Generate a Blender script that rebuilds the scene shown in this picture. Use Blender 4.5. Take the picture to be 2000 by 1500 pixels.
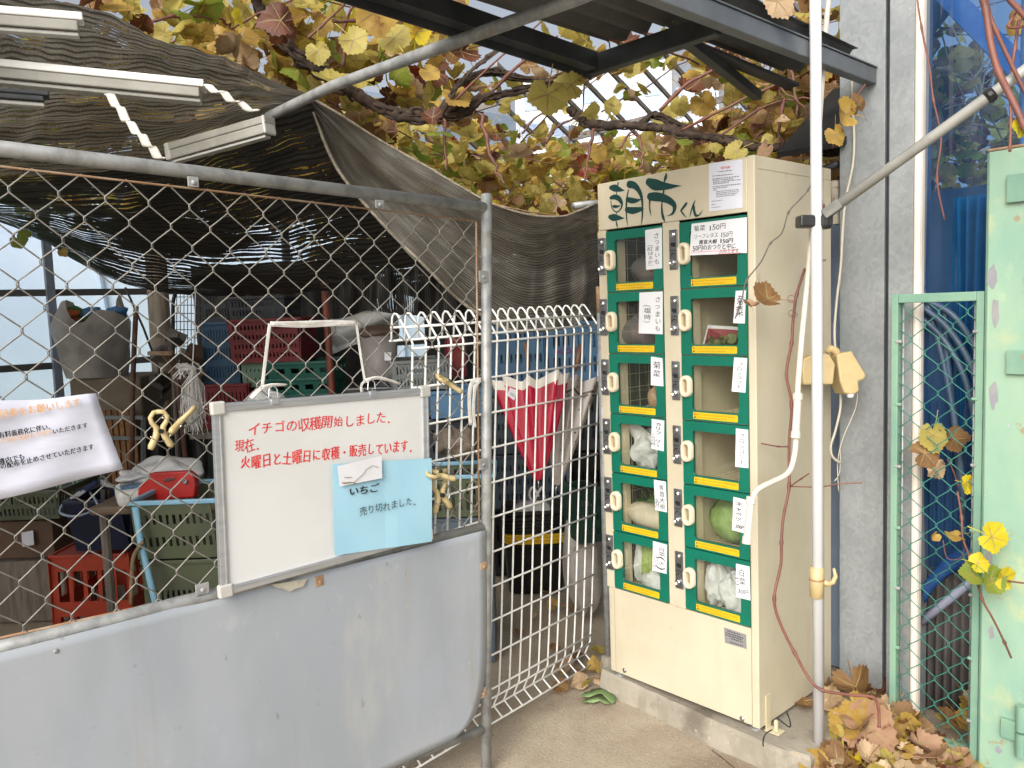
import bpy, bmesh, math, random
from math import pi, sin, cos, radians, sqrt
from mathutils import Vector, Matrix, noise
for _o in list(bpy.data.objects): bpy.data.objects.remove(_o)
random.seed(11)
SC = bpy.context.scene
COL = SC.collection

# ---------------------------------------------------------------- camera
CF, YAW, PITCH, ROLL = 1585.5275, 0.83520, -0.09120, -0.03640   # focal length in photo pixels
CAM = Vector((1.9628, -2.2200, 1.4639))
_w = Vector((-sin(YAW)*cos(PITCH), cos(YAW)*cos(PITCH), sin(PITCH)))
_r0 = Vector((cos(YAW), sin(YAW), 0)); _u0 = _r0.cross(_w)
_r = _r0*cos(ROLL) + _u0*sin(ROLL); _u = -_r0*sin(ROLL) + _u0*cos(ROLL)
cd = bpy.data.cameras.new('camera'); cam = bpy.data.objects.new('camera', cd); COL.objects.link(cam)
cd.sensor_width = 36; cd.lens = CF/2000*36; cd.clip_start = .05; cd.clip_end = 2000
cam.matrix_world = Matrix(((_r.x, _u.x, -_w.x, CAM.x), (_r.y, _u.y, -_w.y, CAM.y), (_r.z, _u.z, -_w.z, CAM.z), (0, 0, 0, 1)))
SC.camera = cam
# ---------------------------------------------------------------- sky, sun, exposure
SUN_EL, SUN_DIR = radians(34), Vector((.42, -.91, 0)).normalized()
wd = bpy.data.worlds.new('World'); SC.world = wd; wd.use_nodes = True
nt = wd.node_tree; bg = nt.nodes['Background']
sky = nt.nodes.new('ShaderNodeTexSky'); sky.sky_type = 'NISHITA'; sky.sun_disc = False
sky.sun_elevation = SUN_EL; sky.sun_rotation = math.atan2(SUN_DIR.x, SUN_DIR.y)
sky.air_density = .5; sky.dust_density = 6.0; sky.ozone_density = 0
hz = nt.nodes.new('ShaderNodeHueSaturation'); hz.inputs['Saturation'].default_value = .40; hz.inputs['Value'].default_value = 1.35   # thin white haze over the whole sky
nt.links.new(sky.outputs[0], hz.inputs['Color']); nt.links.new(hz.outputs[0], bg.inputs[0]); bg.inputs[1].default_value = .15
sd = bpy.data.lights.new('sun', 'SUN'); sd.energy = .5; sd.angle = radians(40); sd.color = (1, .97, .92)
so = bpy.data.objects.new('sun', sd); COL.objects.link(so)
so.rotation_euler = (SUN_DIR*cos(SUN_EL) + Vector((0, 0, sin(SUN_EL)))).to_track_quat('Z', 'Y').to_euler()
so.location = (-6, 5, 9)
SC.view_settings.view_transform = 'Standard'; SC.view_settings.look = 'None'
SC.view_settings.exposure = .33; SC.view_settings.gamma = 1
SC.view_settings.use_white_balance = True; SC.view_settings.white_balance_temperature = 6520; SC.view_settings.white_balance_tint = 6   # camera set for open shade
SC.cycles.max_bounces = 8; SC.cycles.transparent_max_bounces = 24; SC.cycles.diffuse_bounces = 4
SC.cycles.use_denoising = True

# ---------------------------------------------------------------- helpers
def ray(u, v): return _w + _r*((u-1000)/CF) - _u*((v-750)/CF)
def pX(u, v, c): d = ray(u, v); return CAM + d*((c-CAM.x)/d.x)
def pY(u, v, c): d = ray(u, v); return CAM + d*((c-CAM.y)/d.y)
def pZ(u, v, c): d = ray(u, v); return CAM + d*((c-CAM.z)/d.z)
def pD(u, v, t): return CAM + ray(u, v)*t
def pDs(l): return [pD(*p) for p in l]
def lerp(a, b, t): return a + (b-a)*t
def V(*a): return Vector(a)

def catmull(pts, n=6):
    pts = [tuple(p) for p in pts]; out = []
    P = [pts[0]] + pts + [pts[-1]]
    for i in range(1, len(P)-2):
        for k in range(n):
            t = k/n
            out.append(tuple(.5*((2*b) + (-a+c)*t + (2*a-5*b+4*c-d)*t*t + (-a+3*b-3*c+d)*t**3) for a, b, c, d in zip(P[i-1], P[i], P[i+1], P[i+2])))
    out.append(pts[-1]); return out

class MB:
    def __init__(s): s.v = []; s.f = []; s.mi = []; s.uv = {}; s.m = 0
    def add(s, vs, fs):
        b = len(s.v); s.v += [tuple(v) for v in vs]
        for f in fs: s.f.append(tuple(b+i for i in f)); s.mi.append(s.m)
        return b
    def box(s, c, d, rot=None):
        c = Vector(c); x, y, z = d[0]/2, d[1]/2, d[2]/2
        vs = [Vector((a, b, e)) for a in (-x, x) for b in (-y, y) for e in (-z, z)]
        if rot: vs = [rot @ v for v in vs]
        s.add([c+v for v in vs], [(0, 1, 3, 2), (4, 6, 7, 5), (0, 4, 5, 1), (2, 3, 7, 6), (0, 2, 6, 4), (1, 5, 7, 3)])
    def bb(s, x0, x1, y0, y1, z0, z1): s.box(((x0+x1)/2, (y0+y1)/2, (z0+z1)/2), (x1-x0, y1-y0, z1-z0))
    def bar(s, a, b, w, h, up=(0, 0, 1)):
        a, b = Vector(a), Vector(b); d = b-a; L = d.length; d.normalize()
        sd_ = d.cross(Vector(up)).normalized(); u = sd_.cross(d)
        s.box((a+b)/2, (L, w, h), Matrix((d, sd_, u)).transposed())
    def poly(s, pts): s.add(pts, [tuple(range(len(pts)))])
    def prism(s, pts, off):
        n = len(pts); off = Vector(off); a = [Vector(p) for p in pts]
        s.add(a + [p+off for p in a], [tuple(range(n))[::-1], tuple(range(n, 2*n))] + [(i, (i+1) % n, n+(i+1) % n, n+i) for i in range(n)])
    def tube(s, pts, r, n=8, caps=True):
        pts = [Vector(p) for p in pts]; m = len(pts); rs = r if isinstance(r, (list, tuple)) else [r]*m
        t0 = (pts[1]-pts[0]).normalized(); nx = t0.orthogonal().normalized(); vs = []
        for i in range(m):
            t = (pts[min(i+1, m-1)]-pts[max(i-1, 0)])
            if t.length < 1e-9: t = t0
            t = t.normalized(); nx = (nx - t*nx.dot(t))
            nx = nx.normalized() if nx.length > 1e-6 else t.orthogonal().normalized()
            b = t.cross(nx)
            for k in range(n): vs.append(pts[i] + (nx*cos(2*pi*k/n) + b*sin(2*pi*k/n))*rs[i])
        fs = [(i*n+k, i*n+(k+1) % n, (i+1)*n+(k+1) % n, (i+1)*n+k) for i in range(m-1) for k in range(n)]
        if caps: fs += [tuple(range(n))[::-1], tuple((m-1)*n+k for k in range(n))]
        s.add(vs, fs)
    def lathe(s, prof, n=16, c=(0, 0, 0), rot=None, caps=True):
        c = Vector(c); vs = []
        for r, z in prof:
            for k in range(n):
                v = Vector((r*cos(2*pi*k/n), r*sin(2*pi*k/n), z)); vs.append(c + (rot @ v if rot else v))
        m = len(prof); fs = [(i*n+k, i*n+(k+1) % n, (i+1)*n+(k+1) % n, (i+1)*n+k) for i in range(m-1) for k in range(n)]
        if caps: fs += [tuple(range(n))[::-1], tuple((m-1)*n+k for k in range(n))]
        s.add(vs, fs)
    def sheet(s, rows, uvs=None):
        h, w = len(rows), len(rows[0]); b = s.add([p for r in rows for p in r], [])
        for i in range(h-1):
            for j in range(w-1):
                s.f.append((b+i*w+j, b+i*w+j+1, b+(i+1)*w+j+1, b+(i+1)*w+j)); s.mi.append(s.m)
        for i in range(h):
            for j in range(w): s.uv[b+i*w+j] = uvs(i, j) if uvs else (j/(w-1), i/(h-1))
    def build(s, name, mats, parent=None, smooth=False, bevel=0, solid=0, sub=0, origin=None):
        me = bpy.data.meshes.new(name)
        org = Vector(origin) if origin is not None else Vector((0, 0, 0))
        me.from_pydata([tuple(Vector(v)-org) for v in s.v], [], s.f)
        if not isinstance(mats, (list, tuple)): mats = [mats]
        for m in mats: me.materials.append(m)
        me.polygons.foreach_set('material_index', [min(i, len(mats)-1) for i in s.mi])
        if smooth: me.polygons.foreach_set('use_smooth', [True]*len(me.polygons))
        if s.uv:
            ul = me.uv_layers.new(name='UVMap')
            for lp in me.loops: ul.data[lp.index].uv = s.uv.get(lp.vertex_index, (0, 0))
        me.update()
        bm = bmesh.new(); bm.from_mesh(me); bmesh.ops.recalc_face_normals(bm, faces=bm.faces) if not s.uv else None
        bm.to_mesh(me); bm.free()
        o = bpy.data.objects.new(name, me); COL.objects.link(o); o.location = org
        if solid:
            md = o.modifiers.new('solid', 'SOLIDIFY'); md.thickness = solid; md.offset = 0
        if bevel:
            md = o.modifiers.new('bevel', 'BEVEL'); md.width = bevel; md.segments = 2; md.limit_method = 'ANGLE'; md.angle_limit = radians(40)
        if sub:
            md = o.modifiers.new('sub', 'SUBSURF'); md.levels = sub; md.render_levels = sub
        if parent is not None: adopt(o, parent)
        return o

def adopt(o, parent):
    o.parent = parent; o.matrix_parent_inverse = wmat(parent).inverted()
def wmat(o):
    m = Matrix.LocRotScale(o.location, o.rotation_euler, o.scale)
    return wmat(o.parent) @ o.matrix_parent_inverse @ m if o.parent else m
def tag(o, label, cat, group=None, kind=None):
    o['label'] = label; o['category'] = cat
    if group: o['group'] = group
    if kind: o['kind'] = kind
    return o
def thing(name, label, cat, loc=(0, 0, 0), rz=0, group=None):
    o = bpy.data.objects.new(name, None); COL.objects.link(o); o.location = loc; o.rotation_euler = (0, 0, rz)
    o.empty_display_size = .05
    return tag(o, label, cat, group)
def dup(root, loc, rz=None, label=None, scale=None):
    r = root.copy(); COL.objects.link(r); r.location = loc
    if rz is not None: r.rotation_euler = (0, 0, rz)
    if label: r['label'] = label
    if scale: r.scale = scale
    def kids(src, dst):
        for ch in list(src.children):
            c = ch.copy(); COL.objects.link(c); c.parent = dst; kids(ch, c)
    kids(root, r)
    return r

# ---------------------------------------------------------------- materials
def S(r, g, b):
    f = lambda c: (c/255/12.92) if c/255 <= .04045 else ((c/255+.055)/1.055)**2.4
    return (f(r), f(g), f(b), 1)
MATS = {}
def mat(name, col, col2=None, sc=6, rough=.6, metal=0, bump=0, bsc=60, trans=0, stretch=(1, 1, 1), mixlo=.4, mixhi=.65, dirt=None, dsc=3, dlo=.58, dhi=.72, spec=.5, detail=6):
    m = bpy.data.materials.new(name); m.use_nodes = True; n = m.node_tree.nodes; l = m.node_tree.links
    b = n['Principled BSDF']; b.inputs['Roughness'].default_value = rough; b.inputs['Metallic'].default_value = metal
    b.inputs['Specular IOR Level'].default_value = spec
    tc = n.new('ShaderNodeTexCoord'); mp = n.new('ShaderNodeMapping'); mp.inputs['Scale'].default_value = stretch
    l.new(tc.outputs['Object'], mp.inputs[0])
    def noise(scale, det=6):
        x = n.new('ShaderNodeTexNoise'); x.inputs['Scale'].default_value = scale; x.inputs['Detail'].default_value = det; x.inputs['Roughness'].default_value = .6
        l.new(mp.outputs[0], x.inputs['Vector']); return x
    def ramp(src, lo, hi):
        x = n.new('ShaderNodeMapRange'); x.inputs[1].default_value = lo; x.inputs[2].default_value = hi; x.interpolation_type = 'SMOOTHSTEP'; l.new(src, x.inputs[0]); return x.outputs[0]
    def mix(fac, a, c):
        x = n.new('ShaderNodeMix'); x.data_type = 'RGBA'; l.new(fac, x.inputs[0])
        for i, q in ((6, a), (7, c)):
            if isinstance(q, tuple): x.inputs[i].default_value = q
            else: l.new(q, x.inputs[i])
        return x.outputs[2]
    c = col
    if col2: c = mix(ramp(noise(sc, detail).outputs[0], mixlo, mixhi), col, col2)
    if dirt: c = mix(ramp(noise(dsc).outputs[0], dlo, dhi), c, dirt)
    if isinstance(c, tuple): b.inputs['Base Color'].default_value = c
    else: l.new(c, b.inputs['Base Color'])
    if bump:
        bp = n.new('ShaderNodeBump'); bp.inputs['Strength'].default_value = bump; bp.inputs['Distance'].default_value = .01
        l.new(noise(bsc).outputs[0], bp.inputs['Height']); l.new(bp.outputs[0], b.inputs['Normal'])
    if trans:
        t = n.new('ShaderNodeBsdfTranslucent'); mx = n.new('ShaderNodeMixShader'); mx.inputs[0].default_value = trans
        if isinstance(c, tuple): t.inputs[0].default_value = c
        else: l.new(c, t.inputs[0])
        l.new(b.outputs[0], mx.inputs[1]); l.new(t.outputs[0], mx.inputs[2]); l.new(mx.outputs[0], n['Material Output'].inputs[0])
    m['_c'] = 0; MATS[name] = m; return m
def see_through(name, tint, clear, rough=.1, trans=0, tcol=(1, 1, 1, 1), gloss=.08):
    # clear film or pane: transparent, a little gloss, some light scattered through
    m = bpy.data.materials.new(name); m.use_nodes = True; n = m.node_tree.nodes; l = m.node_tree.links; n.clear()
    out = n.new('ShaderNodeOutputMaterial'); tr = n.new('ShaderNodeBsdfTransparent'); tr.inputs[0].default_value = tint
    gl = n.new('ShaderNodeBsdfGlossy'); gl.inputs['Roughness'].default_value = rough
    di = n.new('ShaderNodeBsdfTranslucent'); di.inputs[0].default_value = tcol; df = n.new('ShaderNodeBsdfDiffuse'); df.inputs[0].default_value = tcol
    fr = n.new('ShaderNodeFresnel'); fr.inputs[0].default_value = 1.45
    m0 = n.new('ShaderNodeMixShader'); l.new(di.outputs[0], m0.inputs[1]); l.new(df.outputs[0], m0.inputs[2]); m0.inputs[0].default_value = .4
    m1 = n.new('ShaderNodeMixShader'); m1.inputs[0].default_value = 1-clear; l.new(tr.outputs[0], m1.inputs[1]); l.new(m0.outputs[0], m1.inputs[2])
    ml = n.new('ShaderNodeMath'); ml.operation = 'MULTIPLY'; l.new(fr.outputs[0], ml.inputs[0]); ml.inputs[1].default_value = gloss*10
    m2 = n.new('ShaderNodeMixShader'); l.new(ml.outputs[0], m2.inputs[0]); l.new(m1.outputs[0], m2.inputs[1]); l.new(gl.outputs[0], m2.inputs[2])
    l.new(m2.outputs[0], out.inputs[0]); MATS[name] = m; return m

CREAM = mat('cream paint', (.53, .475, .36, 1), (.485, .43, .315, 1), 3, .42, bump=.02, bsc=90, dirt=(.60, .49, .31, 1), dsc=4, dlo=.68, dhi=.82)
CREAM_IN = mat('cream lining', (.76, .67, .49, 1), (.70, .61, .43, 1), 8, .5)
CREAM_PL = mat('cream plastic', (.66, .575, .43, 1), (.61, .53, .38, 1), 9, .35)
RECESS = mat('tan recess', (.30, .22, .13, 1), (.25, .18, .10, 1), 20, .5)
GREEN = mat('green enamel', (.002, .135, .085, 1), (.003, .115, .075, 1), 5, .38, dirt=(.02, .17, .12, 1), dsc=9, dlo=.62, dhi=.8)
LOGO = mat('dark green print', (.0015, .038, .036, 1), (.002, .045, .04, 1), 30, .5)
YELLOW = mat('yellow sticker', (.66, .43, .01, 1), (.6, .38, .01, 1), 12, .4)
INK = mat('black ink', (.012, .012, .016, 1), (.03, .03, .04, 1), 60, .6)
REDINK = mat('red marker ink', (.62, .02, .025, 1), (.72, .07, .06, 1), 40, .5)
ORANGEINK = mat('faded orange print', (.72, .40, .20, 1), (.78, .58, .42, 1), 60, .5)
GREYINK = mat('grey print', (.16, .16, .2, 1), (.22, .22, .26, 1), 90, .6)
PAPER = mat('white paper', (.66, .66, .69, 1), (.61, .61, .64, 1), 5, .75, bump=.05, bsc=14)
GPAPER = mat('grey white paper', (.62, .63, .70, 1), (.58, .59, .66, 1), 5, .6)
BPAPER = mat('light blue paper', (.30, .54, .67, 1), (.33, .56, .69, 1), 3, .8, bump=.05, bsc=8)
LAMIN = mat('laminated paper', (.60, .61, .72, 1), (.65, .66, .77, 1), 5, .16, bump=.28, bsc=9, stretch=(1, .6, 2.2))
BOARD = mat('whiteboard enamel', (.64, .64, .64, 1), (.60, .60, .59, 1), 3, .22, dirt=(.68, .66, .60, 1), dsc=5, dlo=.62, dhi=.85)
ALU = mat('brushed aluminium', (.58, .60, .63, 1), (.50, .52, .56, 1), 10, .35, metal=.75, stretch=(1, 1, 6))
PLASTIC_G = mat('grey plastic', (.50, .49, .46, 1), (.44, .43, .41, 1), 14, .5)
STEEL = mat('dark stamped steel', (.16, .16, .17, 1), (.23, .23, .24, 1), 30, .35, metal=.7)
CHROME = mat('bright steel', (.62, .62, .62, 1), (.5, .5, .5, 1), 20, .18, metal=1)
BLACKP = mat('black plastic', (.012, .012, .013, 1), (.02, .02, .021, 1), 20, .35)
GALVPIPE = mat('galvanised pipe', (.36, .365, .365, 1), (.24, .245, .245, 1), 22, .5, metal=.3, bump=.08, bsc=140, dirt=(.24, .20, .15, 1), dsc=9, dlo=.6, dhi=.78)
SHEETM = mat('weathered sheet metal', (.385, .41, .45, 1), (.335, .365, .41, 1), 2.2, .5, metal=.15, bump=.04, bsc=5, stretch=(1, 1.3, .5), mixlo=.40, mixhi=.62, dirt=(.42, .43, .435, 1), dsc=2.3, dlo=.6, dhi=.75)
WIRE = mat('weathered wire', (.25, .238, .215, 1), (.17, .16, .145, 1), 25, .5, metal=.4, dirt=(.20, .13, .08, 1), dsc=12, dlo=.60, dhi=.78)
WIRE_D = mat('dark weathered wire', (.10, .085, .07, 1), (.16, .13, .10, 1), 25, .6, metal=.3)
RUST = mat('rusty rod', (.30, .17, .09, 1), (.36, .27, .19, 1), 18, .75, bump=.15, bsc=150)
WHITECOAT = mat('white coated wire', (.88, .88, .86, 1), (.82, .81, .78, 1), 12, .4, dirt=(.55, .44, .33, 1), dsc=14, dlo=.72, dhi=.84)
WHITEPVC = mat('white pipe', (.58, .58, .60, 1), (.52, .52, .53, 1), 4, .35, stretch=(1, 1, .3), dirt=(.58, .54, .48, 1), dsc=7, dlo=.68, dhi=.85)
CREAMPVC = mat('cream conduit', (.60, .56, .48, 1), (.54, .49, .41, 1), 9, .4)
BEIGECORD = mat('beige cord', (.48, .44, .36, 1), None, 9, .5)
SENSOR = mat('aged cream plastic', (.52, .40, .21, 1), (.45, .34, .165, 1), 12, .4)
MINT = mat('mint green paint', (.30, .43, .31, 1), (.21, .36, .285, 1), 2.4, .5, bump=.08, bsc=30, stretch=(1, 1, .55), mixlo=.38, mixhi=.62, dirt=(.58, .68, .40, 1), dsc=4.2, dlo=.54, dhi=.68)
MINTF = mat('mint frame paint', (.20, .335, .245, 1), (.155, .285, .22, 1), 5, .5, bump=.06, bsc=60, dirt=(.36, .33, .25, 1), dsc=10, dlo=.66, dhi=.78)
BAREG = mat('bare grey patch', (.24, .24, .27, 1), (.29, .28, .28, 1), 20, .6)
TEALWIRE = mat('green coated wire', (.045, .20, .155, 1), (.03, .15, .12, 1), 20, .35)
TIMBER = mat('grey timber', (.20, .17, .14, 1), (.12, .10, .085, 1), 6, .85, bump=.3, bsc=30, stretch=(6, 6, .6))
BARK = mat('vine bark', (.026, .016, .011, 1), (.06, .037, .024, 1), 26, .9, bump=.6, bsc=60, stretch=(1, 1, 1))
CANE = mat('young cane', (.17, .065, .050, 1), (.11, .05, .035, 1), 20, .6)
CANE_R = mat('red brown cane', (.20, .075, .055, 1), (.14, .055, .045, 1), 14, .55, bump=.1, bsc=60)
DARKST = mat('painted dark steel', (.030, .033, .037, 1), (.05, .054, .058, 1), 7, .5, metal=.2)
GREYST = mat('grey painted steel', (.17, .185, .20, 1), (.13, .145, .16, 1), 6, .45, metal=.3, dirt=(.12, .10, .08, 1), dsc=9, dlo=.66, dhi=.8)
CORRUG = mat('corrugated sheet', (.09, .09, .087, 1), (.055, .054, .052, 1), 5, .6, metal=.15, dirt=(.09, .075, .055, 1), dsc=4, dlo=.6, dhi=.76)
CLAMPY = mat('cream clip plastic', (.50, .40, .21, 1), (.42, .32, .15, 1), 25, .45, dirt=(.26, .18, .09, 1), dsc=40, dlo=.64, dhi=.74)
TWINE = mat('white plastic tape', (.68, .67, .65, 1), (.56, .53, .48, 1), 30, .4)
PANE = see_through('acrylic pane', (.95, .96, .94, 1), .985, .03, tcol=(.7, .68, .6, 1), gloss=.06)
FILM = see_through('greenhouse film', (.80, .86, .94, 1), .74, .3, tcol=(.34, .41, .53, 1), gloss=.02)
GLASS = see_through('roof glass', (.97, .98, 1, 1), .985, .02, tcol=(.9, .95, 1, 1), gloss=.03)
POLYBAG = see_through('clear poly bag', (.9, .9, .9, 1), .62, .08, tcol=(.75, .75, .75, 1), gloss=.16)
WBAG = mat('white carrier bag', (.86, .86, .86, 1), (.78, .78, .79, 1), 12, .45, bump=.35, bsc=22, trans=.25)
def ground_mat():
    m = mat('dusty concrete', (.40, .335, .255, 1), (.32, .262, .195, 1), 2.2, .9, bump=.5, bsc=90, mixlo=.35, mixhi=.65, dirt=(.25, .19, .135, 1), dsc=2.6, dlo=.52, dhi=.70)
    n = m.node_tree.nodes; l = m.node_tree.links; b = n['Principled BSDF']
    src = b.inputs['Base Color'].links[0].from_socket
    tc = n.new('ShaderNodeTexCoord'); vo = n.new('ShaderNodeTexVoronoi'); vo.inputs['Scale'].default_value = 55
    l.new(tc.outputs['Object'], vo.inputs['Vector'])
    mr = n.new('ShaderNodeMapRange'); mr.inputs[1].default_value = .06; mr.inputs[2].default_value = .16; l.new(vo.outputs['Distance'], mr.inputs[0])
    no = n.new('ShaderNodeTexNoise'); no.inputs['Scale'].default_value = 9; l.new(tc.outputs['Object'], no.inputs['Vector'])
    m2 = n.new('ShaderNodeMapRange'); m2.inputs[1].default_value = .50; m2.inputs[2].default_value = .62; l.new(no.outputs[0], m2.inputs[0])
    mm = n.new('ShaderNodeMath'); mm.operation = 'SUBTRACT'; mm.inputs[0].default_value = 1; l.new(mr.outputs[0], mm.inputs[1])
    m3 = n.new('ShaderNodeMath'); m3.operation = 'MULTIPLY'; l.new(mm.outputs[0], m3.inputs[0]); l.new(m2.outputs[0], m3.inputs[1])
    mx = n.new('ShaderNodeMix'); mx.data_type = 'RGBA'; l.new(m3.outputs[0], mx.inputs[0]); l.new(src, mx.inputs[6]); mx.inputs[7].default_value = (.17, .13, .09, 1)
    l.new(mx.outputs[2], b.inputs['Base Color']); return m
def weather(m, col, scale, lo, hi, stretch=(1, 1, 1), amt=1.0, det=8, seed=0):
    # one more layer of wear over a material's colour: blotches, runs, specks
    n = m.node_tree.nodes; l = m.node_tree.links; b = n['Principled BSDF']; inp = b.inputs['Base Color']
    tc = n.new('ShaderNodeTexCoord'); mp = n.new('ShaderNodeMapping'); mp.inputs['Scale'].default_value = stretch; mp.inputs['Location'].default_value = (seed, seed*1.7, seed*.6); l.new(tc.outputs['Object'], mp.inputs[0])
    x = n.new('ShaderNodeTexNoise'); x.inputs['Scale'].default_value = scale; x.inputs['Detail'].default_value = det; x.inputs['Roughness'].default_value = .62; l.new(mp.outputs[0], x.inputs['Vector'])
    r = n.new('ShaderNodeMapRange'); r.inputs[1].default_value = lo; r.inputs[2].default_value = hi; r.inputs[4].default_value = amt; l.new(x.outputs[0], r.inputs[0])
    mx = n.new('ShaderNodeMix'); mx.data_type = 'RGBA'; l.new(r.outputs[0], mx.inputs[0]); mx.inputs[7].default_value = col
    if inp.links: l.new(inp.links[0].from_socket, mx.inputs[6])
    else: mx.inputs[6].default_value = inp.default_value
    l.new(mx.outputs[2], inp)
weather(SHEETM, (.36, .40, .47, 1), 3.4, .54, .66, (1, 1, .8), .55, seed=3); weather(SHEETM, (.33, .28, .21, 1), 9, .58, .72, (1, 1.6, .10), .38, seed=5); weather(SHEETM, (.47, .485, .51, 1), 16, .62, .70, (1, 1, .7), .5, seed=9); weather(SHEETM, (.17, .16, .15, 1), 34, .665, .71, (1, 1, .5), .45, seed=2); weather(SHEETM, (.27, .25, .22, 1), 90, .64, .72, (1, .25, 1), .3, seed=8)
weather(CREAM, (.40, .33, .22, 1), 7, .56, .74, (1, 1, .12), .6, seed=4); weather(CREAM, (.33, .25, .16, 1), 18, .66, .74, (1, 1, .5), .55, seed=12); weather(CREAM, (.40, .31, .20, 1), 46, .70, .75, (1, 1, 1), .7, seed=7); weather(CREAM, (.60, .54, .415, 1), 2.2, .5, .7, (1, 1, .6), .5, seed=1)
weather(MINT, (.40, .44, .26, 1), 6, .56, .64, (1, 1, .7), .7, seed=2); weather(MINT, (.30, .22, .13, 1), 13, .63, .665, (1, 1, .9), .8, seed=6); weather(MINT, (.38, .38, .43, 1), 11, .665, .675, (1, 1, .6), 1, seed=6.02); weather(MINT, (.17, .38, .36, 1), 5, .58, .70, (1, 1, .25), .5, seed=8)
weather(MINTF, (.34, .22, .12, 1), 24, .62, .70, (1, 1, .6), .7, seed=3)
GROUND = ground_mat()
CONC = mat('cast concrete', (.34, .305, .25, 1), (.27, .24, .195, 1), 5, .9, bump=.35, bsc=70, dirt=(.17, .145, .115, 1), dsc=4, dlo=.55, dhi=.7)
def spangle():
    m = bpy.data.materials.new('spangled zinc'); m.use_nodes = True; n = m.node_tree.nodes; l = m.node_tree.links; b = n['Principled BSDF']
    tc = n.new('ShaderNodeTexCoord'); mp = n.new('ShaderNodeMapping'); mp.inputs['Scale'].default_value = (1, 1, .8); l.new(tc.outputs['Object'], mp.inputs[0])
    nz = n.new('ShaderNodeTexNoise'); nz.inputs['Scale'].default_value = 30; l.new(mp.outputs[0], nz.inputs['Vector'])
    ad = n.new('ShaderNodeMix'); ad.data_type = 'RGBA'; ad.inputs[0].default_value = .035; l.new(mp.outputs[0], ad.inputs[6]); l.new(nz.outputs['Color'], ad.inputs[7])
    vo = n.new('ShaderNodeTexVoronoi'); vo.inputs['Scale'].default_value = 85; vo.inputs['Randomness'].default_value = 1; l.new(ad.outputs[2], vo.inputs['Vector'])
    n2 = n.new('ShaderNodeTexNoise'); n2.inputs['Scale'].default_value = 5; n2.inputs['Detail'].default_value = 8; l.new(mp.outputs[0], n2.inputs['Vector'])
    sp = n.new('ShaderNodeSeparateColor'); l.new(vo.outputs['Color'], sp.inputs[0])
    av = n.new('ShaderNodeMath'); av.operation = 'MULTIPLY_ADD'; av.inputs[1].default_value = .22; l.new(sp.outputs[0], av.inputs[0]); l.new(n2.outputs[0], av.inputs[2])
    cr = n.new('ShaderNodeValToRGB'); cr.color_ramp.elements[0].position = .3; cr.color_ramp.elements[0].color = (.20, .215, .225, 1); cr.color_ramp.elements[1].position = 1.0; cr.color_ramp.elements[1].color = (.31, .325, .335, 1)
    cr.color_ramp.interpolation = 'EASE'; l.new(av.outputs[0], cr.inputs[0]); l.new(cr.outputs[0], b.inputs['Base Color']); b.inputs['Metallic'].default_value = .1; b.inputs['Roughness'].default_value = .5
    return m
SPANGLE = spangle()
weather(GROUND, (.50, .43, .335, 1), 1.3, .5, .68, amt=.6, seed=4); weather(GROUND, (.17, .13, .09, 1), 130, .60, .68, amt=.85, det=3, seed=2); weather(GROUND, (.62, .56, .47, 1), 150, .62, .70, amt=.8, det=3, seed=5); weather(GROUND, (.21, .16, .115, 1), 5, .60, .68, (1, .35, 1), .5, seed=7)
weather(CONC, (.20, .16, .12, 1), 9, .58, .68, (1, 1, .5), .6, seed=3); weather(CONC, (.56, .51, .43, 1), 60, .62, .70, amt=.6, seed=4)
weather(SPANGLE, (.19, .17, .15, 1), 8, .60, .74, (1, 1, .15), .5, seed=3); weather(SPANGLE, (.42, .43, .43, 1), 26, .66, .72, (1, 1, .8), .6, seed=6)
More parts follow.
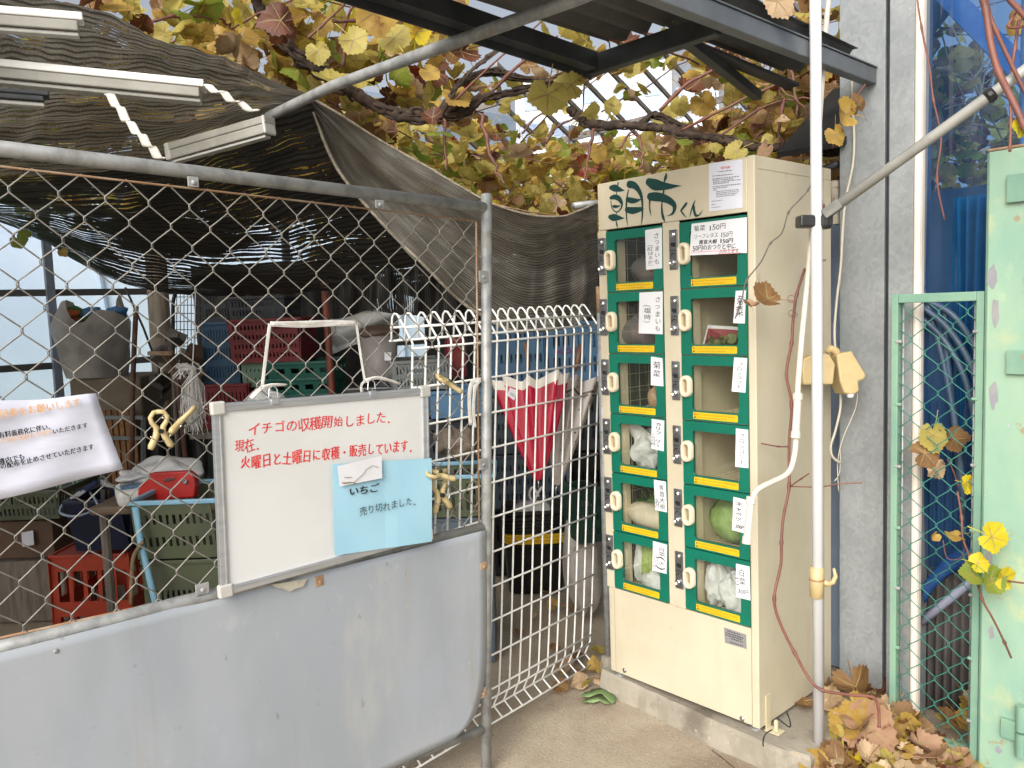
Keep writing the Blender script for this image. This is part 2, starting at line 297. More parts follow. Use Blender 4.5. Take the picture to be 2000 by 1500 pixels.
def net_mat(name, c1, c2, freq, gap, hole_scale, wefts=0, open_=0.0, dark=.9):
    # knitted shade cloth: rows of tape (UV v) with gaps between, torn wider open in patches
    m = bpy.data.materials.new(name); m.use_nodes = True; n = m.node_tree.nodes; l = m.node_tree.links; n.clear()
    out = n.new('ShaderNodeOutputMaterial'); uv = n.new('ShaderNodeUVMap'); sx = n.new('ShaderNodeSeparateXYZ'); l.new(uv.outputs[0], sx.inputs[0])
    def M_(op, a, b_=None, c_=None):
        x = n.new('ShaderNodeMath'); x.operation = op
        for i, q in enumerate((a, b_, c_)):
            if q is None: continue
            if isinstance(q, (int, float)): x.inputs[i].default_value = q
            else: l.new(q, x.inputs[i])
        return x.outputs[0]
    def N_(scale, det=3, stretch=(1, 1, 1)):
        mp = n.new('ShaderNodeMapping'); mp.inputs['Scale'].default_value = stretch; l.new(uv.outputs[0], mp.inputs[0])
        x = n.new('ShaderNodeTexNoise'); x.inputs['Scale'].default_value = scale; x.inputs['Detail'].default_value = det; l.new(mp.outputs[0], x.inputs['Vector']); return x.outputs[0]
    wob = N_(7, 3)
    ph = M_('MULTIPLY_ADD', wob, .05, sx.outputs[1])
    fr = M_('FRACT', M_('MULTIPLY', ph, freq))
    tri = M_('ABSOLUTE', M_('SUBTRACT', fr, .5))            # 0 mid-tape .. .5 at the gap
    hole = N_(hole_scale, 4, (1, 1.6, 1))
    hm = n.new('ShaderNodeMapRange'); hm.inputs[1].default_value = .46-open_; hm.inputs[2].default_value = .70-open_; hm.inputs[3].default_value = gap[0]; hm.inputs[4].default_value = gap[1]; l.new(hole, hm.inputs[0])
    fray = M_('MULTIPLY_ADD', M_('SUBTRACT', N_(160, 2, (1, .25, 1)), .5), .16, hm.outputs[0])
    isgap = M_('GREATER_THAN', tri, M_('SUBTRACT', .5, fray))
    if wefts:
        fx = M_('FRACT', M_('MULTIPLY', sx.outputs[0], wefts))
        isgap = M_('MULTIPLY', isgap, M_('GREATER_THAN', fx, .30))
    grain = N_(340, 2, (1, .35, 1))
    patch = N_(9, 5, (1, 2, 1))
    mx = n.new('ShaderNodeMix'); mx.data_type = 'RGBA'; mx.inputs[6].default_value = c1; mx.inputs[7].default_value = c2
    g = n.new('ShaderNodeMapRange'); g.inputs[1].default_value = .75; g.inputs[2].default_value = 1.25; l.new(M_('ADD', grain, patch), g.inputs[0]); l.new(g.outputs[0], mx.inputs[0])
    dk = n.new('ShaderNodeMapRange'); dk.inputs[1].default_value = .22; dk.inputs[2].default_value = .42; dk.inputs[3].default_value = 0; dk.inputs[4].default_value = dark; l.new(tri, dk.inputs[0])
    m3 = n.new('ShaderNodeMix'); m3.data_type = 'RGBA'; l.new(dk.outputs[0], m3.inputs[0]); l.new(mx.outputs[2], m3.inputs[6]); m3.inputs[7].default_value = (c1[0]*.16, c1[1]*.15, c1[2]*.14, 1); mx = m3
    b = n.new('ShaderNodeBsdfPrincipled'); b.inputs['Roughness'].default_value = .5; l.new(mx.outputs[2], b.inputs['Base Color'])
    bp = n.new('ShaderNodeBump'); bp.inputs['Strength'].default_value = .6; bp.inputs['Distance'].default_value = .004; l.new(M_('SUBTRACT', .5, tri), bp.inputs['Height']); l.new(bp.outputs[0], b.inputs['Normal'])
    tl = n.new('ShaderNodeBsdfTranslucent'); l.new(mx.outputs[2], tl.inputs[0])
    m1 = n.new('ShaderNodeMixShader'); m1.inputs[0].default_value = .38; l.new(b.outputs[0], m1.inputs[1]); l.new(tl.outputs[0], m1.inputs[2])
    tr = n.new('ShaderNodeBsdfTransparent')
    ms = n.new('ShaderNodeMixShader'); l.new(isgap, ms.inputs[0]); l.new(m1.outputs[0], ms.inputs[1]); l.new(tr.outputs[0], ms.inputs[2])
    l.new(ms.outputs[0], out.inputs[0]); return m
def leaf_mat(name, c1, c2, spot, trans=.5, sc=14):
    if trans > .2: c1, c2 = tuple(x*.9 for x in c1[:3])+(1,), tuple(x*.86 for x in c2[:3])+(1,)
    m = mat(name, c1, c2, sc, .55, trans=trans, bump=.25, bsc=70, dirt=spot, dsc=34, dlo=.60, dhi=.70); return m
LEAFM = [leaf_mat('leaf pale yellow', (.66, .55, .15, 1), (.55, .45, .11, 1), (.22, .14, .05, 1)),
         leaf_mat('leaf golden', (.64, .43, .10, 1), (.50, .31, .07, 1), (.22, .09, .02, 1)),
         leaf_mat('leaf orange brown', (.36, .20, .08, 1), (.26, .135, .055, 1), (.16, .06, .02, 1)),
         leaf_mat('leaf dark russet', (.12, .040, .022, 1), (.18, .062, .03, 1), (.06, .02, .012, 1), .3),
         leaf_mat('leaf lime green', (.24, .33, .045, 1), (.36, .40, .06, 1), (.28, .22, .04, 1)),
         leaf_mat('leaf salmon dry', (.50, .30, .19, 1), (.42, .24, .14, 1), (.26, .11, .05, 1), .3),
         leaf_mat('leaf crimson', (.25, .035, .025, 1), (.32, .07, .03, 1), (.10, .02, .015, 1), .4),
         leaf_mat('leaf tan dry', (.40, .275, .165, 1), (.50, .36, .225, 1), (.20, .11, .05, 1), .15),
         leaf_mat('leaf bright yellow', (.75, .58, .02, 1), (.62, .56, .03, 1), (.55, .30, .03, 1), .35)]
LEAFM.append(leaf_mat('leaf vein', (.46, .36, .16, 1), (.36, .24, .11, 1), (.30, .18, .08, 1), .3))
YEL, GOL, ORA, RUS, LIM, SAL, CRI, TAN, BRI = range(9)

# ---------------------------------------------------------------- leaves
def leaf_outline():
    pts = []
    N = 40
    for i in range(N):
        a = 2*pi*i/N            # 0 = tip (+y)
        r = .62 + .30*max(0, cos(a))**6 + .22*max(0, cos(a-1.15))**8 + .22*max(0, cos(a+1.15))**8 + .14*max(0, cos(a-2.2))**8 + .14*max(0, cos(a+2.2))**8
        if abs(a-pi) < .24: r = .22 + 1.4*abs(a-pi)**1.2
        r *= 1 + (.055 if i % 2 else -.045)
        pts.append((r*sin(a), r*cos(a)))
    return pts
LEAF_O = leaf_outline()
def add_leaf(mb, pos, size, normal, spin, curl=.3, mi=0, rnd=random):
    # a lobed blade: three rings, cupped, folded along the midrib and wavy at its edge
    nrm = Vector(normal).normalized(); x = nrm.orthogonal().normalized(); y = nrm.cross(x)
    x, y = x*cos(spin)+y*sin(spin), y*cos(spin)-x*sin(spin)
    pos = Vector(pos); vs = [pos]; p1, p2 = rnd.uniform(0, 6.3), rnd.uniform(0, 6.3)
    fold = rnd.uniform(-.25, .5)*curl*1.6; cup = rnd.uniform(-.8, 1.1)*curl; k1 = rnd.choice((2, 3))
    step = 1 if size*CF/max(.5, (pos-CAM).length) > 26 else 2
    ol = LEAF_O[::step]; n = len(ol); lean = rnd.uniform(-.5, .5)*curl
    for q in (.5, 1.0):
        for i, (a, b) in enumerate(ol):
            h = fold*abs(a)*q + cup*(a*a+b*b)*q*q + lean*b*b*q*q*(1 if b > 0 else -.6) + curl*.22*q*q*sin(k1*2*pi*i/n+p1) + curl*.05*q*sin(5*2*pi*i/n+p2)
            vs.append(pos + (x*a*q + y*b*q + nrm*h)*size*.5)
    fs = [(0, 1+i, 1+(i+1) % n) for i in range(n)] + [(1+i, 1+n+i, 1+n+(i+1) % n, 1+(i+1) % n) for i in range(n)]
    mb.m = mi; mb.add(vs, fs)
    if step == 1:      # its veins, a hair proud of both faces, and its stalk
        mb.m = 9; w_ = size*.011
        for a0 in (0, 1.15, 2*pi-1.15, 2.2, 2*pi-2.2):
            i = int(round(a0/(2*pi)*n)) % n; p1_, p2_ = vs[1+i], vs[1+i].lerp(vs[1+n+i], .88); d_ = (p2_-vs[0]).normalized(); sd_ = nrm.cross(d_).normalized()*w_
            for k in (1, -1):
                o_ = nrm*k*max(.0007, size*.009); mb.add([vs[0]-sd_+o_, vs[0]+sd_+o_, p1_+sd_*.8+o_, p1_-sd_*.8+o_, p2_+sd_*.25+o_, p2_-sd_*.25+o_], [(0, 1, 2, 3), (3, 2, 4, 5)])
        mb.m = mi
        tip = pos - y*size*.62 + nrm*size*rnd.uniform(-.1, .3) + x*size*rnd.uniform(-.25, .25); base = pos - y*size*.10; w_ = x*size*.011
        mb.add([base-w_, base+w_, base.lerp(tip, .5)+w_+nrm*size*.04, base.lerp(tip, .5)-w_+nrm*size*.04, tip+w_, tip-w_], [(0, 1, 2, 3), (3, 2, 4, 5)])
def wiggle(p0, p1, n, amp, rnd=random, sag=0):
    p0, p1 = Vector(p0), Vector(p1); out = []
    off = Vector((0, 0, 0)); L = (p1-p0).length
    for i in range(n+1):
        t = i/n; off += Vector((rnd.gauss(0, 1), rnd.gauss(0, 1), rnd.gauss(0, 1)))*amp*L/n
        out.append(p0.lerp(p1, t) + off*sin(pi*t)*1.2 - Vector((0, 0, sag*sin(pi*t))))
    return out

# ---------------------------------------------------------------- writing
GLYPH = {}
def load_glyphs(chars):
    obs = []
    for ch in sorted(set(chars)):
        if ch.isspace(): continue
        c = bpy.data.curves.new('glyph', 'FONT'); c.body = ch; c.size = 1; c.resolution_u = 2
        o = bpy.data.objects.new('glyph', c); COL.objects.link(o); obs.append((ch, o, c))
    bpy.context.view_layer.update(); dg = bpy.context.evaluated_depsgraph_get()
    for ch, o, c in obs:
        me = bpy.data.meshes.new_from_object(o.evaluated_get(dg))
        vs = [(v.co.x, v.co.y) for v in me.vertices]; fs = [tuple(p.vertices) for p in me.polygons]
        GLYPH[ch] = (vs, fs, max((v[0] for v in vs), default=.5), min((v[0] for v in vs), default=0), max((v[1] for v in vs), default=.7), min((v[1] for v in vs), default=0))
        bpy.data.objects.remove(o); bpy.data.curves.remove(c); bpy.data.meshes.remove(me)
def put_glyph(mb, ch, org, X, Y, w, h, nrm=None, jit=0, thick=0):
    # glyph scaled into a w x h cell whose lower left corner is org
    if ch not in GLYPH: return
    vs, fs, x1, x0, y1, y0 = GLYPH[ch]
    full = ord(ch) > 0x2e80
    a = random.gauss(0, jit); sx = w*(1 if not full else 1/1.0); sl = random.gauss(.05, .03) if jit else 0
    big = max(.55, y1) if not full else .88
    out = []
    cx = .5 if full else (x0+x1)/2; cw = 1.0 if full else max(x1-x0, .3)*1.15
    oy = (-.12 if full else 0); s = 1+random.gauss(0, jit*.8)
    for x, y in vs:
        px = ((x-cx)/cw)*s; py = ((y-oy)/(1.0 if full else big)-.5)*s
        px += sl*py
        qx = px*cos(a)-py*sin(a); qy = px*sin(a)+py*cos(a)
        out.append(Vector(org) + X*((qx+.5)*w) + Y*((qy+.5)*h))
    mb.add(out, fs)
    if thick:
        mb.add([p + X*thick + Y*thick*.4 + nrm*.0001 for p in out], fs); mb.add([p - X*thick*.6 + Y*thick*.5 + nrm*.0002 for p in out], fs)
def write_line(mb, s, p0, p1, h, nrm, jit=.04, narrow=1.0, thick=0):
    p0, p1, nrm = Vector(p0), Vector(p1), Vector(nrm); X = (p1-p0).normalized(); Y = nrm.cross(X).normalized()
    ws = [1.0 if ord(c) > 0x2e80 else (.62 if c != ' ' else .5) for c in s]; tot = sum(ws); L = (p1-p0).length; x = 0
    for c, w in zip(s, ws):
        cw = L*w/tot; hh = h if ord(c) > 0x2e80 else h*.8
        small = c in 'っッ、。.,・'
        put_glyph(mb, c, p0 + X*(x + cw*(1-narrow)/2) + Y*(random.gauss(0, jit*h*.5)), X, Y, cw*narrow, hh if not small else hh*.9, nrm, jit, thick); x += cw
def write_col(mb, s, ptop, pbot, w, nrm, X=(1, 0, 0), jit=.04, thick=0):
    ptop, pbot, nrm = Vector(ptop), Vector(pbot), Vector(nrm); Yv = (ptop-pbot); L = Yv.length; Y = Yv.normalized(); X = Y.cross(nrm).normalized()
    ch = L/len(s)
    for i, c in enumerate(s):
        org = ptop - Y*(i+1)*ch - X*w/2 + X*random.gauss(0, jit*w*.6)
        if c in 'ー（）()':      # turned marks in vertical writing
            put_glyph(mb, c, org + X*(w*.0) + Y*ch, -Y, X, ch, w, nrm, jit, thick) if c != 'ー' else mb.prism([org+X*w*.45+Y*ch*.12, org+X*w*.58+Y*ch*.12, org+X*w*.55+Y*ch*.88, org+X*w*.45+Y*ch*.88], nrm*.0003)
        else: put_glyph(mb, c, org + Y*ch*.04, X, Y, w, ch*.92, nrm, jit, thick)
load_glyphs('イチゴの収穫開始しました.現在火曜日と土に・販売ていす、いちご売り切れ袋持参をお願有料義務化伴レジ1枚あたり円だ機内でも配布止めさせ'
            'さつまい（紅はるか）菊菜リーフタス青首大根50円おプと中に入てます塩時さツカウワブロッコキャベ白三〇高二大きめ2030操作注意くん朝市○()ｋKGCASIT0-1ょ高系ク4')

# ================================================================ ground and base
g = MB(); N = 60
def gh(x, y): return .006*sin(x*3.1+1)*sin(y*2.7) + .004*sin(x*9+y*7)
rows = [[(lerp(-9, 5, j/90), lerp(-5, 9, i/90), gh(lerp(-9, 5, j/90), lerp(-5, 9, i/90))-.006) for j in range(91)] for i in range(91)]
g.sheet(rows); o = g.build('ground', GROUND, smooth=True); o['kind'] = 'structure'
g = MB(); rr = []
for i, q in enumerate((0, 40, 400)):
    pass
g.add([(-9, -5, -.02), (5, -5, -.02), (5, 9, -.02), (-9, 9, -.02), (-600, -600, -.02), (600, -600, -.02), (600, 600, -.02), (-600, 600, -.02)], [(0, 1, 5, 4), (1, 2, 6, 5), (2, 3, 7, 6), (3, 0, 4, 7)])
YARD = mat('yard earth', (.30, .26, .21, 1), (.24, .21, .17, 1), .8, .9)
o = g.build('yard', YARD); o['kind'] = 'structure'
LAWN = mat('lawn', (.07, .17, .05, 1), (.11, .22, .07, 1), .8, .9, dirt=(.35, .25, .12, 1), dsc=.5, dlo=.6, dhi=.7)
g = MB(); g.add([(-14, -14, .012), (-4.4, -14, .012), (-4.4, 12, .012), (-14, 12, .012)], [(0, 1, 2, 3)]); o = g.build('lawn', LAWN); o['kind'] = 'structure'
# concrete plinth under the locker: uneven cast edge
pl = MB(); top = []
def edge(p, q, n, a):
    for i in range(n):
        t = i/n; yield (lerp(p[0], q[0], t)+random.uniform(-a, a), lerp(p[1], q[1], t)+random.uniform(-a, a))
loop = list(edge((-.05, .015), (.70, -.030), 16, .004)) + list(edge((.70, -.030), (.80, .0), 4, .004)) + list(edge((.80, .0), (.80, .62), 8, .004)) + list(edge((.80, .62), (-.05, .62), 6, .003)) + list(edge((-.05, .62), (-.05, .015), 6, .003))
n = len(loop); zt = .082
vs = [(x, y, zt+random.uniform(-.002, .002)) for x, y in loop]
c = (.38, .3)
vs2 = [(c[0]+(x-c[0])*1.012, c[1]+(y-c[1])*1.012, zt-.014) for x, y in loop]; vs3 = [(c[0]+(x-c[0])*1.03+random.uniform(-.004, .004), c[1]+(y-c[1])*1.03+random.uniform(-.004, .004), -.02) for x, y in loop]
pl.add(vs+vs2+vs3, [tuple(range(n))] + [(a*n+i, a*n+(i+1) % n, (a+1)*n+(i+1) % n, (a+1)*n+i) for a in (0, 1) for i in range(n)])
plo = pl.build('plinth', CONC); tag(plo, 'low cast concrete plinth under the cream locker cabinet', 'plinth')

# ================================================================ vegetable locker
W, D, ZB, ZT = .6272, .4835, .100, 1.900
T0, DP = 1.7276, .2163                       # top of the first door, door pitch
XC = [(.0385, .2825), (.3535, .6005)]         # the two columns of doors
locker = thing('vegetable_locker', 'cream coin locker with twelve green framed doors selling vegetables', 'locker', (W/2, D/2, ZB))
b = MB(); e = .012
b.bb(0, e, .006, D, ZB, ZT); b.bb(W-.026, W, 0, D, ZB, ZT-.0)           # side panels
b.bb(e, W-.026, .01, D, ZT-.012, ZT)                                     # top
b.bb(e, W-.026, .012, D, ZB, ZB+.012)
b.build('cabinet_body', CREAM, locker, bevel=.003)
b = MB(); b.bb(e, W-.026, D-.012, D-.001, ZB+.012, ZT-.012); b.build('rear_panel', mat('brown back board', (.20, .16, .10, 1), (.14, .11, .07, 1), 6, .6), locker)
b = MB(); b.bb(.005, W-.024, -.004, .012, T0+.006, ZT-.004); hd = b.build('header_panel', CREAM, locker, bevel=.002)
b = MB(); b.bb(.012, W-.0265, -.0005, .012, ZB+.004, T0-6*DP-.004); b.build('lower_panel', CREAM, locker, bevel=.002)
b = MB(); b.bb(0, .0375, -.002, .012, T0-6*DP-.003, T0+.005); b.build('mullion', CREAM, locker, bevel=.0015)
b = MB(); b.bb(.2835, .345, .0, .012, T0-6*DP-.003, T0+.005); b.bb(.303, .3525, -.002, 0, T0-6*DP-.003, T0+.005); b.build('mullion', CREAM, locker, bevel=.0015)
b = MB()                                                                   # compartments
for k in range(1, 7):
    z = T0-k*DP
    b.bb(e, W-.026, .014, D-.013, z-.004, z+.004)
b.build('shelf', CREAM_IN, locker)
b = MB()
b.bb(.30, .325, .013, D-.013, T0-6*DP, T0); 
for k in range(6):
    z = T0-k*DP
    for x0, x1, y1 in ((.045, .070, .062), (.29, .297, .38), (.374, .386, .060), (.368, .3745, .38), (.594, .600, .38)):
        b.bb(x0, x1, .016, y1, z-DP+.0045, z-.0045)
b.build('compartment_wall', CREAM_IN, locker)
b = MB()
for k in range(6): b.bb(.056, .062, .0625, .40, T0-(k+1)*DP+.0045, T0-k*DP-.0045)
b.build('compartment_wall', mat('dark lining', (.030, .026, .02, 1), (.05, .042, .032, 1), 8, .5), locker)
b = MB()                                                                   # wire trays and wire backs
for k in range(6):
    z = T0-(k+1)*DP+.008
    for x0, x1 in ((.062, .288), (.380, .592)):
        for i in range(15): b.bar((x0+(x1-x0)*i/14, .02, z), (x0+(x1-x0)*i/14, D-.03, z), .0018, .0018)
        for i in range(20): b.bar((x0, .02+(D-.05)*i/19, z+.002), (x1, .02+(D-.05)*i/19, z+.002), .0018, .0018)
        for i in range(4): b.bar((x0+(x1-x0)*(i+.5)/4, D-.03, z), (x0+(x1-x0)*(i+.5)/4, D-.03, z+DP-.02), .002, .002, (0, 1, 0))
        for i in range(4): b.bar((.064, .08+i*.055, z), (.064, .08+i*.055, z+DP-.02), .0016, .0016, (0, 1, 0)) if x0 < .2 else None
        for i in range(4): b.bar((.064, .065, z+DP*(i+.6)/4.4), (.064, .36, z+DP*(i+.6)/4.4), .0016, .0016) if x0 < .2 else None
        for i in range(4): b.bar((x0, D-.032, z+DP*(i+.5)/4.2), (x1, D-.032, z+DP*(i+.5)/4.2), .002, .002)
b.build('wire_tray', mat('tray wire', (.50, .44, .30, 1), None, 5, .4), locker)
b = MB()                                                                   # feet, anchor bracket, seams, bolts
for x, y in ((.03, .03), (W-.03, .03), (.03, D-.03), (W-.03, D-.03)): b.lathe([(.012, .078), (.018, .081), (.018, .088), (.012, .09), (.012, .101)], 10, (x, y, 0))
b.build('foot', GALVPIPE, locker)
b = MB(); b.bb(W+.0005, W+.004, .035, .065, .086, .20); b.bb(W+.0005, W+.05, .03, .07, .084, .088); b.lathe([(.007, .088), (.007, .12), (.004, .124)], 8, (W+.03, .05, 0)); b.build('anchor_bracket', mat('bracket paint', (.55, .48, .32, 1), None, 4, .5), locker, bevel=.001)
b = MB()
for x, z in ((.073, .122), (.566, .114)): b.lathe([(.009, 0), (.009, .002), (.004, .0045), (0.001, .005)], 12, (x, -.0006, z), Matrix.Rotation(radians(90), 3, 'X'))
b.build('bolt', CHROME, locker, smooth=False)
b = MB(); SEAM = mat('seam shadow gap', (.30, .24, .15, 1), None, 5, .7)
b.bb(W, W+.0006, .02, D, ZT-.040, ZT-.0385); b.bb(W, W+.0006, D-.055, D-.0537, ZB, ZT); b.bb(W-.0255, W-.0247, -.0006, 0, ZB, ZT-.03); b.bb(.032, .033, -.0011, -.0004, ZB+.006, T0-6*DP-.01)
b.build('panel_seam', SEAM, locker)
# brush lettering of the header
def stroke(mb, pts, lift):
    q = catmull(pts, 5); P = [pY(1160+x*.16, 290+y*.16, -.0046-lift) for x, y, w in q]; n = len(P); L = []; R = []
    for i in range(n):
        t = (P[min(i+1, n-1)]-P[max(i-1, 0)]); t.y = 0; t.normalize(); s = Vector((-t.z, 0, t.x)); w = max(q[i][2], 1)*.16*.00184*.5
        L.append(P[i]+s*w); R.append(P[i]-s*w)
    # round the ends
    mb.add(L+R, [(i, i+1, n+i+1, n+i) for i in range(n-1)])
    for c, w in ((P[0], q[0][2]), (P[-1], q[-1][2])):
        if w > 14:
            r = w*.16*.00184*.5; mb.poly([c+Vector((r*cos(k*pi/8), -.00005, r*sin(k*pi/8))) for k in range(16)])
lg = MB()
STK = [[(205, 478, 50), (250, 482, 84), (300, 497, 62), (340, 508, 32), (376, 511, 3)], [(291, 405, 10), (296, 425, 20), (288, 450, 18), (280, 475, 12)], [(275, 530, 12), (275, 570, 14)],
       [(208, 602, 44), (250, 592, 58), (300, 608, 62), (332, 650, 48), (343, 690, 26), (325, 740, 18), (285, 775, 14), (245, 760, 14), (215, 710, 13), (206, 635, 14)],
       [(222, 704, 12), (250, 708, 38), (290, 708, 26), (325, 695, 8)], [(275, 785, 10), (271, 810, 14), (272, 890, 14), (280, 930, 24), (289, 972, 5)],
       [(195, 835, 52), (235, 842, 84), (290, 846, 62), (335, 850, 30), (374, 850, 3)],
       [(432, 436, 84), (490, 450, 78), (540, 500, 60), (574, 570, 46), (589, 650, 30), (592, 750, 26), (589, 850, 20), (576, 938, 3)],
       [(424, 500, 12), (406, 580, 20), (396, 680, 24), (396, 780, 20), (401, 870, 16), (415, 957, 3)],
       [(410, 622, 56), (465, 636, 66), (520, 636, 44), (572, 622, 10)], [(405, 748, 66), (470, 758, 80), (530, 750, 66), (588, 738, 44)],
       [(880, 300, 8), (880, 330, 32), (870, 370, 36), (856, 412, 14)], [(668, 408, 84), (740, 440, 124), (830, 458, 96), (930, 462, 56), (1010, 458, 22), (1068, 456, 2)], [(854, 495, 18), (848, 550, 26)],
       [(684, 585, 84), (750, 588, 100), (830, 600, 92), (910, 630, 78), (972, 680, 62), (984, 730, 48), (966, 785, 32), (930, 812, 14), (888, 824, 3)],
       [(684, 630, 30), (678, 690, 17), (685, 760, 18), (701, 824, 3)], [(831, 640, 12), (828, 700, 20), (832, 780, 28), (846, 845, 34), (869, 896, 4)],
       [(1138, 655, 8), (1120, 682, 30), (1076, 738, 24), (1062, 756, 17), (1090, 800, 18), (1132, 849, 3)], [(1236, 630, 6), (1212, 690, 20), (1182, 780, 14), (1170, 842, 5)],
       [(1190, 735, 8), (1214, 705, 28), (1224, 760, 30), (1240, 812, 32), (1272, 818, 18), (1302, 790, 12), (1329, 748, 3)]]
for i, s_ in enumerate(STK): stroke(lg, s_, i*.00006)
lg.build('lettering', LOGO, hd)
# notice and data plate
nb = MB(); P = [pY(u, v, -.0050) for u, v in ((1385, 318.5), (1450.5, 311.5), (1450.5, 406), (1385, 413))]; nb.prism(P, (0, -.0004, 0))
def npt(a, c, dy=-.0062): p = P[0].lerp(P[1], a).lerp(P[3].lerp(P[2], a), c); p.y = dy; return p
nb.m = 1; write_line(nb, '操作注意', npt(.36, .155), npt(.64, .155), .008, (0, -1, 0), 0)
nb.m = 2; rnd = random.Random(3)
for yy, a, bnd in ((.19, .28, .7), (.27, .1, .72), (.33, .1, .92), (.365, .12, .75), (.40, .12, .95), (.435, .12, .6), (.49, .1, .95), (.525, .12, .55), (.56, .12, .25), (.60, .22, .9), (.635, .22, .92), (.67, .22, .85), (.705, .22, .8), (.79, .08, .42), (.86, .08, .2), (.92, .08, .35)):
    x = a
    while x < bnd:
        w_ = rnd.uniform(.02, .07); q0, q1 = npt(x, yy), npt(min(x+w_, bnd), yy+.014); nb.poly([q0, Vector((q1.x, q0.y, q0.z)), q1, Vector((q0.x, q0.y, q1.z))]); x += w_+rnd.uniform(.008, .02)
nb.build('notice', [GPAPER, REDINK, GREYINK], locker)
nb = MB(); P = [pY(u, v, -.0008) for u, v in ((1414.5, 1225), (1457.5, 1239.5), (1458.5, 1267.5), (1416, 1255))]; nb.prism(P, (0, -.001, 0)); nb.m = 1
def npt2(a, c): p = P[0].lerp(P[1], a).lerp(P[3].lerp(P[2], a), c); p.y = -.0022; return p
for r_, (yy, a, bnd) in enumerate(((.12, .15, .75), (.28, .06, .9), (.42, .06, .8), (.56, .3, .85), (.83, .25, .85))):
    x = a
    while x < bnd:
        w_ = rnd.uniform(.03, .09); q = [npt2(x, yy), npt2(min(x+w_, bnd), yy), npt2(min(x+w_, bnd), yy+.07), npt2(x, yy+.07)]; nb.poly(q); x += w_+.03
nb.build('data_plate', [mat('dull silver plate', (.36, .36, .38, 1), None, 5, .4, metal=.5), INK], locker)

def rrect(x0, x1, z0, z1, r, n=5):
    out = []
    for cx, cz, a0 in ((x1-r, z1-r, 0), (x0+r, z1-r, 90), (x0+r, z0+r, 180), (x1-r, z0+r, 270)):
        for i in range(n+1): a = radians(a0+90*i/n); out.append((cx+r*cos(a), cz+r*sin(a)))
    return out
CARDS = {   # (column,row): corners in photo pixels tl tr br bl, columns of writing
 (0, 0): ([(1260, 449.5), (1293, 444), (1293.5, 524), (1262, 527)], [('さつまいも', .70, .10, .90, .30), ('（紅はるか）', .30, .32, .98, .30)], 0),
 (0, 1): ([(1249, 571.5), (1294.5, 569), (1294.5, 653), (1247.5, 651)], [('さつまいも', .80, .10, .95, .24), ('（塩時）', .36, .20, .84, .30)], 0),
 (0, 2): ([(1271.5, 696.5), (1294, 699.5), (1296, 754.5), (1271, 752.5)], [('菊菜', .5, .12, .72, .62)], 0),
 (0, 3): ([(1273, 818), (1297.5, 821.5), (1296.5, 881.5), (1272, 876)], [('カリフラワー', .55, .08, .92, .42), ('二〇〇円', .16, .50, .88, .28)], .0006),
 (0, 4): ([(1277, 936.5), (1300.5, 940.5), (1303, 1001), (1280, 996)], [('青首大根', .62, .12, .95, .40), ('50円', .20, .62, .92, .3)], 0),
 (0, 5): ([(1275.5, 1056.5), (1303, 1064), (1302, 1121), (1274, 1114)], [('白菜(大)', .66, .12, .93, .42), ('三〇〇円', .24, .40, .90, .30)], 0),
 (1, 1): ([(1437, 568), (1457, 567), (1455, 632), (1432, 631)], [('菊菜', .5, .12, .80, .66)], 0),
 (1, 2): ([(1434, 698), (1459.5, 699.5), (1456, 767), (1429, 764.5)], [('ブロッコリー', .5, .12, .90, .42)], 0),
 (1, 3): ([(1437.5, 836.5), (1461.5, 839.5), (1462, 914.5), (1436, 911.5)], [('ブロッコリー', .5, .10, .92, .44)], 0),
 (1, 4): ([(1432.5, 970), (1460, 977), (1455, 1042), (1430, 1035)], [('キャベツ', .45, .10, .70, .40)], .0006),
 (1, 5): ([(1437.5, 1100.5), (1464, 1106.5), (1466, 1173), (1438, 1166)], [('白菜', .45, .10, .62, .42), ('(大)', .14, .40, .64, .22)], 0)}
def put_card(parent, P, cols, lines, thick, y, name='price_card', red=()):
    cb = MB(); cb.prism(P, (0, -.0005, 0))
    def pt(a, c): p = P[0].lerp(P[1], a).lerp(P[3].lerp(P[2], a), c); p.y = y-.0010; return p
    cb.m = 1
    for s_, a, c0, c1, w_ in cols:
        write_col(cb, s_, pt(a, c0), pt(a, c1), (P[1]-P[0]).length*w_*1.15, (0, -1, 0), jit=.06, thick=thick)
    for s_, a0, a1, c, h, th in lines: write_line(cb, s_, pt(a0, c), pt(a1, c-.0), (P[3]-P[0]).length*h, (0, -1, 0), .06, 1.0, th)
    for (a0, a1, c) in red:
        cb.m = 2; n = 14
        pts = [pt(lerp(a0, a1, i/n), c + .012*(-1)**i) for i in range(n+1)]; cb.tube(pts, .0007, 4)
    return cb.build(name, [PAPER, INK, REDINK], parent)
LABEL_DOOR = {}
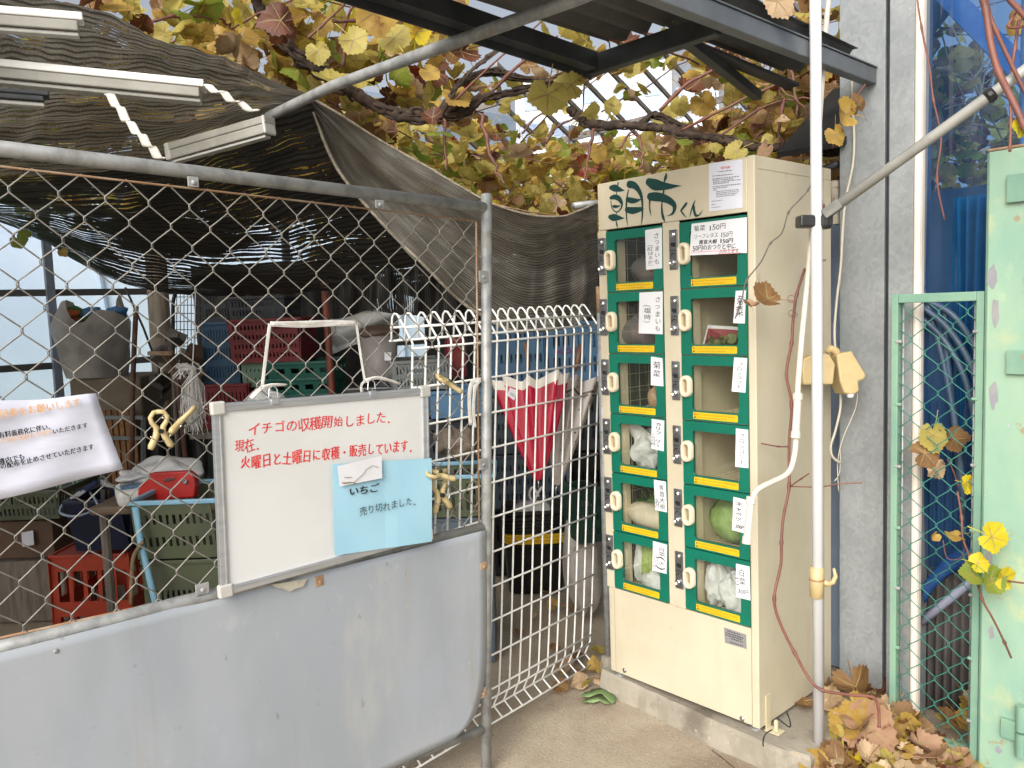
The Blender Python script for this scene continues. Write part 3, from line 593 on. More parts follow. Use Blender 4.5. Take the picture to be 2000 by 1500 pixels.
for ci, (x0, x1) in enumerate(XC):
    wx0, wx1 = ((.0765, .2470), (.3920, .5680))[ci]
    for k in range(6):
        zt_ = T0-k*DP-.002; zb_ = T0-(k+1)*DP+.002; wz1 = zt_-.031; wz0 = zb_+.0315
        d = MB(); inner = rrect(wx0, wx1, wz0, wz1, .010); n = len(inner)
        outer = []
        cx, cz = (x0+x1)/2, (zt_+zb_)/2
        for (x, z) in inner:         # push each inner point out to the frame's edge
            a = ((x-(wx0+wx1)/2)/((wx1-wx0)/2), (z-(wz0+wz1)/2)/((wz1-wz0)/2)); m_ = max(abs(a[0]), abs(a[1])); a = (a[0]/m_, a[1]/m_)
            outer.append((lerp(x0, x1, (a[0]+1)/2), lerp(zb_, zt_, (a[1]+1)/2)))
        y0, y1 = -.004, .010
        d.add([(x, y0, z) for x, z in outer]+[(x, y0, z) for x, z in inner]+[(x, y1, z) for x, z in inner]+[(x, y1, z) for x, z in outer],
              [(a*n+i, a*n+(i+1) % n, ((a+1) % 4)*n+(i+1) % n, ((a+1) % 4)*n+i) for a in range(4) for i in range(n)])
        door = d.build('door', GREEN, locker)
        p = MB(); p.bb(wx0-.004, wx1+.004, .0015, .0040, wz0-.004, wz1+.004); p.build('window_pane', PANE, door)
        s_ = MB(); o_ = [(x, z) for x, z in rrect(wx0+.005, wx1-.004, zb_+.005, zb_+.0275, .003, 3)]
        s_.prism([(x, y0-.0002, z) for x, z in o_], (0, -.0006, 0)); s_.m = 1
        for rw, zz in enumerate((zb_+.0185, zb_+.0095)):
            xa = wx0+.018; xe = (wx1-.012, wx0+.75*(wx1-wx0))[rw]
            while xa < xe:
                ww = rnd.uniform(.004, .011); s_.poly([(xa, y0-.0011, zz), (min(xa+ww, xe), y0-.0011, zz), (min(xa+ww, xe), y0-.0011, zz+.0032), (xa, y0-.0011, zz+.0032)]); xa += ww+rnd.uniform(.0012, .003)
        s_.m = 2; s_.poly([(wx0+.009, y0-.0012, zb_+.0178), (wx0+.0145, y0-.0012, zb_+.0178), (wx0+.0145, y0-.0012, zb_+.0235), (wx0+.009, y0-.0012, zb_+.0235)])
        s_.m = 3; s_.poly([(wx0+.009, y0-.0012, zb_+.0078), (wx0+.0145, y0-.0012, zb_+.0078), (wx0+.0145, y0-.0012, zb_+.0135), (wx0+.009, y0-.0012, zb_+.0135)])
        s_.build('sticker', [YELLOW, mat('ochre print', (.42, .24, .01, 1)) if 'ochre print' not in MATS else MATS['ochre print'], REDINK, INK], door)
        # oblong handle with a finger recess
        hx = x0+.021; hz = T0-k*DP-.103; h = MB()
        def stad(r, half, y): return [(hx + r*cos(a), y, hz + r*sin(a) + (half if sin(a) >= 0 else -half)) for a in [2*pi*(i+.5)/28 for i in range(28)]]
        rg = [stad(.0215, .0145, -.004), stad(.0215, .0145, -.015), stad(.0195, .0145, -.0205), stad(.0155, .0145, -.0225), stad(.0105, .0135, -.0215), stad(.0085, .0135, -.018), stad(.0080, .0130, -.007)]
        h.add([q for r_ in rg for q in r_], [(i*28+j, i*28+(j+1) % 28, (i+1)*28+(j+1) % 28, (i+1)*28+j) for i in range(6) for j in range(28)])
        h.m = 1; h.poly(stad(.0082, .013, -.0075)); h.build('handle', [CREAM_PL, RECESS], door, smooth=True)
        # lock plate on the mullion beside the door
        lx0, lx1 = ((.001, .0355), (.3140, .3455))[ci]; lz1 = T0-k*DP-.0215; lz0 = lz1-.130
        q = MB(); q.bb(lx0, lx1, -.007, -.002, lz0, lz1); lk = q.build('lock_plate', STEEL, locker, bevel=.002)
        q = MB(); cxl = (lx0+lx1)/2; RX = Matrix.Rotation(radians(90), 3, 'X')
        q.lathe([(.0095, 0), (.009, .004), (.005, .0065), (.001, .007)], 12, (cxl, -.007, lz1-.017), RX)
        q.lathe([(.0105, 0), (.0105, .007), (.008, .009), (.004, .006), (.001, .006)], 14, (cxl-.002, -.007, lz0+.023), RX)
        q.build('key_cylinder', CHROME, lk, smooth=False)
        q = MB(); zz = lz1-.047
        q.prism([(cxl-.011, -.0072, zz), (cxl-.003, -.0072, zz+.009), (cxl-.003, -.0072, zz+.005), (cxl+.010, -.0072, zz+.005), (cxl+.010, -.0072, zz-.009), (cxl-.003, -.0072, zz-.009)], (0, -.0005, 0))
        arc = [(cxl+.010*cos(a), zz-.040+.010*sin(a)) for a in [pi*i/8 for i in range(9)]]
        q.tube([(x, -.0075, z) for x, z in arc], .0016, 5); q.bb(cxl-.013, cxl+.013, -.0076, -.0071, zz-.0215, zz-.0195)
        q.build('arrow_mark', BLACKP, lk)
        if (ci, k) in CARDS:
            P4, cols, th = CARDS[(ci, k)]; y = -.0046
            lines = [('300円', .12, .95, .86, .16, 0)] if (ci, k) == (1, 5) else ([('200円', .25, .98, .90, .13, .0005)] if (ci, k) == (1, 4) else [])
            put_card(door, [pY(u, v, y) for u, v in P4], cols, lines, th, y)
        if (ci, k) == (1, 0):
            P4 = [pY(u, v, -.0085) for u, v in ((1351, 437), (1459, 424), (1459, 494), (1347, 499))]
            put_card(door, P4, [], [('菊菜 150円', .05, .64, .27, .20, 0), ('リーフレタス 150円', .06, .76, .50, .17, 0), ('青首大根 150円', .16, .77, .68, .15, .0007), ('50円のおつりと中に', .05, .82, .87, .19, .0004), ('入れてます', .53, .87, .985, .14, 0)], 0, -.0085, red=((.03, .86, .90), (.52, .9, .99)))

# ---------------------------------------------------------------- produce in the compartments
def blob(mb, c, r, seed, n=14, m=9, amp=.18, cr=0):
    rd = random.Random(seed); ph = [rd.uniform(0, 6.3) for _ in range(6)]; vs = []
    for i in range(m+1):
        th = pi*i/m
        for j in range(n):
            a = 2*pi*j/n; k = 1 + amp*(.5*sin(3*a+ph[0]+2*th)+.4*sin(5*a+ph[1]-3*th)+.5*sin(4*th+ph[2]+2*a))
            if cr: d_ = Vector((sin(th)*cos(a), sin(th)*sin(a), cos(th))); k += cr*(abs(noise.noise(d_*2.6+V(seed, 0, 0)))*1.4 + abs(noise.noise(d_*6+V(0, seed, 0)))*.7 - .55)
            vs.append((c[0]+r[0]*sin(th)*cos(a)*k, c[1]+r[1]*sin(th)*sin(a)*k, c[2]+r[2]*cos(th)*k))
    mb.add(vs, [(i*n+j, i*n+(j+1) % n, (i+1)*n+(j+1) % n, (i+1)*n+j) for i in range(m) for j in range(n)])
def fl(k): return T0-(k+1)*DP+.0105
SKIN = mat('sweet potato skin', (.20, .055, .05, 1), (.27, .10, .075, 1), 14, .6, bump=.2, bsc=50)
def potatoes(name, label, x, y, k, seed, nn):
    t = thing(name, label, 'vegetable bag', (x, y, fl(k)))
    b = MB(); rd = random.Random(seed)
    for i in range(nn): blob(b, (x+rd.uniform(-.05, .05), y+rd.uniform(-.02, .06), fl(k)+.034+.024*(i % 3)), (rd.uniform(.035, .05), .028, .026), seed+i, amp=.1)
    b.build('sweet_potato', SKIN, t, smooth=True); b = MB(); blob(b, (x, y+.02, fl(k)+.062), (.094, .075, .062), seed+50, 20, 12, .10); b.build('bag_film', POLYBAG, t, smooth=True)
potatoes('sweet_potato_bag', 'clear bag of sweet potatoes in the topmost locker compartment on the left', .155, .10, 0, 1, 6)
potatoes('sweet_potato_bag', 'clear bag of purple brown sweet potatoes behind the largest card in the left column', .125, .075, 1, 2, 9)
b = MB(); kx, ky, kz = .468, .085, fl(1)
b.prism([(kx-.085, ky-.02, kz), (kx-.05, ky-.03, kz+.085), (kx+.035, ky+.03, kz+.075), (kx+.07, ky+.05, kz+.0)], (0, .004, 0)); b.m = 1
b.prism([(kx-.071, ky-.027, kz+.006), (kx-.046, ky-.034, kz+.074), (kx+.028, ky+.021, kz+.066), (kx+.056, ky+.036, kz+.006)], (0, .002, 0)); b.m = 2
for i in range(40): add_leaf(b, (kx+random.uniform(-.05, .06), ky-.03+random.uniform(-.02, .02)+.03*0, kz+random.uniform(.006, .05)), .04, (random.gauss(0, 1), -1, random.gauss(0, 1)), random.uniform(0, 6), .5, 2)
tag(b.build('printed_food_bag', [PAPER, mat('dark red print', (.25, .02, .03, 1)), leaf_mat('dull olive leaf', (.15, .17, .05, 1), (.3, .27, .13, 1), (.5, .45, .33, 1), .2)]), 'printed bag with dull green contents alone in its locker compartment', 'food bag')
b = MB(); blob(b, (.17, .09, fl(2)+.042), (.026, .03, .042), 77, amp=.1); tag(b.build('onion', mat('onion skin', (.42, .26, .15, 1), (.5, .34, .2, 1), 12, .4), smooth=True), 'brown onion tucked at the side of the third compartment on the left', 'onion')
def bagged(name, label, cx, cy, k, r, seed, tail=None):
    t = thing(name, label, 'vegetable bag', (cx, cy, fl(k))); b = MB()
    blob(b, (cx, cy, fl(k)+r[2]), r, seed, 40, 28, .14, .20)
    if tail: b.sheet([[Vector((cx+x+.02*random.gauss(0, .3)+(j-2)*.02*wd_, cy-.02+.012*sin(j*2+i), fl(k)+z)) for j in range(5)] for i, (x, z, wd_) in enumerate(tail)])
    b.build('bag', WBAG, t, smooth=True, sub=1); return t
bagged('cauliflower_bag', 'white carrier bag knotted round a cauliflower in the left column of compartments', .130, .09, 3, (.062, .06, .068), 5, [(-.10, .175, .6), (-.05, .15, 1.2), (0, .11, 1.6), (.04, .07, 1.5)])
# daikon
t = thing('daikon', 'white daikon radish lying on its own green leaves in the locker', 'radish', (.16, .1, fl(4)))
b = MB(); ax = Matrix.Rotation(radians(90), 3, 'Y'); b.lathe([(.002, -.125), (.004, -.10), (.016, -.078), (.033, -.058), (.043, -.03), (.046, .01), (.044, .06), (.04, .10), (.02, .115)], 18, (.145, .058, fl(4)+.052), Matrix.Rotation(radians(6), 3, 'Y') @ ax)
b.build('root', mat('daikon skin', (.62, .54, .42, 1), (.55, .46, .33, 1), 20, .4, bump=.08, bsc=40), t, smooth=True)
b = MB()
for i in range(60): add_leaf(b, (random.uniform(.07, .19), random.uniform(.10, .15), fl(4)+random.uniform(.008, .17)), random.uniform(.05, .08), (random.gauss(0, .6), -1, random.gauss(0, .8)), random.uniform(0, 6), .6, 0)
b.build('leaves', leaf_mat('daikon leaf', (.045, .12, .02, 1), (.09, .17, .035, 1), (.03, .07, .015, 1), .2), t)
# cabbage
t = thing('cabbage', 'round pale green cabbage filling the right compartment above the bagged pair', 'cabbage', (.50, .13, fl(4)))
CAB = mat('cabbage leaf', (.20, .30, .085, 1), (.30, .40, .14, 1), 16, .5, bump=.5, bsc=30, stretch=(1, 1, .35), dirt=(.38, .46, .22, 1), dsc=24, dlo=.56, dhi=.66)
b = MB(); blob(b, (.478, .125, fl(4)+.078), (.092, .088, .078), 8, 40, 28, .012, .07); b.build('head', CAB, t, smooth=True)
b = MB()
for a0, tz in ((2.9, -.5),):
    rows = []
    for i in range(9):
        th = lerp(.35, 2.3, i/8); row = []
        for j in range(9):
            a = a0 + (j-4)*.17*(1-.15*abs(i-4)/4); kx_ = 1.02 + .05*(abs(j-4)/4)**2 + .012*sin(j*1.3+i*.6+a0)
            row.append((.478+.092*kx_*sin(th)*cos(a), .125+.088*kx_*sin(th)*sin(a), fl(4)+.079+.078*kx_*cos(th)))
        rows.append(row)
    b.sheet(rows)
b.build('outer_leaves', CAB, t, smooth=True, solid=.001)
# hakusai in bags
t = bagged('napa_cabbage_bag', 'half open white bag showing a pale green napa cabbage, lowest on the left', .102, .085, 5, (.030, .04, .085), 12)
b = MB()
for j in range(5): blob(b, (.128+.010*j, .072+.010*j, fl(5)+.088), (.024, .02, .080), 20+j, amp=.14)
b.build('cabbage_leaves', mat('napa leaf', (.38, .46, .15, 1), (.24, .36, .07, 1), 22, .5, bump=.5, bsc=40), t, smooth=True)
b = MB(); blob(b, (.195, .045, fl(5)+.032), (.055, .03, .038), 31, 36, 24, .2, .20); b.build('bag', WBAG, t, smooth=True)
bagged('napa_cabbage_bag', 'larger of two upright white bags of napa cabbage, lowest on the right', .437, .08, 5, (.046, .06, .083), 42)
bagged('napa_cabbage_bag', 'smaller leaning white bag of napa cabbage beside the upright one, lowest on the right', .500, .055, 5, (.042, .045, .066), 43, [(.03, .10, .6), (.03, .06, 1.2), (.035, .012, 1.0)])

# ================================================================ sliding gate with chain link
GX = .043
def gY(u, v): return pX(u, v, GX)
gate = thing('pipe_frame_gate', 'galvanised pipe gate with chain link above and sheet metal below', 'gate', (GX, -.66, 0))
ra, rb = gY(0, 290), gY(945, 405); dv = (rb-ra)/(rb.y-ra.y); ra2 = ra + dv*(-2.62-ra.y)
b = MB(); b.tube([ra2, rb], .0165, 14); b.build('top_rail', GALVPIPE, gate, smooth=True)
pt_, pb_ = gY(950, 378), gY(949.5, 1512)
b = MB(); b.tube([pb_, pt_-V(0, 0, .002), pt_], [.0168, .0168, .012], 16); b.tube([pt_-V(0, .0007, .03), pt_-V(0, 0, .028)], .0178, 16)
b.build('gate_post', GALVPIPE, gate, smooth=True)
bl0, bl1 = gY(0, 1265), gY(940, 1031); dv2 = (bl1-bl0)/(bl1.y-bl0.y)
b = MB(); b.tube([bl0+dv2*(-2.62-bl0.y), bl1], .0165, 14); b.build('middle_rail', GALVPIPE, gate, smooth=True)
c0, c1 = gY(750, 1500), gY(942, 1425)
b = MB(); b.tube([c0+(c0-c1)*8.3, c1], .014, 12); b.build('bottom_rail', GALVPIPE, gate, smooth=True)
b = MB(); b.tube([(GX, -2.62, .12), (GX, -2.62, 1.86)], .0168, 12); b.build('gate_post', GALVPIPE, gate, smooth=True)
# chain link: interlocked zigzag strands
a_, h_, y0 = .0455, .0476, -1.793-.0455*18
b = MB()
for i in range(0, 44):
    pts = []
    for k in range(0, 22):
        cN = i if (k+i) % 2 == 0 else i+1
        y = y0 + a_*cN; sgn = 1 if (k+i) % 2 == 0 else -1
        z = 1.789 - h_*k - .042*(y+1.793)*(1-.45*k/21)
        bow = sgn*.0035
        pts += [(GX+.0016*sgn, y - sgn*0.0022, z+.004), (GX+.0016*sgn, y - sgn*.0022, z-.004)] if 0 < k < 21 else [(GX, y, z)]
    b.tube(pts, .0018, 5, caps=False)
b.build('chain_link', WIRE, gate, smooth=True)
b = MB(); q0, q1 = gY(0, 325), gY(930, 432)
b.tube([q0+(q0-q1)*.6, q1], .0028, 6)
q2, q3 = gY(0, 1246), gY(425, 1152); b.tube([q2+(q2-q3)*1, q2+(q3-q2)*2.25], .0028, 6)
q4 = gY(936, 1030); b.tube([q1, q4], .0032, 6)
b.build('tension_rod', RUST, gate, smooth=True)
for (u, v, w_, h__) in ((372, 357, 18, 20), (735, 400, 16, 16), (937, 540, 18, 22), (937, 905, 18, 22), (390, 1147, 22, 22), (105, 1265, 24, 28), (618, 1132, 16, 22), (938, 1103, 14, 14), (937, 1350, 14, 20)):
    p = gY(u, v); s_ = (p-CAM).dot(_w)/CF; br = MB(); br.box(p+V(.016, 0, 0), (.004, w_*s_*1.2, h__*s_)); br.lathe([(.006, 0), (.006, .003), (.003, .005)], 8, p+V(.018, 0, -.002), Matrix.Rotation(radians(90), 3, 'Y'))
    br.build('bracket', RUST if v in (1132, 1103, 1350) else GALVPIPE, gate, bevel=.0015)
# sheet metal lower half, its lower corner cut round and sprung outwards
out = [(942, 1041), (944, 1120), (945.5, 1200), (944, 1280), (938, 1340), (925, 1385), (905, 1420), (870, 1448), (810, 1475), (750, 1499), (600, 1555), (300, 1668), (0, 1780)]
P = [gY(u, v) for u, v in out]; zb0 = P[-1]; b = MB(); cols = 60; rows_ = 26
def rail_z(y): return lerp(bl0.z, bl1.z, (y-bl0.y)/(bl1.y-bl0.y))-.004
def right_lim(z):   # the sheet's curved right edge
    for (pa, pb) in zip(P, P[1:]):
        if pa.z >= z >= pb.z: return lerp(pa.y, pb.y, (pa.z-z)/max(1e-6, pa.z-pb.z))
    return P[0].y if z > P[0].z else P[9].y
rows = []
for i in range(rows_+1):
    t = i/rows_; row = []
    for j in range(cols+1):
        s_ = j/cols; zb = .165; y1 = right_lim(lerp(P[0].z, zb, t)); y = lerp(-2.60, y1, s_); z = lerp(rail_z(y)+.0, zb, t)
        x = GX+.0175 + .004*sin(y*4+1)*sin(z*5) + .003*sin(y*9+z*6) + .002*max(0, s_-.85)/.15*(t*t)
        row.append((x, y, z))
    rows.append(row)
b.sheet(rows); b.build('lower_sheet', SHEETM, gate, smooth=True, solid=.0012)
b = MB(); P4 = [pX(u, v, .0655) for u, v in ((530, 1142), (600, 1130), (592, 1146), (576, 1150), (566, 1156), (552, 1150), (540, 1148))]; b.prism(P4, (.0006, 0, 0)); b.build('tape_remnant', mat('old tape', (.45, .42, .34, 1), (.36, .33, .26, 1), 30, .6), gate)

# ================================================================ white welded mesh panel
FR_T, FR_B = pX(1170, 648, -.2), pX(1153, 1290, -.2); FL_T = pX(806, 681, -.08); FL_B = FL_T + (FR_B-FR_T) + V(0, .0, .01)
def fp(s, z, back=0):     # along the panel, at a height; back = out of the panel's plane
    t = (FR_T.z-z)/(FR_T.z-FR_B.z); a = FL_T.lerp(FL_B, t); c = FR_T.lerp(FR_B, t)
    p = a.lerp(c, s); p.z = z + lerp(FL_T.z-FR_T.z, .01, t)*(1-s); d = Vector((-1, -.12, 0)).normalized(); return p + d*back
fence = thing('welded_mesh_panel', 'white wire mesh panel with looped top leaning between gate and locker', 'mesh panel', fp(.5, .03))
b = MB(); NW = 19; sx = [i/(NW-1) for i in range(NW)]
prof = [(.0, .022), (-.012, .034), (.028, .062), (.004, .12), (0, .3), (0, .7), (0, 1.0), (0, 1.36), (0, 1.378), (.004, 1.386), (.014, 1.398), (.066, 1.462), (.076, 1.472), (.088, 1.474), (.097, 1.464), (.099, 1.44), (.100, 1.385)]
for s_ in sx: b.tube([fp(s_, z, bk) for bk, z in prof], .0036, 6)
b.build('vertical_wire', WHITECOAT, fence, smooth=True)
b = MB()
zs = [FR_T.z-.1215*i for i in range(11)] + [.115, .062]
for z in zs: b.tube([fp(-.005, z, -.0045 if z > .07 else .024), fp(1.004, z, -.0045 if z > .07 else .024)], .0036, 6)
for z, bk in ((1.392, .004), (1.43, .036), (1.43, .098), (1.388, .102), (.03, -.012)): b.tube([fp(-.006, z, bk), fp(1.003, z, bk)], .0036, 6)
b.build('horizontal_wire', WHITECOAT, fence, smooth=True)
# steel post beside the locker with its concrete collar
po = thing('fence_post', 'slim galvanised post standing between mesh panel and locker', 'post', (-.115, .135, 0))
b = MB(); b.tube([(-.12, .13, .0), (-.122, .14, 1.50)], .0155, 12); b.build('post_pipe', GALVPIPE, po, smooth=True)
b = MB(); b.tube([(-.122, .14, 1.44), (-.122, .14, 1.54)], .0165, 12); b.build('rust_sleeve', RUST, po, smooth=True)
b = MB(); b.lathe([(.034, -.01), (.033, .04), (.029, .075), (.016, .08)], 14, (-.12, .13, 0)); b.build('collar', CONC, po, smooth=False, bevel=.003)
b = MB()
for z in (.48, .98, 1.36): b.lathe([(.0175, -.0015), (.0175, .0015)], 12, (-.121, .135, z))
b.build('wire_tie', TEALWIRE, po)

# ================================================================ umbrellas hanging on the mesh panel
def umbrella(name, label, top, tip, mats, rad, band, seed, handle=True):
    top, tip = Vector(top), Vector(tip); ax = (tip-top); L = ax.length; z = ax.normalized(); x = z.orthogonal().normalized(); y = z.cross(x)
    t = thing(name, label, 'umbrella', tip); b = MB(); rd = random.Random(seed)
    M_ = 96; rings = 44; vs = []; pl_ = [rd.uniform(.75, 1.1) for _ in range(8)]
    for i in range(rings+1):
        q = i/rings
        for j in range(M_):
            a = 2*pi*j/M_; g_ = (a/(2*pi)*8) % 1; rib = int(a/(2*pi)*8) % 8
            k = lerp(pl_[rib], pl_[(rib+1) % 8], g_); valley = sin(pi*g_)
            r = rad*((1-q)**.85)*k*(1-.42*valley*(1-.3*q)) + .008
            zz = q*L + (1-q)**3*(.022*valley + .008*sin(3*a)) - (1-q)**4*.015
            vs.append(top + x*(r*cos(a)*1.25) + y*(r*sin(a)*.75) + z*zz)
    for i in range(rings):
        b.m = 0 if i/rings < band else 1
        b.add([], []); 
    base = len(b.v); b.v += [tuple(v) for v in vs]
    for i in range(rings):
        for j in range(M_):
            b.f.append((base+i*M_+j, base+i*M_+(j+1) % M_, base+(i+1)*M_+(j+1) % M_, base+(i+1)*M_+j))
            edge_ = i/rings
            b.mi.append(0 if edge_ < band*.30 else (2 if edge_ < band*.38 else (0 if edge_ < band else 1)))
    b.build('canopy', mats, t, smooth=True)
    b = MB(); b.tube([tip-z*.01, tip+z*.03], [.004, .0015], 8); b.tube([top-z*.06, top+z*.1], .004, 8); b.build('shaft', CHROME, t, smooth=True)
    if handle:
        b = MB(); b.tube([top-z*.045, top-z*.145], [.0085, .010], 10); b.build('handle', mat('brown wood handle', (.20, .10, .045, 1), (.14, .065, .03, 1), 30, .4, stretch=(1, 1, .2)), t, smooth=True)
    return t
SATIN_R = mat('crimson satin', (.40, .003, .032, 1), (.33, .002, .024, 1), 10, .28); SATIN_W = mat('cream satin', (.62, .58, .52, 1), (.56, .52, .46, 1), 10, .35); BROWNB = mat('dark brown band', (.045, .025, .02, 1), None, 5, .5)
dots = mat('dotted grey satin', (.33, .29, .26, 1), (.28, .24, .215, 1), 6, .38)
_n = dots.node_tree.nodes; _l = dots.node_tree.links; _b = _n['Principled BSDF']; _src = _b.inputs['Base Color'].links[0].from_socket
_tc = _n.new('ShaderNodeTexCoord'); _vo = _n.new('ShaderNodeTexVoronoi'); _vo.inputs['Scale'].default_value = 34; _vo.inputs['Randomness'].default_value = .25; _l.new(_tc.outputs['Object'], _vo.inputs['Vector'])
_mr = _n.new('ShaderNodeMath'); _mr.operation = 'LESS_THAN'; _mr.inputs[1].default_value = .16; _l.new(_vo.outputs['Distance'], _mr.inputs[0])
_mx = _n.new('ShaderNodeMix'); _mx.data_type = 'RGBA'; _l.new(_mr.outputs[0], _mx.inputs[0]); _l.new(_src, _mx.inputs[6]); _mx.inputs[7].default_value = (.02, .015, .015, 1); _l.new(_mx.outputs[2], _b.inputs['Base Color'])
umb = umbrella('umbrella', 'crimson umbrella with white border hanging tip down on the mesh panel', pD(1034, 742, 3.10), pD(1051, 938, 3.04), [SATIN_W, SATIN_R, BROWNB], .116, .085, 5)
b = MB(); tg = [pD(996, 757, 2.975), pD(1011, 763, 2.97), pD(1004, 782, 2.97), pD(990, 772, 2.975)]; b.prism(tg, -_w*.001); b.m = 1; write_line(b, 'CASIT', tg[3].lerp(tg[0], .3)-_w*.0018+(tg[2]-tg[3])*.25, tg[3].lerp(tg[0], .3)-_w*.0018+(tg[2]-tg[3])*.95, .012, -_w, 0); b.build('care_tag', [PAPER, INK], umb)
umbrella('umbrella', 'grey beige umbrella with small dark dots hanging behind the crimson one', pD(1122, 742, 3.24), pD(1087, 948, 3.16), [dots, dots, BROWNB], .098, .34, 9)

# ================================================================ whiteboard and papers on the gate
BX = .078
def bP(u, v, dx=0): p = pX(u, v, BX); return p + V(dx, 0, 0)
bc = [bP(415, 789), bP(835, 757), bP(840, 1050), bP(431, 1165)]
board = thing('whiteboard', 'white marker board with red Japanese handwriting hung on the gate', 'whiteboard', (bc[2]+bc[3])/2)
def bl(a, c, dx=0): return bc[0].lerp(bc[1], a).lerp(bc[3].lerp(bc[2], a), c) + V(dx, 0, 0)
b = MB(); b.prism([bl(.02, .02), bl(.98, .02), bl(.98, .98), bl(.02, .98)], (-.006, 0, 0)); surf = b.build('writing_surface', BOARD, board)
b = MB()
def stripf(p, q, w_):   # one length of aluminium edging with a groove
    d = (q-p).normalized(); n_ = V(1, 0, 0); s_ = n_.cross(d)
    b.bar(p+V(-.003, 0, 0), q+V(-.003, 0, 0), w_, .016, (1, 0, 0)); b.bar(p+V(.0055, 0, 0)+s_*w_*.25, q+V(.0055, 0, 0)+s_*w_*.25, w_*.22, .002, (1, 0, 0))
for p, q in ((bl(.03, .022), bl(.97, .022)), (bl(.03, .978), bl(.97, .978)), (bl(.016, .03), bl(.016, .97)), (bl(.984, .03), bl(.984, .97))): stripf(p, q, .020)
b.build('frame', ALU, board, bevel=.001)
for a, c in ((.018, .024), (.982, .024), (.982, .976), (.018, .976)):
    b = MB(); b.box(bl(a, c), (.019, .034, .032), None); b.build('corner_cap', PLASTIC_G, board, bevel=.004)
for a in (.245, .70):
    b = MB(); p = bl(a, -.005); b.box(p+V(.002, 0, -.006), (.016, .018, .014)); b.tube([p+V(0, -.012, .004), p+V(0, -.009, .026), p+V(0, .002, .032), p+V(0, .011, .022), p+V(0, .012, .004)], .0016, 6); b.build('hanging_clip', ALU, board)
def bt(x, y, dx=.0006): return bP(400+x*.23, 720+y*.23, dx)
b = MB(); NX = (1, 0, 0)
write_line(b, 'イチゴの収穫開始しました.', bt(365, 572), bt(1592, 462), .033, NX, .07, 1.0, .0004)
write_line(b, '現在.', bt(255, 718), bt(475, 684), .033, NX, .07, 1.0, .0004)
write_line(b, '火曜日と土曜日に収穫・販売しています.', bt(298, 862), bt(1768, 702), .036, NX, .07, .98, .0009)
b.build('lettering', REDINK, board)
pc = [bP(645, 906, .010), bP(838, 894, .012), bP(839, 1056, .012), bP(650, 1084, .010)]
b = MB(); rws = [[pc[0].lerp(pc[1], j/8).lerp(pc[3].lerp(pc[2], j/8), i/6) + V(.0015*sin(j*.9)*sin(i*.8)+(-.0012 if j == 4 else 0), 0, 0) for j in range(9)] for i in range(7)]
b.sheet(rws); pap = tag(b.build('blue_notice', BPAPER, None, smooth=False, solid=.0005), 'light blue paper notice handwritten in black, clipped over the whiteboard corner', 'notice')
b = MB(); write_line(b, 'いちご', bt(1195, 1082, .0165), bt(1452, 1040, .0165), .024, NX, .05, 1, .0014); write_line(b, '売り切れました.', bt(1285, 1245, .0165), bt(1775, 1145, .0165), .026, NX, .05, 1, 0)
b.build('lettering', INK, pap)
b = MB(); wp = [bP(652, 909, .018), bP(738, 889, .018), bP(738.5, 932, .020), bP(656, 948, .020)]; b.prism(wp, (.0006, 0, 0)); wpo = tag(b.build('paper_strip', PAPER), 'torn white paper strip stuck over the top of the blue notice', 'paper strip')
b = MB(); b.tube([bt(1225, 960, .022), bt(1310, 885, .022), bt(1330, 850, .022), bt(1385, 815, .022), bt(1440, 830, .022)], .0007, 4); b.tube(wiggle(bt(1130, 960, .022), bt(1245, 965, .022), 9, .12), .0018, 4); b.tube(wiggle(bt(1150, 915, .022), bt(1215, 915, .022), 5, .12), .0008, 4); b.build('scuff', mat('brown scuff', (.25, .17, .11, 1)), wpo)
# white tape holding the board
tp = MB()
def ribbon(mb, pts, w_, n_=(1, 0, 0), tw=0):
    pts = [Vector(p) for p in catmull(pts, 5)]; rows = []
    for i, p in enumerate(pts):
        t = (pts[min(i+1, len(pts)-1)]-pts[max(0, i-1)]).normalized(); nn = Vector(n_); s_ = nn.cross(t).normalized(); s_ = (s_*cos(tw*i)+nn*sin(tw*i))
        rows.append([p-s_*w_/2+nn*.001, p-s_*w_*.1-nn*.0012, p+s_*w_*.2+nn*.0015, p+s_*w_/2-nn*.001])
    mb.sheet(rows)
def gp(u, v, dx=.012): return pX(u, v, GX+dx)
tp_ = thing('hanging_tape', 'white plastic tape looped through the chain link above the whiteboard', 'tape', gp(610, 690))
ribbon(tp, [gp(528, 632), gp(580, 631), gp(640, 629), gp(697, 630)], .010); ribbon(tp, [gp(528, 634), gp(590, 637), gp(650, 634), gp(697, 632)], .008)
ribbon(tp, [gp(527, 632), gp(520, 690, .02), gp(512, 758, .03)], .010); ribbon(tp, [gp(696, 630), gp(704, 690, .02), gp(713, 745, .03)], .0085)
ribbon(tp, [gp(512, 757, .03), gp(500, 768, .034), gp(490, 777, .034)], .012, tw=.1); ribbon(tp, [gp(512, 757, .032), gp(532, 752, .036), gp(560, 752, .036)], .010, tw=.1)
ribbon(tp, [gp(713, 744, .03), gp(740, 738, .036), gp(782, 750, .036)], .011, tw=.12); ribbon(tp, [gp(713, 744, .03), gp(706, 752, .03), gp(706, 766, .03)], .008)
tp.build('tape', TWINE, tp_, smooth=True, solid=.0006)
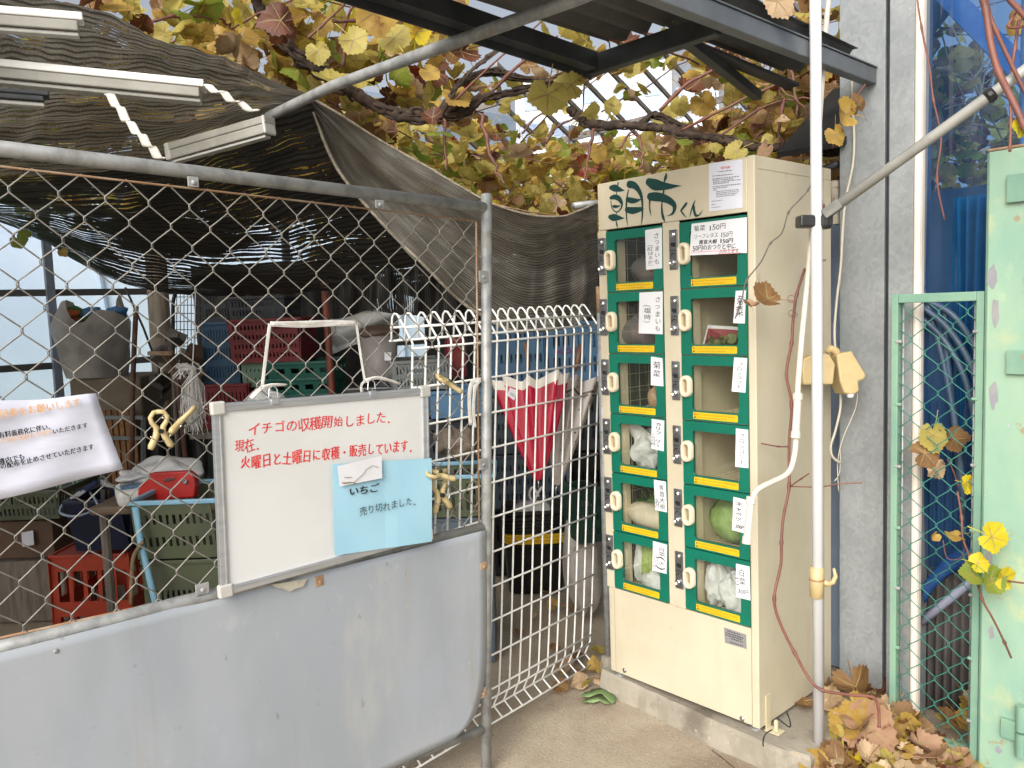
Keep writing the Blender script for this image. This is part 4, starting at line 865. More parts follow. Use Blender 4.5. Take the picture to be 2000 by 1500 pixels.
# laminated notice on the left
lc = [pX(-66, 789, .066), pX(188, 770, .070), pX(240, 916, .074), pX(-60, 991, .07)]
rws = [[lc[0].lerp(lc[1], j/12).lerp(lc[3].lerp(lc[2], j/12), i/8) + V(.004*sin(j*.8+i*.5), 0, .0025*sin(j*.7)*(1 if i == 0 else 0)) for j in range(13)] for i in range(9)]
b = MB(); b.sheet(rws); lam = tag(b.build('laminated_notice', LAMIN, None, smooth=True, solid=.0006), 'creased laminated paper notice with printed Japanese lines tied to the gate', 'notice')
def lp(x, y): return pX(x*.2, 740+y*.2, .079)
b = MB(); write_line(b, '袋の持参をお願いします', lp(-190, 425), lp(795, 268), .019, NX, 0, 1, .0008); write_line(b, 'レジ袋1枚あたり○円', lp(-60, 652), lp(512, 545), .0125, NX, 0, .95, .0005); b.build('lettering', ORANGEINK, lam)
b = MB(); write_line(b, '有料義務化に伴い、', lp(-10, 588), lp(530, 490), .0135, NX, 0, .98, .0006); write_line(b, 'いただきます', lp(516, 545), lp(862, 478), .0125, NX, 0, .98, .0005)
write_line(b, '機内でも', lp(-10, 845), lp(250, 785), .0135, NX, 0, .98, .0006); write_line(b, '袋の配布を止めさせていただきます', lp(-60, 905), lp(922, 690), .0135, NX, 0, .98, .0006); b.build('lettering', INK, lam)
# spring clips
def clip(label, u, v, gx, h_px, rot, turn, cat='clip'):
    c = pX(u, v, gx); s_ = (c-CAM).dot(_w)/CF*h_px
    t = thing('spring_clip', label, cat, c); b = MB()
    M_ = Matrix.Rotation(rot, 3, 'X') @ Matrix.Rotation(turn, 3, 'Z')
    def L(y, z, x=0): return c + M_ @ Vector((x*s_, y*s_, z*s_))
    for sg in (1, -1):
        b.tube([L(-sg*.05, .47, sg*.02), L(sg*.12, .45, sg*.02), L(sg*.20, .33, sg*.02), L(sg*.17, .20, sg*.02), L(sg*.085, .09, sg*.02), L(sg*.06, -.03, sg*.02), L(sg*.10, -.16, sg*.02), L(sg*.22, -.38, sg*.02), L(sg*.26, -.46, sg*.02)], [x*s_ for x in (.058, .06, .062, .06, .07, .085, .08, .09, .06)], 8)
    b.build('jaw', CLAMPY, t, smooth=True)
    b = MB(); b.lathe([(.06*s_, -.13*s_), (.06*s_, .13*s_)], 12, L(0, -.02), M_ @ Matrix.Rotation(radians(90), 3, 'Y')); b.build('pivot', BLACKP, t)
    b = MB(); b.tube([L(.3*cos(a)*.95, .02+.30*sin(a), .06) for a in [pi*(.15-1.35*i/12*.95)+.9 for i in range(13)]], .012*s_, 5); b.build('spring', CHROME, t, smooth=True)
clip('cream spring clip facing front on the chain link beside the laminated notice', 312, 840, GX+.022, 78, 0, 0)
clip('cream spring clip seen edge on, at the right of the front facing clip', 355, 822, GX+.024, 74, -.85, radians(75))
clip('cream spring clip gripping the mesh just above the right end of the whiteboard', 876, 748, GX+.020, 62, 1.05, radians(70))
clip('cream spring clip holding the blue notice at the right whiteboard edge', 858, 926, GX+.045, 66, 1.35, radians(72))
clip('cream spring clip hanging jaws up below the one on the blue notice', 860, 965, GX+.025, 74, .12, 0)
b = MB()
ribbon(b, [gp(940, 742), gp(922, 748), gp(917, 780), gp(920, 830)], .016); ribbon(b, [gp(936, 745, .016), gp(928, 760, .018), gp(925, 800, .018), gp(928, 835, .016)], .012); 
tag(b.build('cord_tie', TWINE, None, smooth=True, solid=.0015), 'frayed white cord tied round the gate wire beside the round post', 'cord')

# ================================================================ right side: pole, brace, column, green gate
pole = thing('white_pole', 'tall white pipe pole in front of the locker side', 'pole', (.78, .08, .0))
b = MB(); b.tube([(.783, .085, -.01), (.782, .082, 1.2), (.779, .078, 2.9)], .0165, 16); b.build('pipe', WHITEPVC, pole, smooth=True)
b = MB(); c = Vector((.78, .08, .60))
b.lathe([(.0175, -.05), (.021, -.048), (.021, .045), (.0175, .047)], 14, c); b.tube([c+_r*.02+V(0, 0, 0), c+_r*.034+V(0, 0, -.008), c+_r*.05+V(0, 0, -.002), c+_r*.058+V(0, 0, .018), c+_r*.052+V(0, 0, .042)], [.010, .009, .008, .007, .004], 8); b.build('hook_clip', SENSOR, pole, smooth=True)
b = MB(); b.lathe([(.0222, -.003), (.0222, .003)], 14, c+V(0, 0, .008)); b.build('tie_wire', RUST, pole)
# diagonal brace with its black cross clamp
cl = pD(1592, 433, 2.40); br = thing('diagonal_brace', 'grey pipe brace running up to the right from a black clamp', 'brace', cl)
e1 = pD(2330, -100, 1.93); d = (e1-cl).normalized(); b = MB(); b.tube([cl+d*.055, e1], .0150, 14); b.build('brace_pipe', mat('dull cream pipe', (.34, .335, .315, 1), (.27, .265, .245, 1), 8, .5, dirt=(.24, .2, .16, 1), dsc=12, dlo=.62, dhi=.75), br, smooth=True)
b = MB(); b.bar(cl-_r*.052, cl+_r*.045, .05, .036, (0, 0, 1)); b.lathe([(.026, -.022), (.028, -.012), (.028, .014), (.024, .022)], 12, cl+_r*.022); b.build('clamp_block', BLACKP, br, bevel=.006)
b = MB(); b.bar(cl+d*.03, cl+d*.085, .036, .030); b.lathe([(.007, 0), (.007, .012)], 8, cl+_r*.04-_w*.02, _w.to_track_quat('Z', 'Y').to_matrix()); b.build('clamp_socket', mat('worn grey casting', (.12, .12, .11, 1), (.2, .19, .17, 1), 20, .55), br, bevel=.004)
b = MB(); q = cl+d*((pD(1925, 186, 2.2)-cl).length); b.tube([q-d*.012, q-d*.004, q+d*.006, q+d*.012], [.016, .020, .020, .016], 12); b.build('binding', BLACKP, br)
# steel column
col_ = thing('steel_column', 'spangled galvanised steel column behind the locker', 'column', (.76, .56, 0))
b = MB(); b.bb(.634, .787, .530, .545, 0, 3.4); b.bb(.634, .646, .545, .66, 0, 3.4); b.build('left_flange', SPANGLE, col_, bevel=.002)
b = MB(); b.bb(.806, .884, .517, .532, 0, 3.4); b.bb(.8735, .884, .532, .66, 0, 3.4); b.build('right_flange', SPANGLE, col_, bevel=.002)
b = MB(); b.bb(.70, .87, .575, .60, 0, 3.4); b.build('recess_plate', GREYST, col_)
b = MB(); b.lathe([(.0115, 0), (.0115, 3.4)], 12, (.8965, .52, 0)); b.bb(.885, .908, .525, .545, 0, 3.4); tag(b.build('edge_pipe', mat('dull white edging', (.80, .73, .66, 1), (.70, .62, .55, 1), 5, .4), None, smooth=False), 'off white vertical edging pipe along the steel column', 'pipe')
b = MB(); b.bb(.40, .70, .80, .82, 0, 1.86); 
tag(b.build('blue_sheet', mat('pale blue sheet', (.58, .70, .90, 1), (.5, .62, .84, 1), 4, .5), None, origin=(.6, .81, 0)), 'pale blue upright sheet in the gap behind the locker', 'sheet')
# roof steel
bm_ = thing('roof_beam', 'grey painted roof beam passing the white pole to the column', 'beam', (.80, -.1, 2.14))
b = MB(); b.bar((.742, -1.5, 2.202), (.742, .528, 2.182), .036, .050); b.build('beam_bar', GREYST, bm_, bevel=.003)
b = MB(); b.bar((.742, -1.5, 2.230), (.742, .526, 2.210), .044, .004); b.build('beam_lip', GREYST, bm_)
b = MB(); b.bar((.22, -.325, 2.185), (.72, -.325, 2.185), .035, .055); tag(b.build('cross_beam', DARKST, None, bevel=.003, origin=(.5, -.325, 2.19)), 'dark cross beam under the corrugated canopy', 'beam')
b = MB(); b.bar((.355, -1.6, 2.225), (.295, -.31, 2.19), .04, .05); b.bar((.315, -1.6, 2.20), (.262, -.31, 2.165), .006, .03); tag(b.build('edge_beam', DARKST, None, bevel=.002, origin=(.32, -.9, 2.2)), 'dark angle beam left of the corrugated canopy', 'beam')
b = MB(); b.bar((.60, -.30, 2.185), (.46, .30, 2.15), .03, .03); b.bar((.555, -.28, 2.2), (.555, .36, 2.17), .05, .012); tag(b.build('batten', DARKST, None, bevel=.002, origin=(.5, 0, 2.17)), 'dark batten under the far end of the canopy', 'batten')
b = MB()
def corr(x0, x1, y0_, y1_, z, amp, pitch, dz=0):
    nx = int((x1-x0)/pitch*8); rows = []
    for i in range(2):
        y = (y0_, y1_)[i]; rows.append([(lerp(x0, x1, j/nx), y, z + dz*i + amp*1.5*max(-.8, min(.8, 1.5*sin(2*pi*j/8)))) for j in range(nx+1)])
    b.sheet(rows)
corr(.335, .758, -1.7, -.31, 2.262, .010, .076, -.018); cano = b.build('corrugated_canopy', CORRUG, None, solid=.0012, origin=(.65, -1, 2.25)); tag(cano, 'dark corrugated metal canopy above the locker', 'canopy')
b = MB(); corr(.50, .758, -.33, .40, 2.256, .010, .076, -.02); tag(b.build('corrugated_canopy', CORRUG, None, solid=.0012, origin=(.7, 0, 2.22)), 'short far corrugated sheet of the canopy beyond the cross beam', 'canopy')
b = MB(); b.bar((.54, .50, 1.98), (.50, 1.7, 2.75), .24, .02); tag(b.build('backing', mat('black sheeting', (.012, .013, .014, 1), (.02, .02, .022, 1), 6, .6), None, origin=(.52, .9, 2.2)), 'black sheeting behind the pole top beside the steel column', 'panel')
# overhead pipe
b = MB(); q0, q1 = pZ(1119, 0, 2.145), pZ(330, 320, 2.145); b.tube([q0+(q0-q1)*.22, q0, pZ(650, 168, 2.145), q1, q1+(q1-q0)*.2], .0160, 14); tag(b.build('overhead_pipe', GALVPIPE, None, smooth=True, origin=(-.3, -.8, 2.2)), 'galvanised overhead pipe carrying the shade net', 'pipe')
b = MB(); b.bb(-.05, 3.2, 1.9, 1.95, -.02, 1.95); tag(b.build('dark_partition', mat('dark partition', (.10, .12, .14, 1), (.15, .17, .19, 1), 3, .8), None, origin=(1.5, 1.9, 0)), 'added dark partition for the dim interior behind the blue net', 'wall')  # dark sheet added in place of the dim interior beyond the net
# conduits, cables, sensor lamp
b = MB(); pts = pDs([(1622, -30, 2.50), (1612, 70, 2.50), (1596, 300, 2.47), (1580, 520, 2.45), (1566, 660, 2.44), (1558, 765, 2.43), (1555, 850, 2.425), (1551, 893, 2.42), (1538, 925, 2.415), (1500, 945, 2.39), (1478, 958, 2.375), (1469, 980, 2.37), (1464, 1010, 2.37), (1459, 1062, 2.37)])
b.tube(catmull(pts, 4), .0085, 10); cdt = tag(b.build('conduit', CREAMPVC, None, smooth=True, origin=pts[5]), 'bent cream conduit running down in front of the locker side', 'conduit')
def collar(p, q, r): 
    k = MB(); k.tube([p, p.lerp(q, .15), p.lerp(q, .16), p.lerp(q, .84), p.lerp(q, .85), q], [r*1.25, r*1.25, r, r, r*1.25, r*1.25], 10); return k.build('coupling', CREAMPVC, cdt, smooth=False)
collar(pD(1558.5, 768, 2.427), pD(1553.5, 856, 2.42), .0112); collar(pD(1467.5, 970, 2.365), pD(1458.5, 1062, 2.362), .0115)
b = MB(); cpts = pDs([(1668, -30, 2.72), (1664, 150, 2.72), (1668, 300, 2.72), (1650, 400, 2.70), (1642, 520, 2.70), (1634, 590, 2.70), (1630, 660, 2.69), (1638, 735, 2.69), (1642, 790, 2.70), (1632, 840, 2.70), (1623, 870, 2.70), (1626, 892, 2.70), (1641, 904, 2.71)])
b.tube(catmull(cpts, 5), .0042, 8); tag(b.build('cable', BEIGECORD, None, smooth=True, origin=cpts[4]), 'beige cable hanging down the left face of the steel column', 'cable')
b = MB(); cpts = pDs([(1703, -30, 2.7), (1704, 60, 2.7), (1701, 150, 2.7), (1690, 190, 2.7), (1680, 210, 2.7)]); b.tube(catmull(cpts, 5), .0022, 6); tag(b.build('cable', BEIGECORD, None, smooth=True, origin=cpts[1]), 'thin cord dangling over the upper part of the steel column', 'cable')
b = MB()
for pp in ([(1675, 768, 2.72), (1670, 800, 2.72), (1645, 860, 2.72), (1636, 905, 2.72), (1638, 960, 2.73)], [(1641, 870, 2.73), (1640, 920, 2.73), (1630, 940, 2.73)]): b.tube(catmull(pDs(pp), 5), .0018, 6)
tag(b.build('cable', BEIGECORD, None, smooth=True, origin=pD(1640, 900, 2.72)), 'thin grey wire trailing below the yellowed sensor lamp', 'cable')
sl = thing('sensor_lamp', 'yellowed twin sensor lamp fixed between locker and column', 'lamp', pD(1625, 730, 2.68))
b = MB(); c = pD(1598, 722, 2.66); rot = _w.to_track_quat('Z', 'Y').to_matrix()
def hexa(pts, t0, t1, nm): 
    k = MB(); a = pDs([(u, v, t0) for u, v in pts]); k.prism(a, _w*(t1-t0)); return k.build(nm, SENSOR, sl, bevel=.006)
hexa([(1570, 700), (1586, 693), (1606, 690), (1621, 692), (1632, 712), (1628, 751), (1570, 752), (1567, 725)], 2.62, 2.76, 'lamp_head')
hexa([(1634, 692), (1664, 685), (1676, 706), (1692, 732), (1689, 741), (1677, 745), (1679, 764), (1668, 771), (1650, 769), (1641, 745)], 2.63, 2.72, 'sensor_head')
b = MB(); b.tube(pDs([(1614, 688, 2.66), (1622, 681, 2.66), (1632, 686, 2.66), (1640, 696, 2.66)]), [.008, .014, .014, .01], 10); b.build('swivel', SENSOR, sl, smooth=True)
b = MB(); b.lathe([(.001, -.012), (.010, -.010), (.012, 0), (.010, .008)], 12, pD(1661, 770, 2.645)); b.build('sensor_lens', mat('white lens', (.8, .8, .78, 1), None, 4, .2), sl, smooth=True)
b = MB(); b.tube([(.60, .56, 1.72), (.60, .56, 1.86)], .021, 14); b.tube([(.60, .56, 1.845), (.60, .56, 1.868)], .024, 14); tag(b.build('drain_stub', mat('weathered beige pipe', (.42, .37, .30, 1), (.3, .25, .2, 1), 12, .6, dirt=(.12, .1, .08, 1), dsc=25), None, smooth=False, origin=(.6, .56, 1.8)), 'short weathered beige pipe behind the locker top corner', 'pipe')
b = MB(); b.tube([(.615, .56, 1.925), (.3, .72, 1.91)], .012, 10); tag(b.build('dark_rod', DARKST, None, smooth=True, origin=(.5, .6, 1.92)), 'dark rod lying level behind the locker top', 'rod')
# green framed chain link panel
gp_ = thing('green_mesh_gate', 'narrow mint framed gate with green coated chain link', 'gate', (.995, .43, .0))
def ft(nm, x0, x1, z0, z1, y0_=.405, y1_=.445):
    k = MB(); k.bb(x0, x1, y0_, y1_, z0, z1); return k.build(nm, MINTF, gp_, bevel=.003)
ft('frame_post', .863, .884, .035, 1.468); ft('frame_post', 1.108, 1.130, .0, 1.468); ft('frame_rail', .884, 1.108, 1.44, 1.468); ft('frame_rail', .884, 1.108, .015, .050)
b = MB()
a2, h2 = .0405, .0415
for i in range(-1, 7):
    pts = []
    for k in range(0, 36):
        cN = i if (k+i) % 2 == 0 else i+1; sgn = 1 if (k+i) % 2 == 0 else -1; x = .879 + a2*cN; z = 1.45 - h2*k
        x = min(max(x, .874), 1.118)
        pts += [(x - sgn*.0016, .418-.0015*sgn, z+.0035), (x - sgn*.0016, .418-.0015*sgn, z-.0035)]
    b.tube(pts, .0017, 5, caps=False)
b.build('chain_link', TEALWIRE, gp_, smooth=True)
b = MB(); b.tube([(.893, .425, .06), (.893, .425, 1.44)], .003, 6); b.tube([(1.100, .425, .06), (1.100, .425, 1.44)], .003, 6); b.build('tension_rod', GALVPIPE, gp_, smooth=True)
for k in range(7):
    b = MB(); z = .12+.2*k; b.box((.886, .408, z), (.020, .012, .009)); b.box((1.108, .408, z+.03), (.016, .012, .009)); b.build('rod_clip', MINTF if k % 2 else GALVPIPE, gp_, bevel=.002)
mp_ = thing('mint_steel_post', 'broad mint green steel post with peeling paint', 'post', (1.2, .40, 0))
b = MB(); b.bb(1.1415, 1.30, .385, .45, -.02, 1.862); b.build('post_box', MINT, mp_, bevel=.004)
b = MB(); b.bb(1.1330, 1.1408, .40, .445, -.02, 1.862); b.build('post_edge', MINTF, mp_, bevel=.002)
b = MB(); b.bb(1.140, 1.302, .3835, .452, 1.8625, 1.870); b.build('rusty_cap', RUST, mp_, bevel=.002)
b = MB(); rd = random.Random(4)
for (u, v, su, sv) in ((1938, 540, 10, 24), (1944, 612, 7, 30), (1940, 770, 9, 28), (1930, 1098, 9, 28), (1936, 1235, 6, 16), (1950, 1465, 6, 8)):
    p = pY(u, v, .3842); pts = [p+V(su*.0017*cos(a)*rd.uniform(.6, 1), 0, sv*.0017*sin(a)*rd.uniform(.6, 1)) for a in [2*pi*i/14 for i in range(14)]]; b.prism(pts, (0, -.0004, 0))
b.build('bare_patch', BAREG, mp_)
for (u0, v0, u1, v1) in ((1967, 342, 2012, 392), (1966, 684, 2012, 732), (1955, 1401, 1988, 1449)):
    p, q = pY(u0, v0, .375), pY(u1, v1, .375); b = MB(); b.bb(p.x, q.x, .370, .3846, q.z, p.z); hg = b.build('hinge_plate', MINTF, mp_, bevel=.002)
b = MB(); q = pY(1994, 1430, .365); b.tube([q-V(0, 0, .075), q-V(0, 0, .003)], .014, 12); b.tube([q+V(0, 0, .003), q+V(0, 0, .08)], .014, 12); b.build('hinge_barrel', MINTF, mp_, smooth=False)
# blue net wall behind the gate, clear corrugated sheet below, hoses
BLUEN = see_through('blue fine net', (.40, .62, .93, 1), .68, .4, tcol=(.02, .10, .28, 1), gloss=.02)
b = MB(); rows = []
for i in range(40):
    z = lerp(3.1, .60, i/39); rows.append([(lerp(.84, 1.60, j/40), .63 + .012*sin(j*.9+z*2)+.006*sin(j*2.3-z*5) + (.03*max(0, .9-z)), z + (-.10*(1-j/16)**2 if i > 34 and j < 16 else 0)) for j in range(41)])
b.sheet(rows); tag(b.build('blue_net', BLUEN, None, smooth=True, origin=(1.2, .63, .6)), 'translucent blue net curtain behind the green gate', 'net')
DB = mat('deep blue net bundle', (.006, .045, .17, 1), (.012, .07, .23, 1), 14, .5, bump=.4, bsc=60, stretch=(1, 1, 4))
b = MB(); rows = []
for i in range(14):
    q = i/13; rows.append([])
    for j in range(12):
        a = 2*pi*j/11; c_ = Vector(catmull([(.90, .60, .46), (.94, .60, .52), (1.02, .60, .60), (1.15, .60, .645), (1.34, .60, .66)], 4)[min(16, int(q*16))]); r_ = .035*(1+.25*sin(3*a+q*9))
        rows[-1].append(c_ + V(0, .5*r_*cos(a), r_*sin(a)))
b.sheet(rows); tag(b.build('net_hem', DB, None, smooth=True, origin=(1.1, .6, .6)), 'rolled deep blue hem bundle of the net', 'net')
TEALN = mat('teal folded net', (.03, .20, .24, 1), (.05, .27, .30, 1), 8, .6, bump=.2, bsc=50)
b = MB(); rows = []
for i in range(16):
    z = lerp(1.78, .95, i/15); rows.append([(lerp(.93, 1.16, j/50)+.02*(i/15)*sin(j*.3), .72 + .025*sin(j*.95+.4*sin(z*4)), z) for j in range(51)])
b.sheet(rows); tag(b.build('folded_net', TEALN, None, smooth=True, solid=.002, origin=(1.04, .72, .95)), 'teal net hanging in folds behind the blue curtain', 'net')
HOSE = mat('slate blue hose', (.045, .075, .13, 1), (.07, .11, .17, 1), 10, .4)
hs = [[(1800, 600), (1850, 640), (1895, 710), (1922, 800)], [(1800, 622), (1845, 665), (1885, 740), (1910, 850)], [(1802, 585), (1860, 615), (1905, 680), (1940, 770)], [(1800, 560), (1825, 640), (1850, 740), (1870, 860), (1882, 980)], [(1845, 600), (1852, 720), (1868, 860), (1880, 1000)]]
for i, h in enumerate(hs):
    b = MB(); b.tube(catmull([pY(u, v, .585+.006*i) for u, v in h], 6), .010, 10); o = b.build('hose', HOSE, None, smooth=True, origin=pY(*h[1], .6)); tag(o, 'slate blue hose in the bundle curving behind the green chain link', 'hose', 'hoses behind the green gate')
CLR = mat('grey clear corrugated sheet', (.17, .155, .15, 1), (.23, .21, .21, 1), 8, .3, trans=.25)
b = MB(); nj = 170; b.sheet([[(lerp(.83, 1.6, j/nj), .70+.006*sin(j*1.05), z) for j in range(nj+1)] for z in (1.1, 0)]); tag(b.build('clear_corrugated_sheet', CLR, None, smooth=True, solid=.001, origin=(1.2, .7, 0)), 'greyed clear corrugated sheet behind the lower green gate', 'sheet')
b = MB(); b.tube([pY(1800, 1215, .60), pY(1915, 1120, .60)], .014, 10); tag(b.build('slanted_rail', mat('lilac grey pipe', (.32, .33, .45, 1), None, 5, .4), None, smooth=True, origin=pY(1850, 1170, .6)), 'lilac grey pipe slanting behind the lower green chain link', 'pipe')
b = MB(); b.bar(pD(1820, -40, 2.9), pD(2020, 165, 2.75), .04, .07); tag(b.build('sloping_frame', mat('blue grey frame', (.16, .24, .40, 1), (.3, .36, .45, 1), 8, .5), None, origin=pD(1900, 60, 2.8)), 'blue grey frame bar sloping down above the blue net', 'frame bar')
b = MB(); b.lathe([(.012, 0), (.012, 2.6)], 10, (1.115, .78, 0)); tag(b.build("thin_upright", GALVPIPE, None, smooth=True, origin=(1.115, .78, 0)), "thin upright pipe seen through the upper blue net", 'pipe')

# ================================================================ shade net
NETC = net_mat('brown shade net', (.15, .137, .115, 1), (.36, .33, .28, 1), 50, (-.05, .24), 6.5, 0, -.02, .8)
NETF = net_mat('tan shade net', (.12, .109, .093, 1), (.30, .275, .238, 1), 46, (-.05, .13), 5.0, 150, -.02, .75)
net = thing('shade_net', 'torn brown shade net draped over the overhead pipe above the storage area', 'shade net', (-.5, -.78, 1.5))
def curve_row(pts, n, seed=0, amp=.0):
    q = catmull(pts, 8); L = [0]
    for a, c in zip(q, q[1:]): L.append(L[-1] + (Vector(c)-Vector(a)).length)
    out = []; k = 0
    for i in range(n):
        s_ = L[-1]*i/(n-1)
        while k < len(L)-2 and L[k+1] < s_: k += 1
        f_ = (s_-L[k])/max(1e-9, L[k+1]-L[k]); out.append(Vector(q[k]).lerp(Vector(q[k+1]), min(1, f_)))
    return out
def loft(rows, n, m):      # rows: lists of (u,v,distance) -> smooth grid of points
    R_ = [curve_row([tuple(pD(*p)) for p in r], n) for r in rows]; cols = [curve_row([tuple(r[j]) for r in R_], m) for j in range(n)]
    return [[cols[j][i] for j in range(n)] for i in range(m)]
# ceiling part, from its edge above the gate, over the pipe, sagging down behind
rowsA = [
 [(-320, -120, 2.05), (-60, -35, 2.15), (150, 8, 2.3), (300, 66, 2.40), (420, 108, 2.50), (520, 150, 2.58), (612, 188, 2.62)],
 [(-320, 40, 2.15), (-60, 70, 2.28), (150, 100, 2.42), (300, 130, 2.54), (420, 152, 2.60), (520, 172, 2.62), (614, 191, 2.635)],
 [(-320, 190, 2.35), (-60, 190, 2.5), (150, 192, 2.65), (300, 196, 2.70), (420, 196, 2.70), (520, 193, 2.68), (618, 194, 2.65)],
 [(-320, 345, 2.95), (-60, 345, 2.96), (150, 338, 2.96), (320, 312, 2.93), (440, 262, 2.83), (530, 222, 2.74), (622, 198, 2.67)],
 [(-320, 400, 3.1), (-60, 388, 3.15), (150, 392, 3.2), (330, 395, 3.16), (480, 372, 3.08), (600, 330, 2.98), (680, 300, 2.92)],
 [(-320, 420, 3.3), (-60, 412, 3.4), (120, 430, 3.5), (320, 478, 3.5), (500, 486, 3.42), (660, 460, 3.32), (790, 430, 3.22)],
 [(-320, 425, 3.6), (-60, 415, 3.75), (90, 468, 3.8), (250, 540, 3.75), (440, 562, 3.7), (640, 560, 3.6), (880, 560, 3.5)],
 [(-320, 430, 3.8), (-60, 418, 3.95), (100, 480, 3.95), (240, 552, 3.9), (360, 576, 3.88), (560, 574, 3.8), (700, 566, 3.75), (900, 600, 3.6)]]
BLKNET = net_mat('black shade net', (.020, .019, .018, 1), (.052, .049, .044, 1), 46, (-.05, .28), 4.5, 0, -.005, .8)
for nm, rws_, m_, netm, vs_ in (('ceiling_drape', rowsA[:4], 52, NETC, .85), ('black_drape', rowsA[3:], 60, BLKNET, .95)):
    G_ = loft(rws_, 130, m_)
    for i, r in enumerate(G_):
        for j, p in enumerate(r):
            a = i/(m_-1)*.5 + (.5 if nm == 'black_drape' else 0); s_ = j/129
            e_ = 1 if nm == 'ceiling_drape' else min(1, i/6)
            p += V(0, 0, 1)*(.020*noise.noise(V(s_*4, a*16, 1)) + .012*noise.noise(V(s_*9, a*34, 5)) + .010*noise.noise(V(s_*24, a*7, 9)))*min(1, (1-s_)*5+.15)*e_
    b = MB(); b.sheet(G_, lambda i, j: (j/129*1.0, i/(m_-1)*vs_+.02*noise.noise(V(j*.06, i*.05, 2)))); b.build(nm, netm, net, smooth=True)
# net roof and curtain added out of view to keep sun off the store
b = MB(); b.sheet([[(lerp(-4.3, -.02, j/20), lerp(-2.15, -7.5, i/24), 2.36+.04*sin(j*.8)*sin(i*.6)) for j in range(21)] for i in range(25)], lambda i, j: (j/20*2, i/24*3)); b.build('ceiling_drape', NETC, net, smooth=True)
b = MB(); b.sheet([[(-.02+.03*sin(i*.9), lerp(-2.75, -7.5, i/40), z) for i in range(41)] for z in (2.36, 0)], lambda i, j: (j/40*2, i*1.2)); b.build('unseen_curtain', BLKNET, net, smooth=True)
# hanging end behind the gate, seen darker through the chain link
rowsC = [[(640, 540, 3.55), (720, 530, 3.5), (820, 520, 3.45), (960, 500, 3.4)], [(645, 575, 3.57), (720, 572, 3.52), (820, 570, 3.47), (960, 570, 3.42)], [(650, 598, 3.6), (720, 607, 3.55), (820, 618, 3.5), (960, 628, 3.45)]]
G_ = loft(rowsC, 60, 16)
for i, r in enumerate(G_):
    for j, p in enumerate(r): p += _w*(.03*sin(j*.5+i*.1)+.012*sin(j*1.3))
b = MB(); b.sheet(G_, lambda i, j: (i/15*.3, j/59*1.5)); b.build('hanging_end', BLKNET, net, smooth=True)
# front flap, paler, its top edge swagged to the post beside the locker
rowsB = [
 [(603, 189, 2.64), (660, 222, 2.70), (740, 272, 2.80), (830, 322, 2.84), (900, 365, 2.88), (960, 398, 2.92), (1030, 420, 2.98), (1095, 424, 3.04), (1130, 412, 3.08), (1167, 396, 3.12)],
 [(604, 195, 2.66), (662, 258, 2.74), (740, 330, 2.84), (830, 385, 2.88), (900, 428, 2.92), (965, 455, 3.0), (1035, 466, 3.08), (1090, 458, 3.16), (1128, 450, 3.20), (1168, 450, 3.26)],
 [(606, 200, 2.69), (662, 292, 2.80), (742, 378, 2.90), (832, 448, 2.94), (905, 500, 3.02), (975, 530, 3.10), (1038, 535, 3.18), (1088, 520, 3.26), (1130, 520, 3.30), (1169, 520, 3.38)],
 [(608, 205, 2.71), (660, 330, 2.84), (745, 435, 2.94), (832, 522, 2.97), (905, 592, 3.08), (985, 640, 3.18), (1042, 650, 3.26), (1090, 645, 3.34), (1130, 630, 3.40), (1169, 612, 3.46)]]
G_ = loft(rowsB, 140, 60)
for i, r in enumerate(G_):
    for j, p in enumerate(r):
        a = i/59; s_ = j/139
        fold = .020*sin(a*9+s_*8)*sin(pi*min(1, s_*1.3)) + .012*sin(a*19-s_*10) + (.030*sin(s_*58)*min(1, (s_-.76)*9) if s_ > .76 else .004*sin(s_*60))*a**.2
        p += _w*fold
b = MB(); b.sheet(G_, lambda i, j: (j/139*1.0, i/59*1.05+.03*sin(j/139*14))); b.build('front_flap', NETF, net, smooth=True)
# bright rolled selvedge along the flap's lower edge and the top edge cord
b = MB(); q = [tuple(Vector(p)+_w*-.004) for p in G_[-1]][2:105]; b.tube(q, .006, 8); q = [tuple(p) for p in G_[0]]; b.tube(q[::3], .0045, 6); b.build('selvedge', mat('net selvedge', (.32, .28, .22, 1), (.2, .17, .13, 1), 60, .6, bump=.5, bsc=160), net, smooth=True)
b = MB(); b.tube(wiggle(pD(960, 398, 2.9), pD(1240, 432, 3.3), 8, .012, sag=.015), .003, 6); tag(b.build('rusty_wire', RUST, None, smooth=True, origin=pD(1100, 415, 3.1)), 'rusty wire along the top edge of the net flap', 'wire')
b = MB(); b.tube([pD(1120, 402, 3.18), pD(1215, 392, 3.3)], .014, 10); tag(b.build('net_pipe', GALVPIPE, None, smooth=True, origin=pD(1150, 400, 3.2)), 'short grey pipe end behind the gathered net beside the locker', 'pipe')

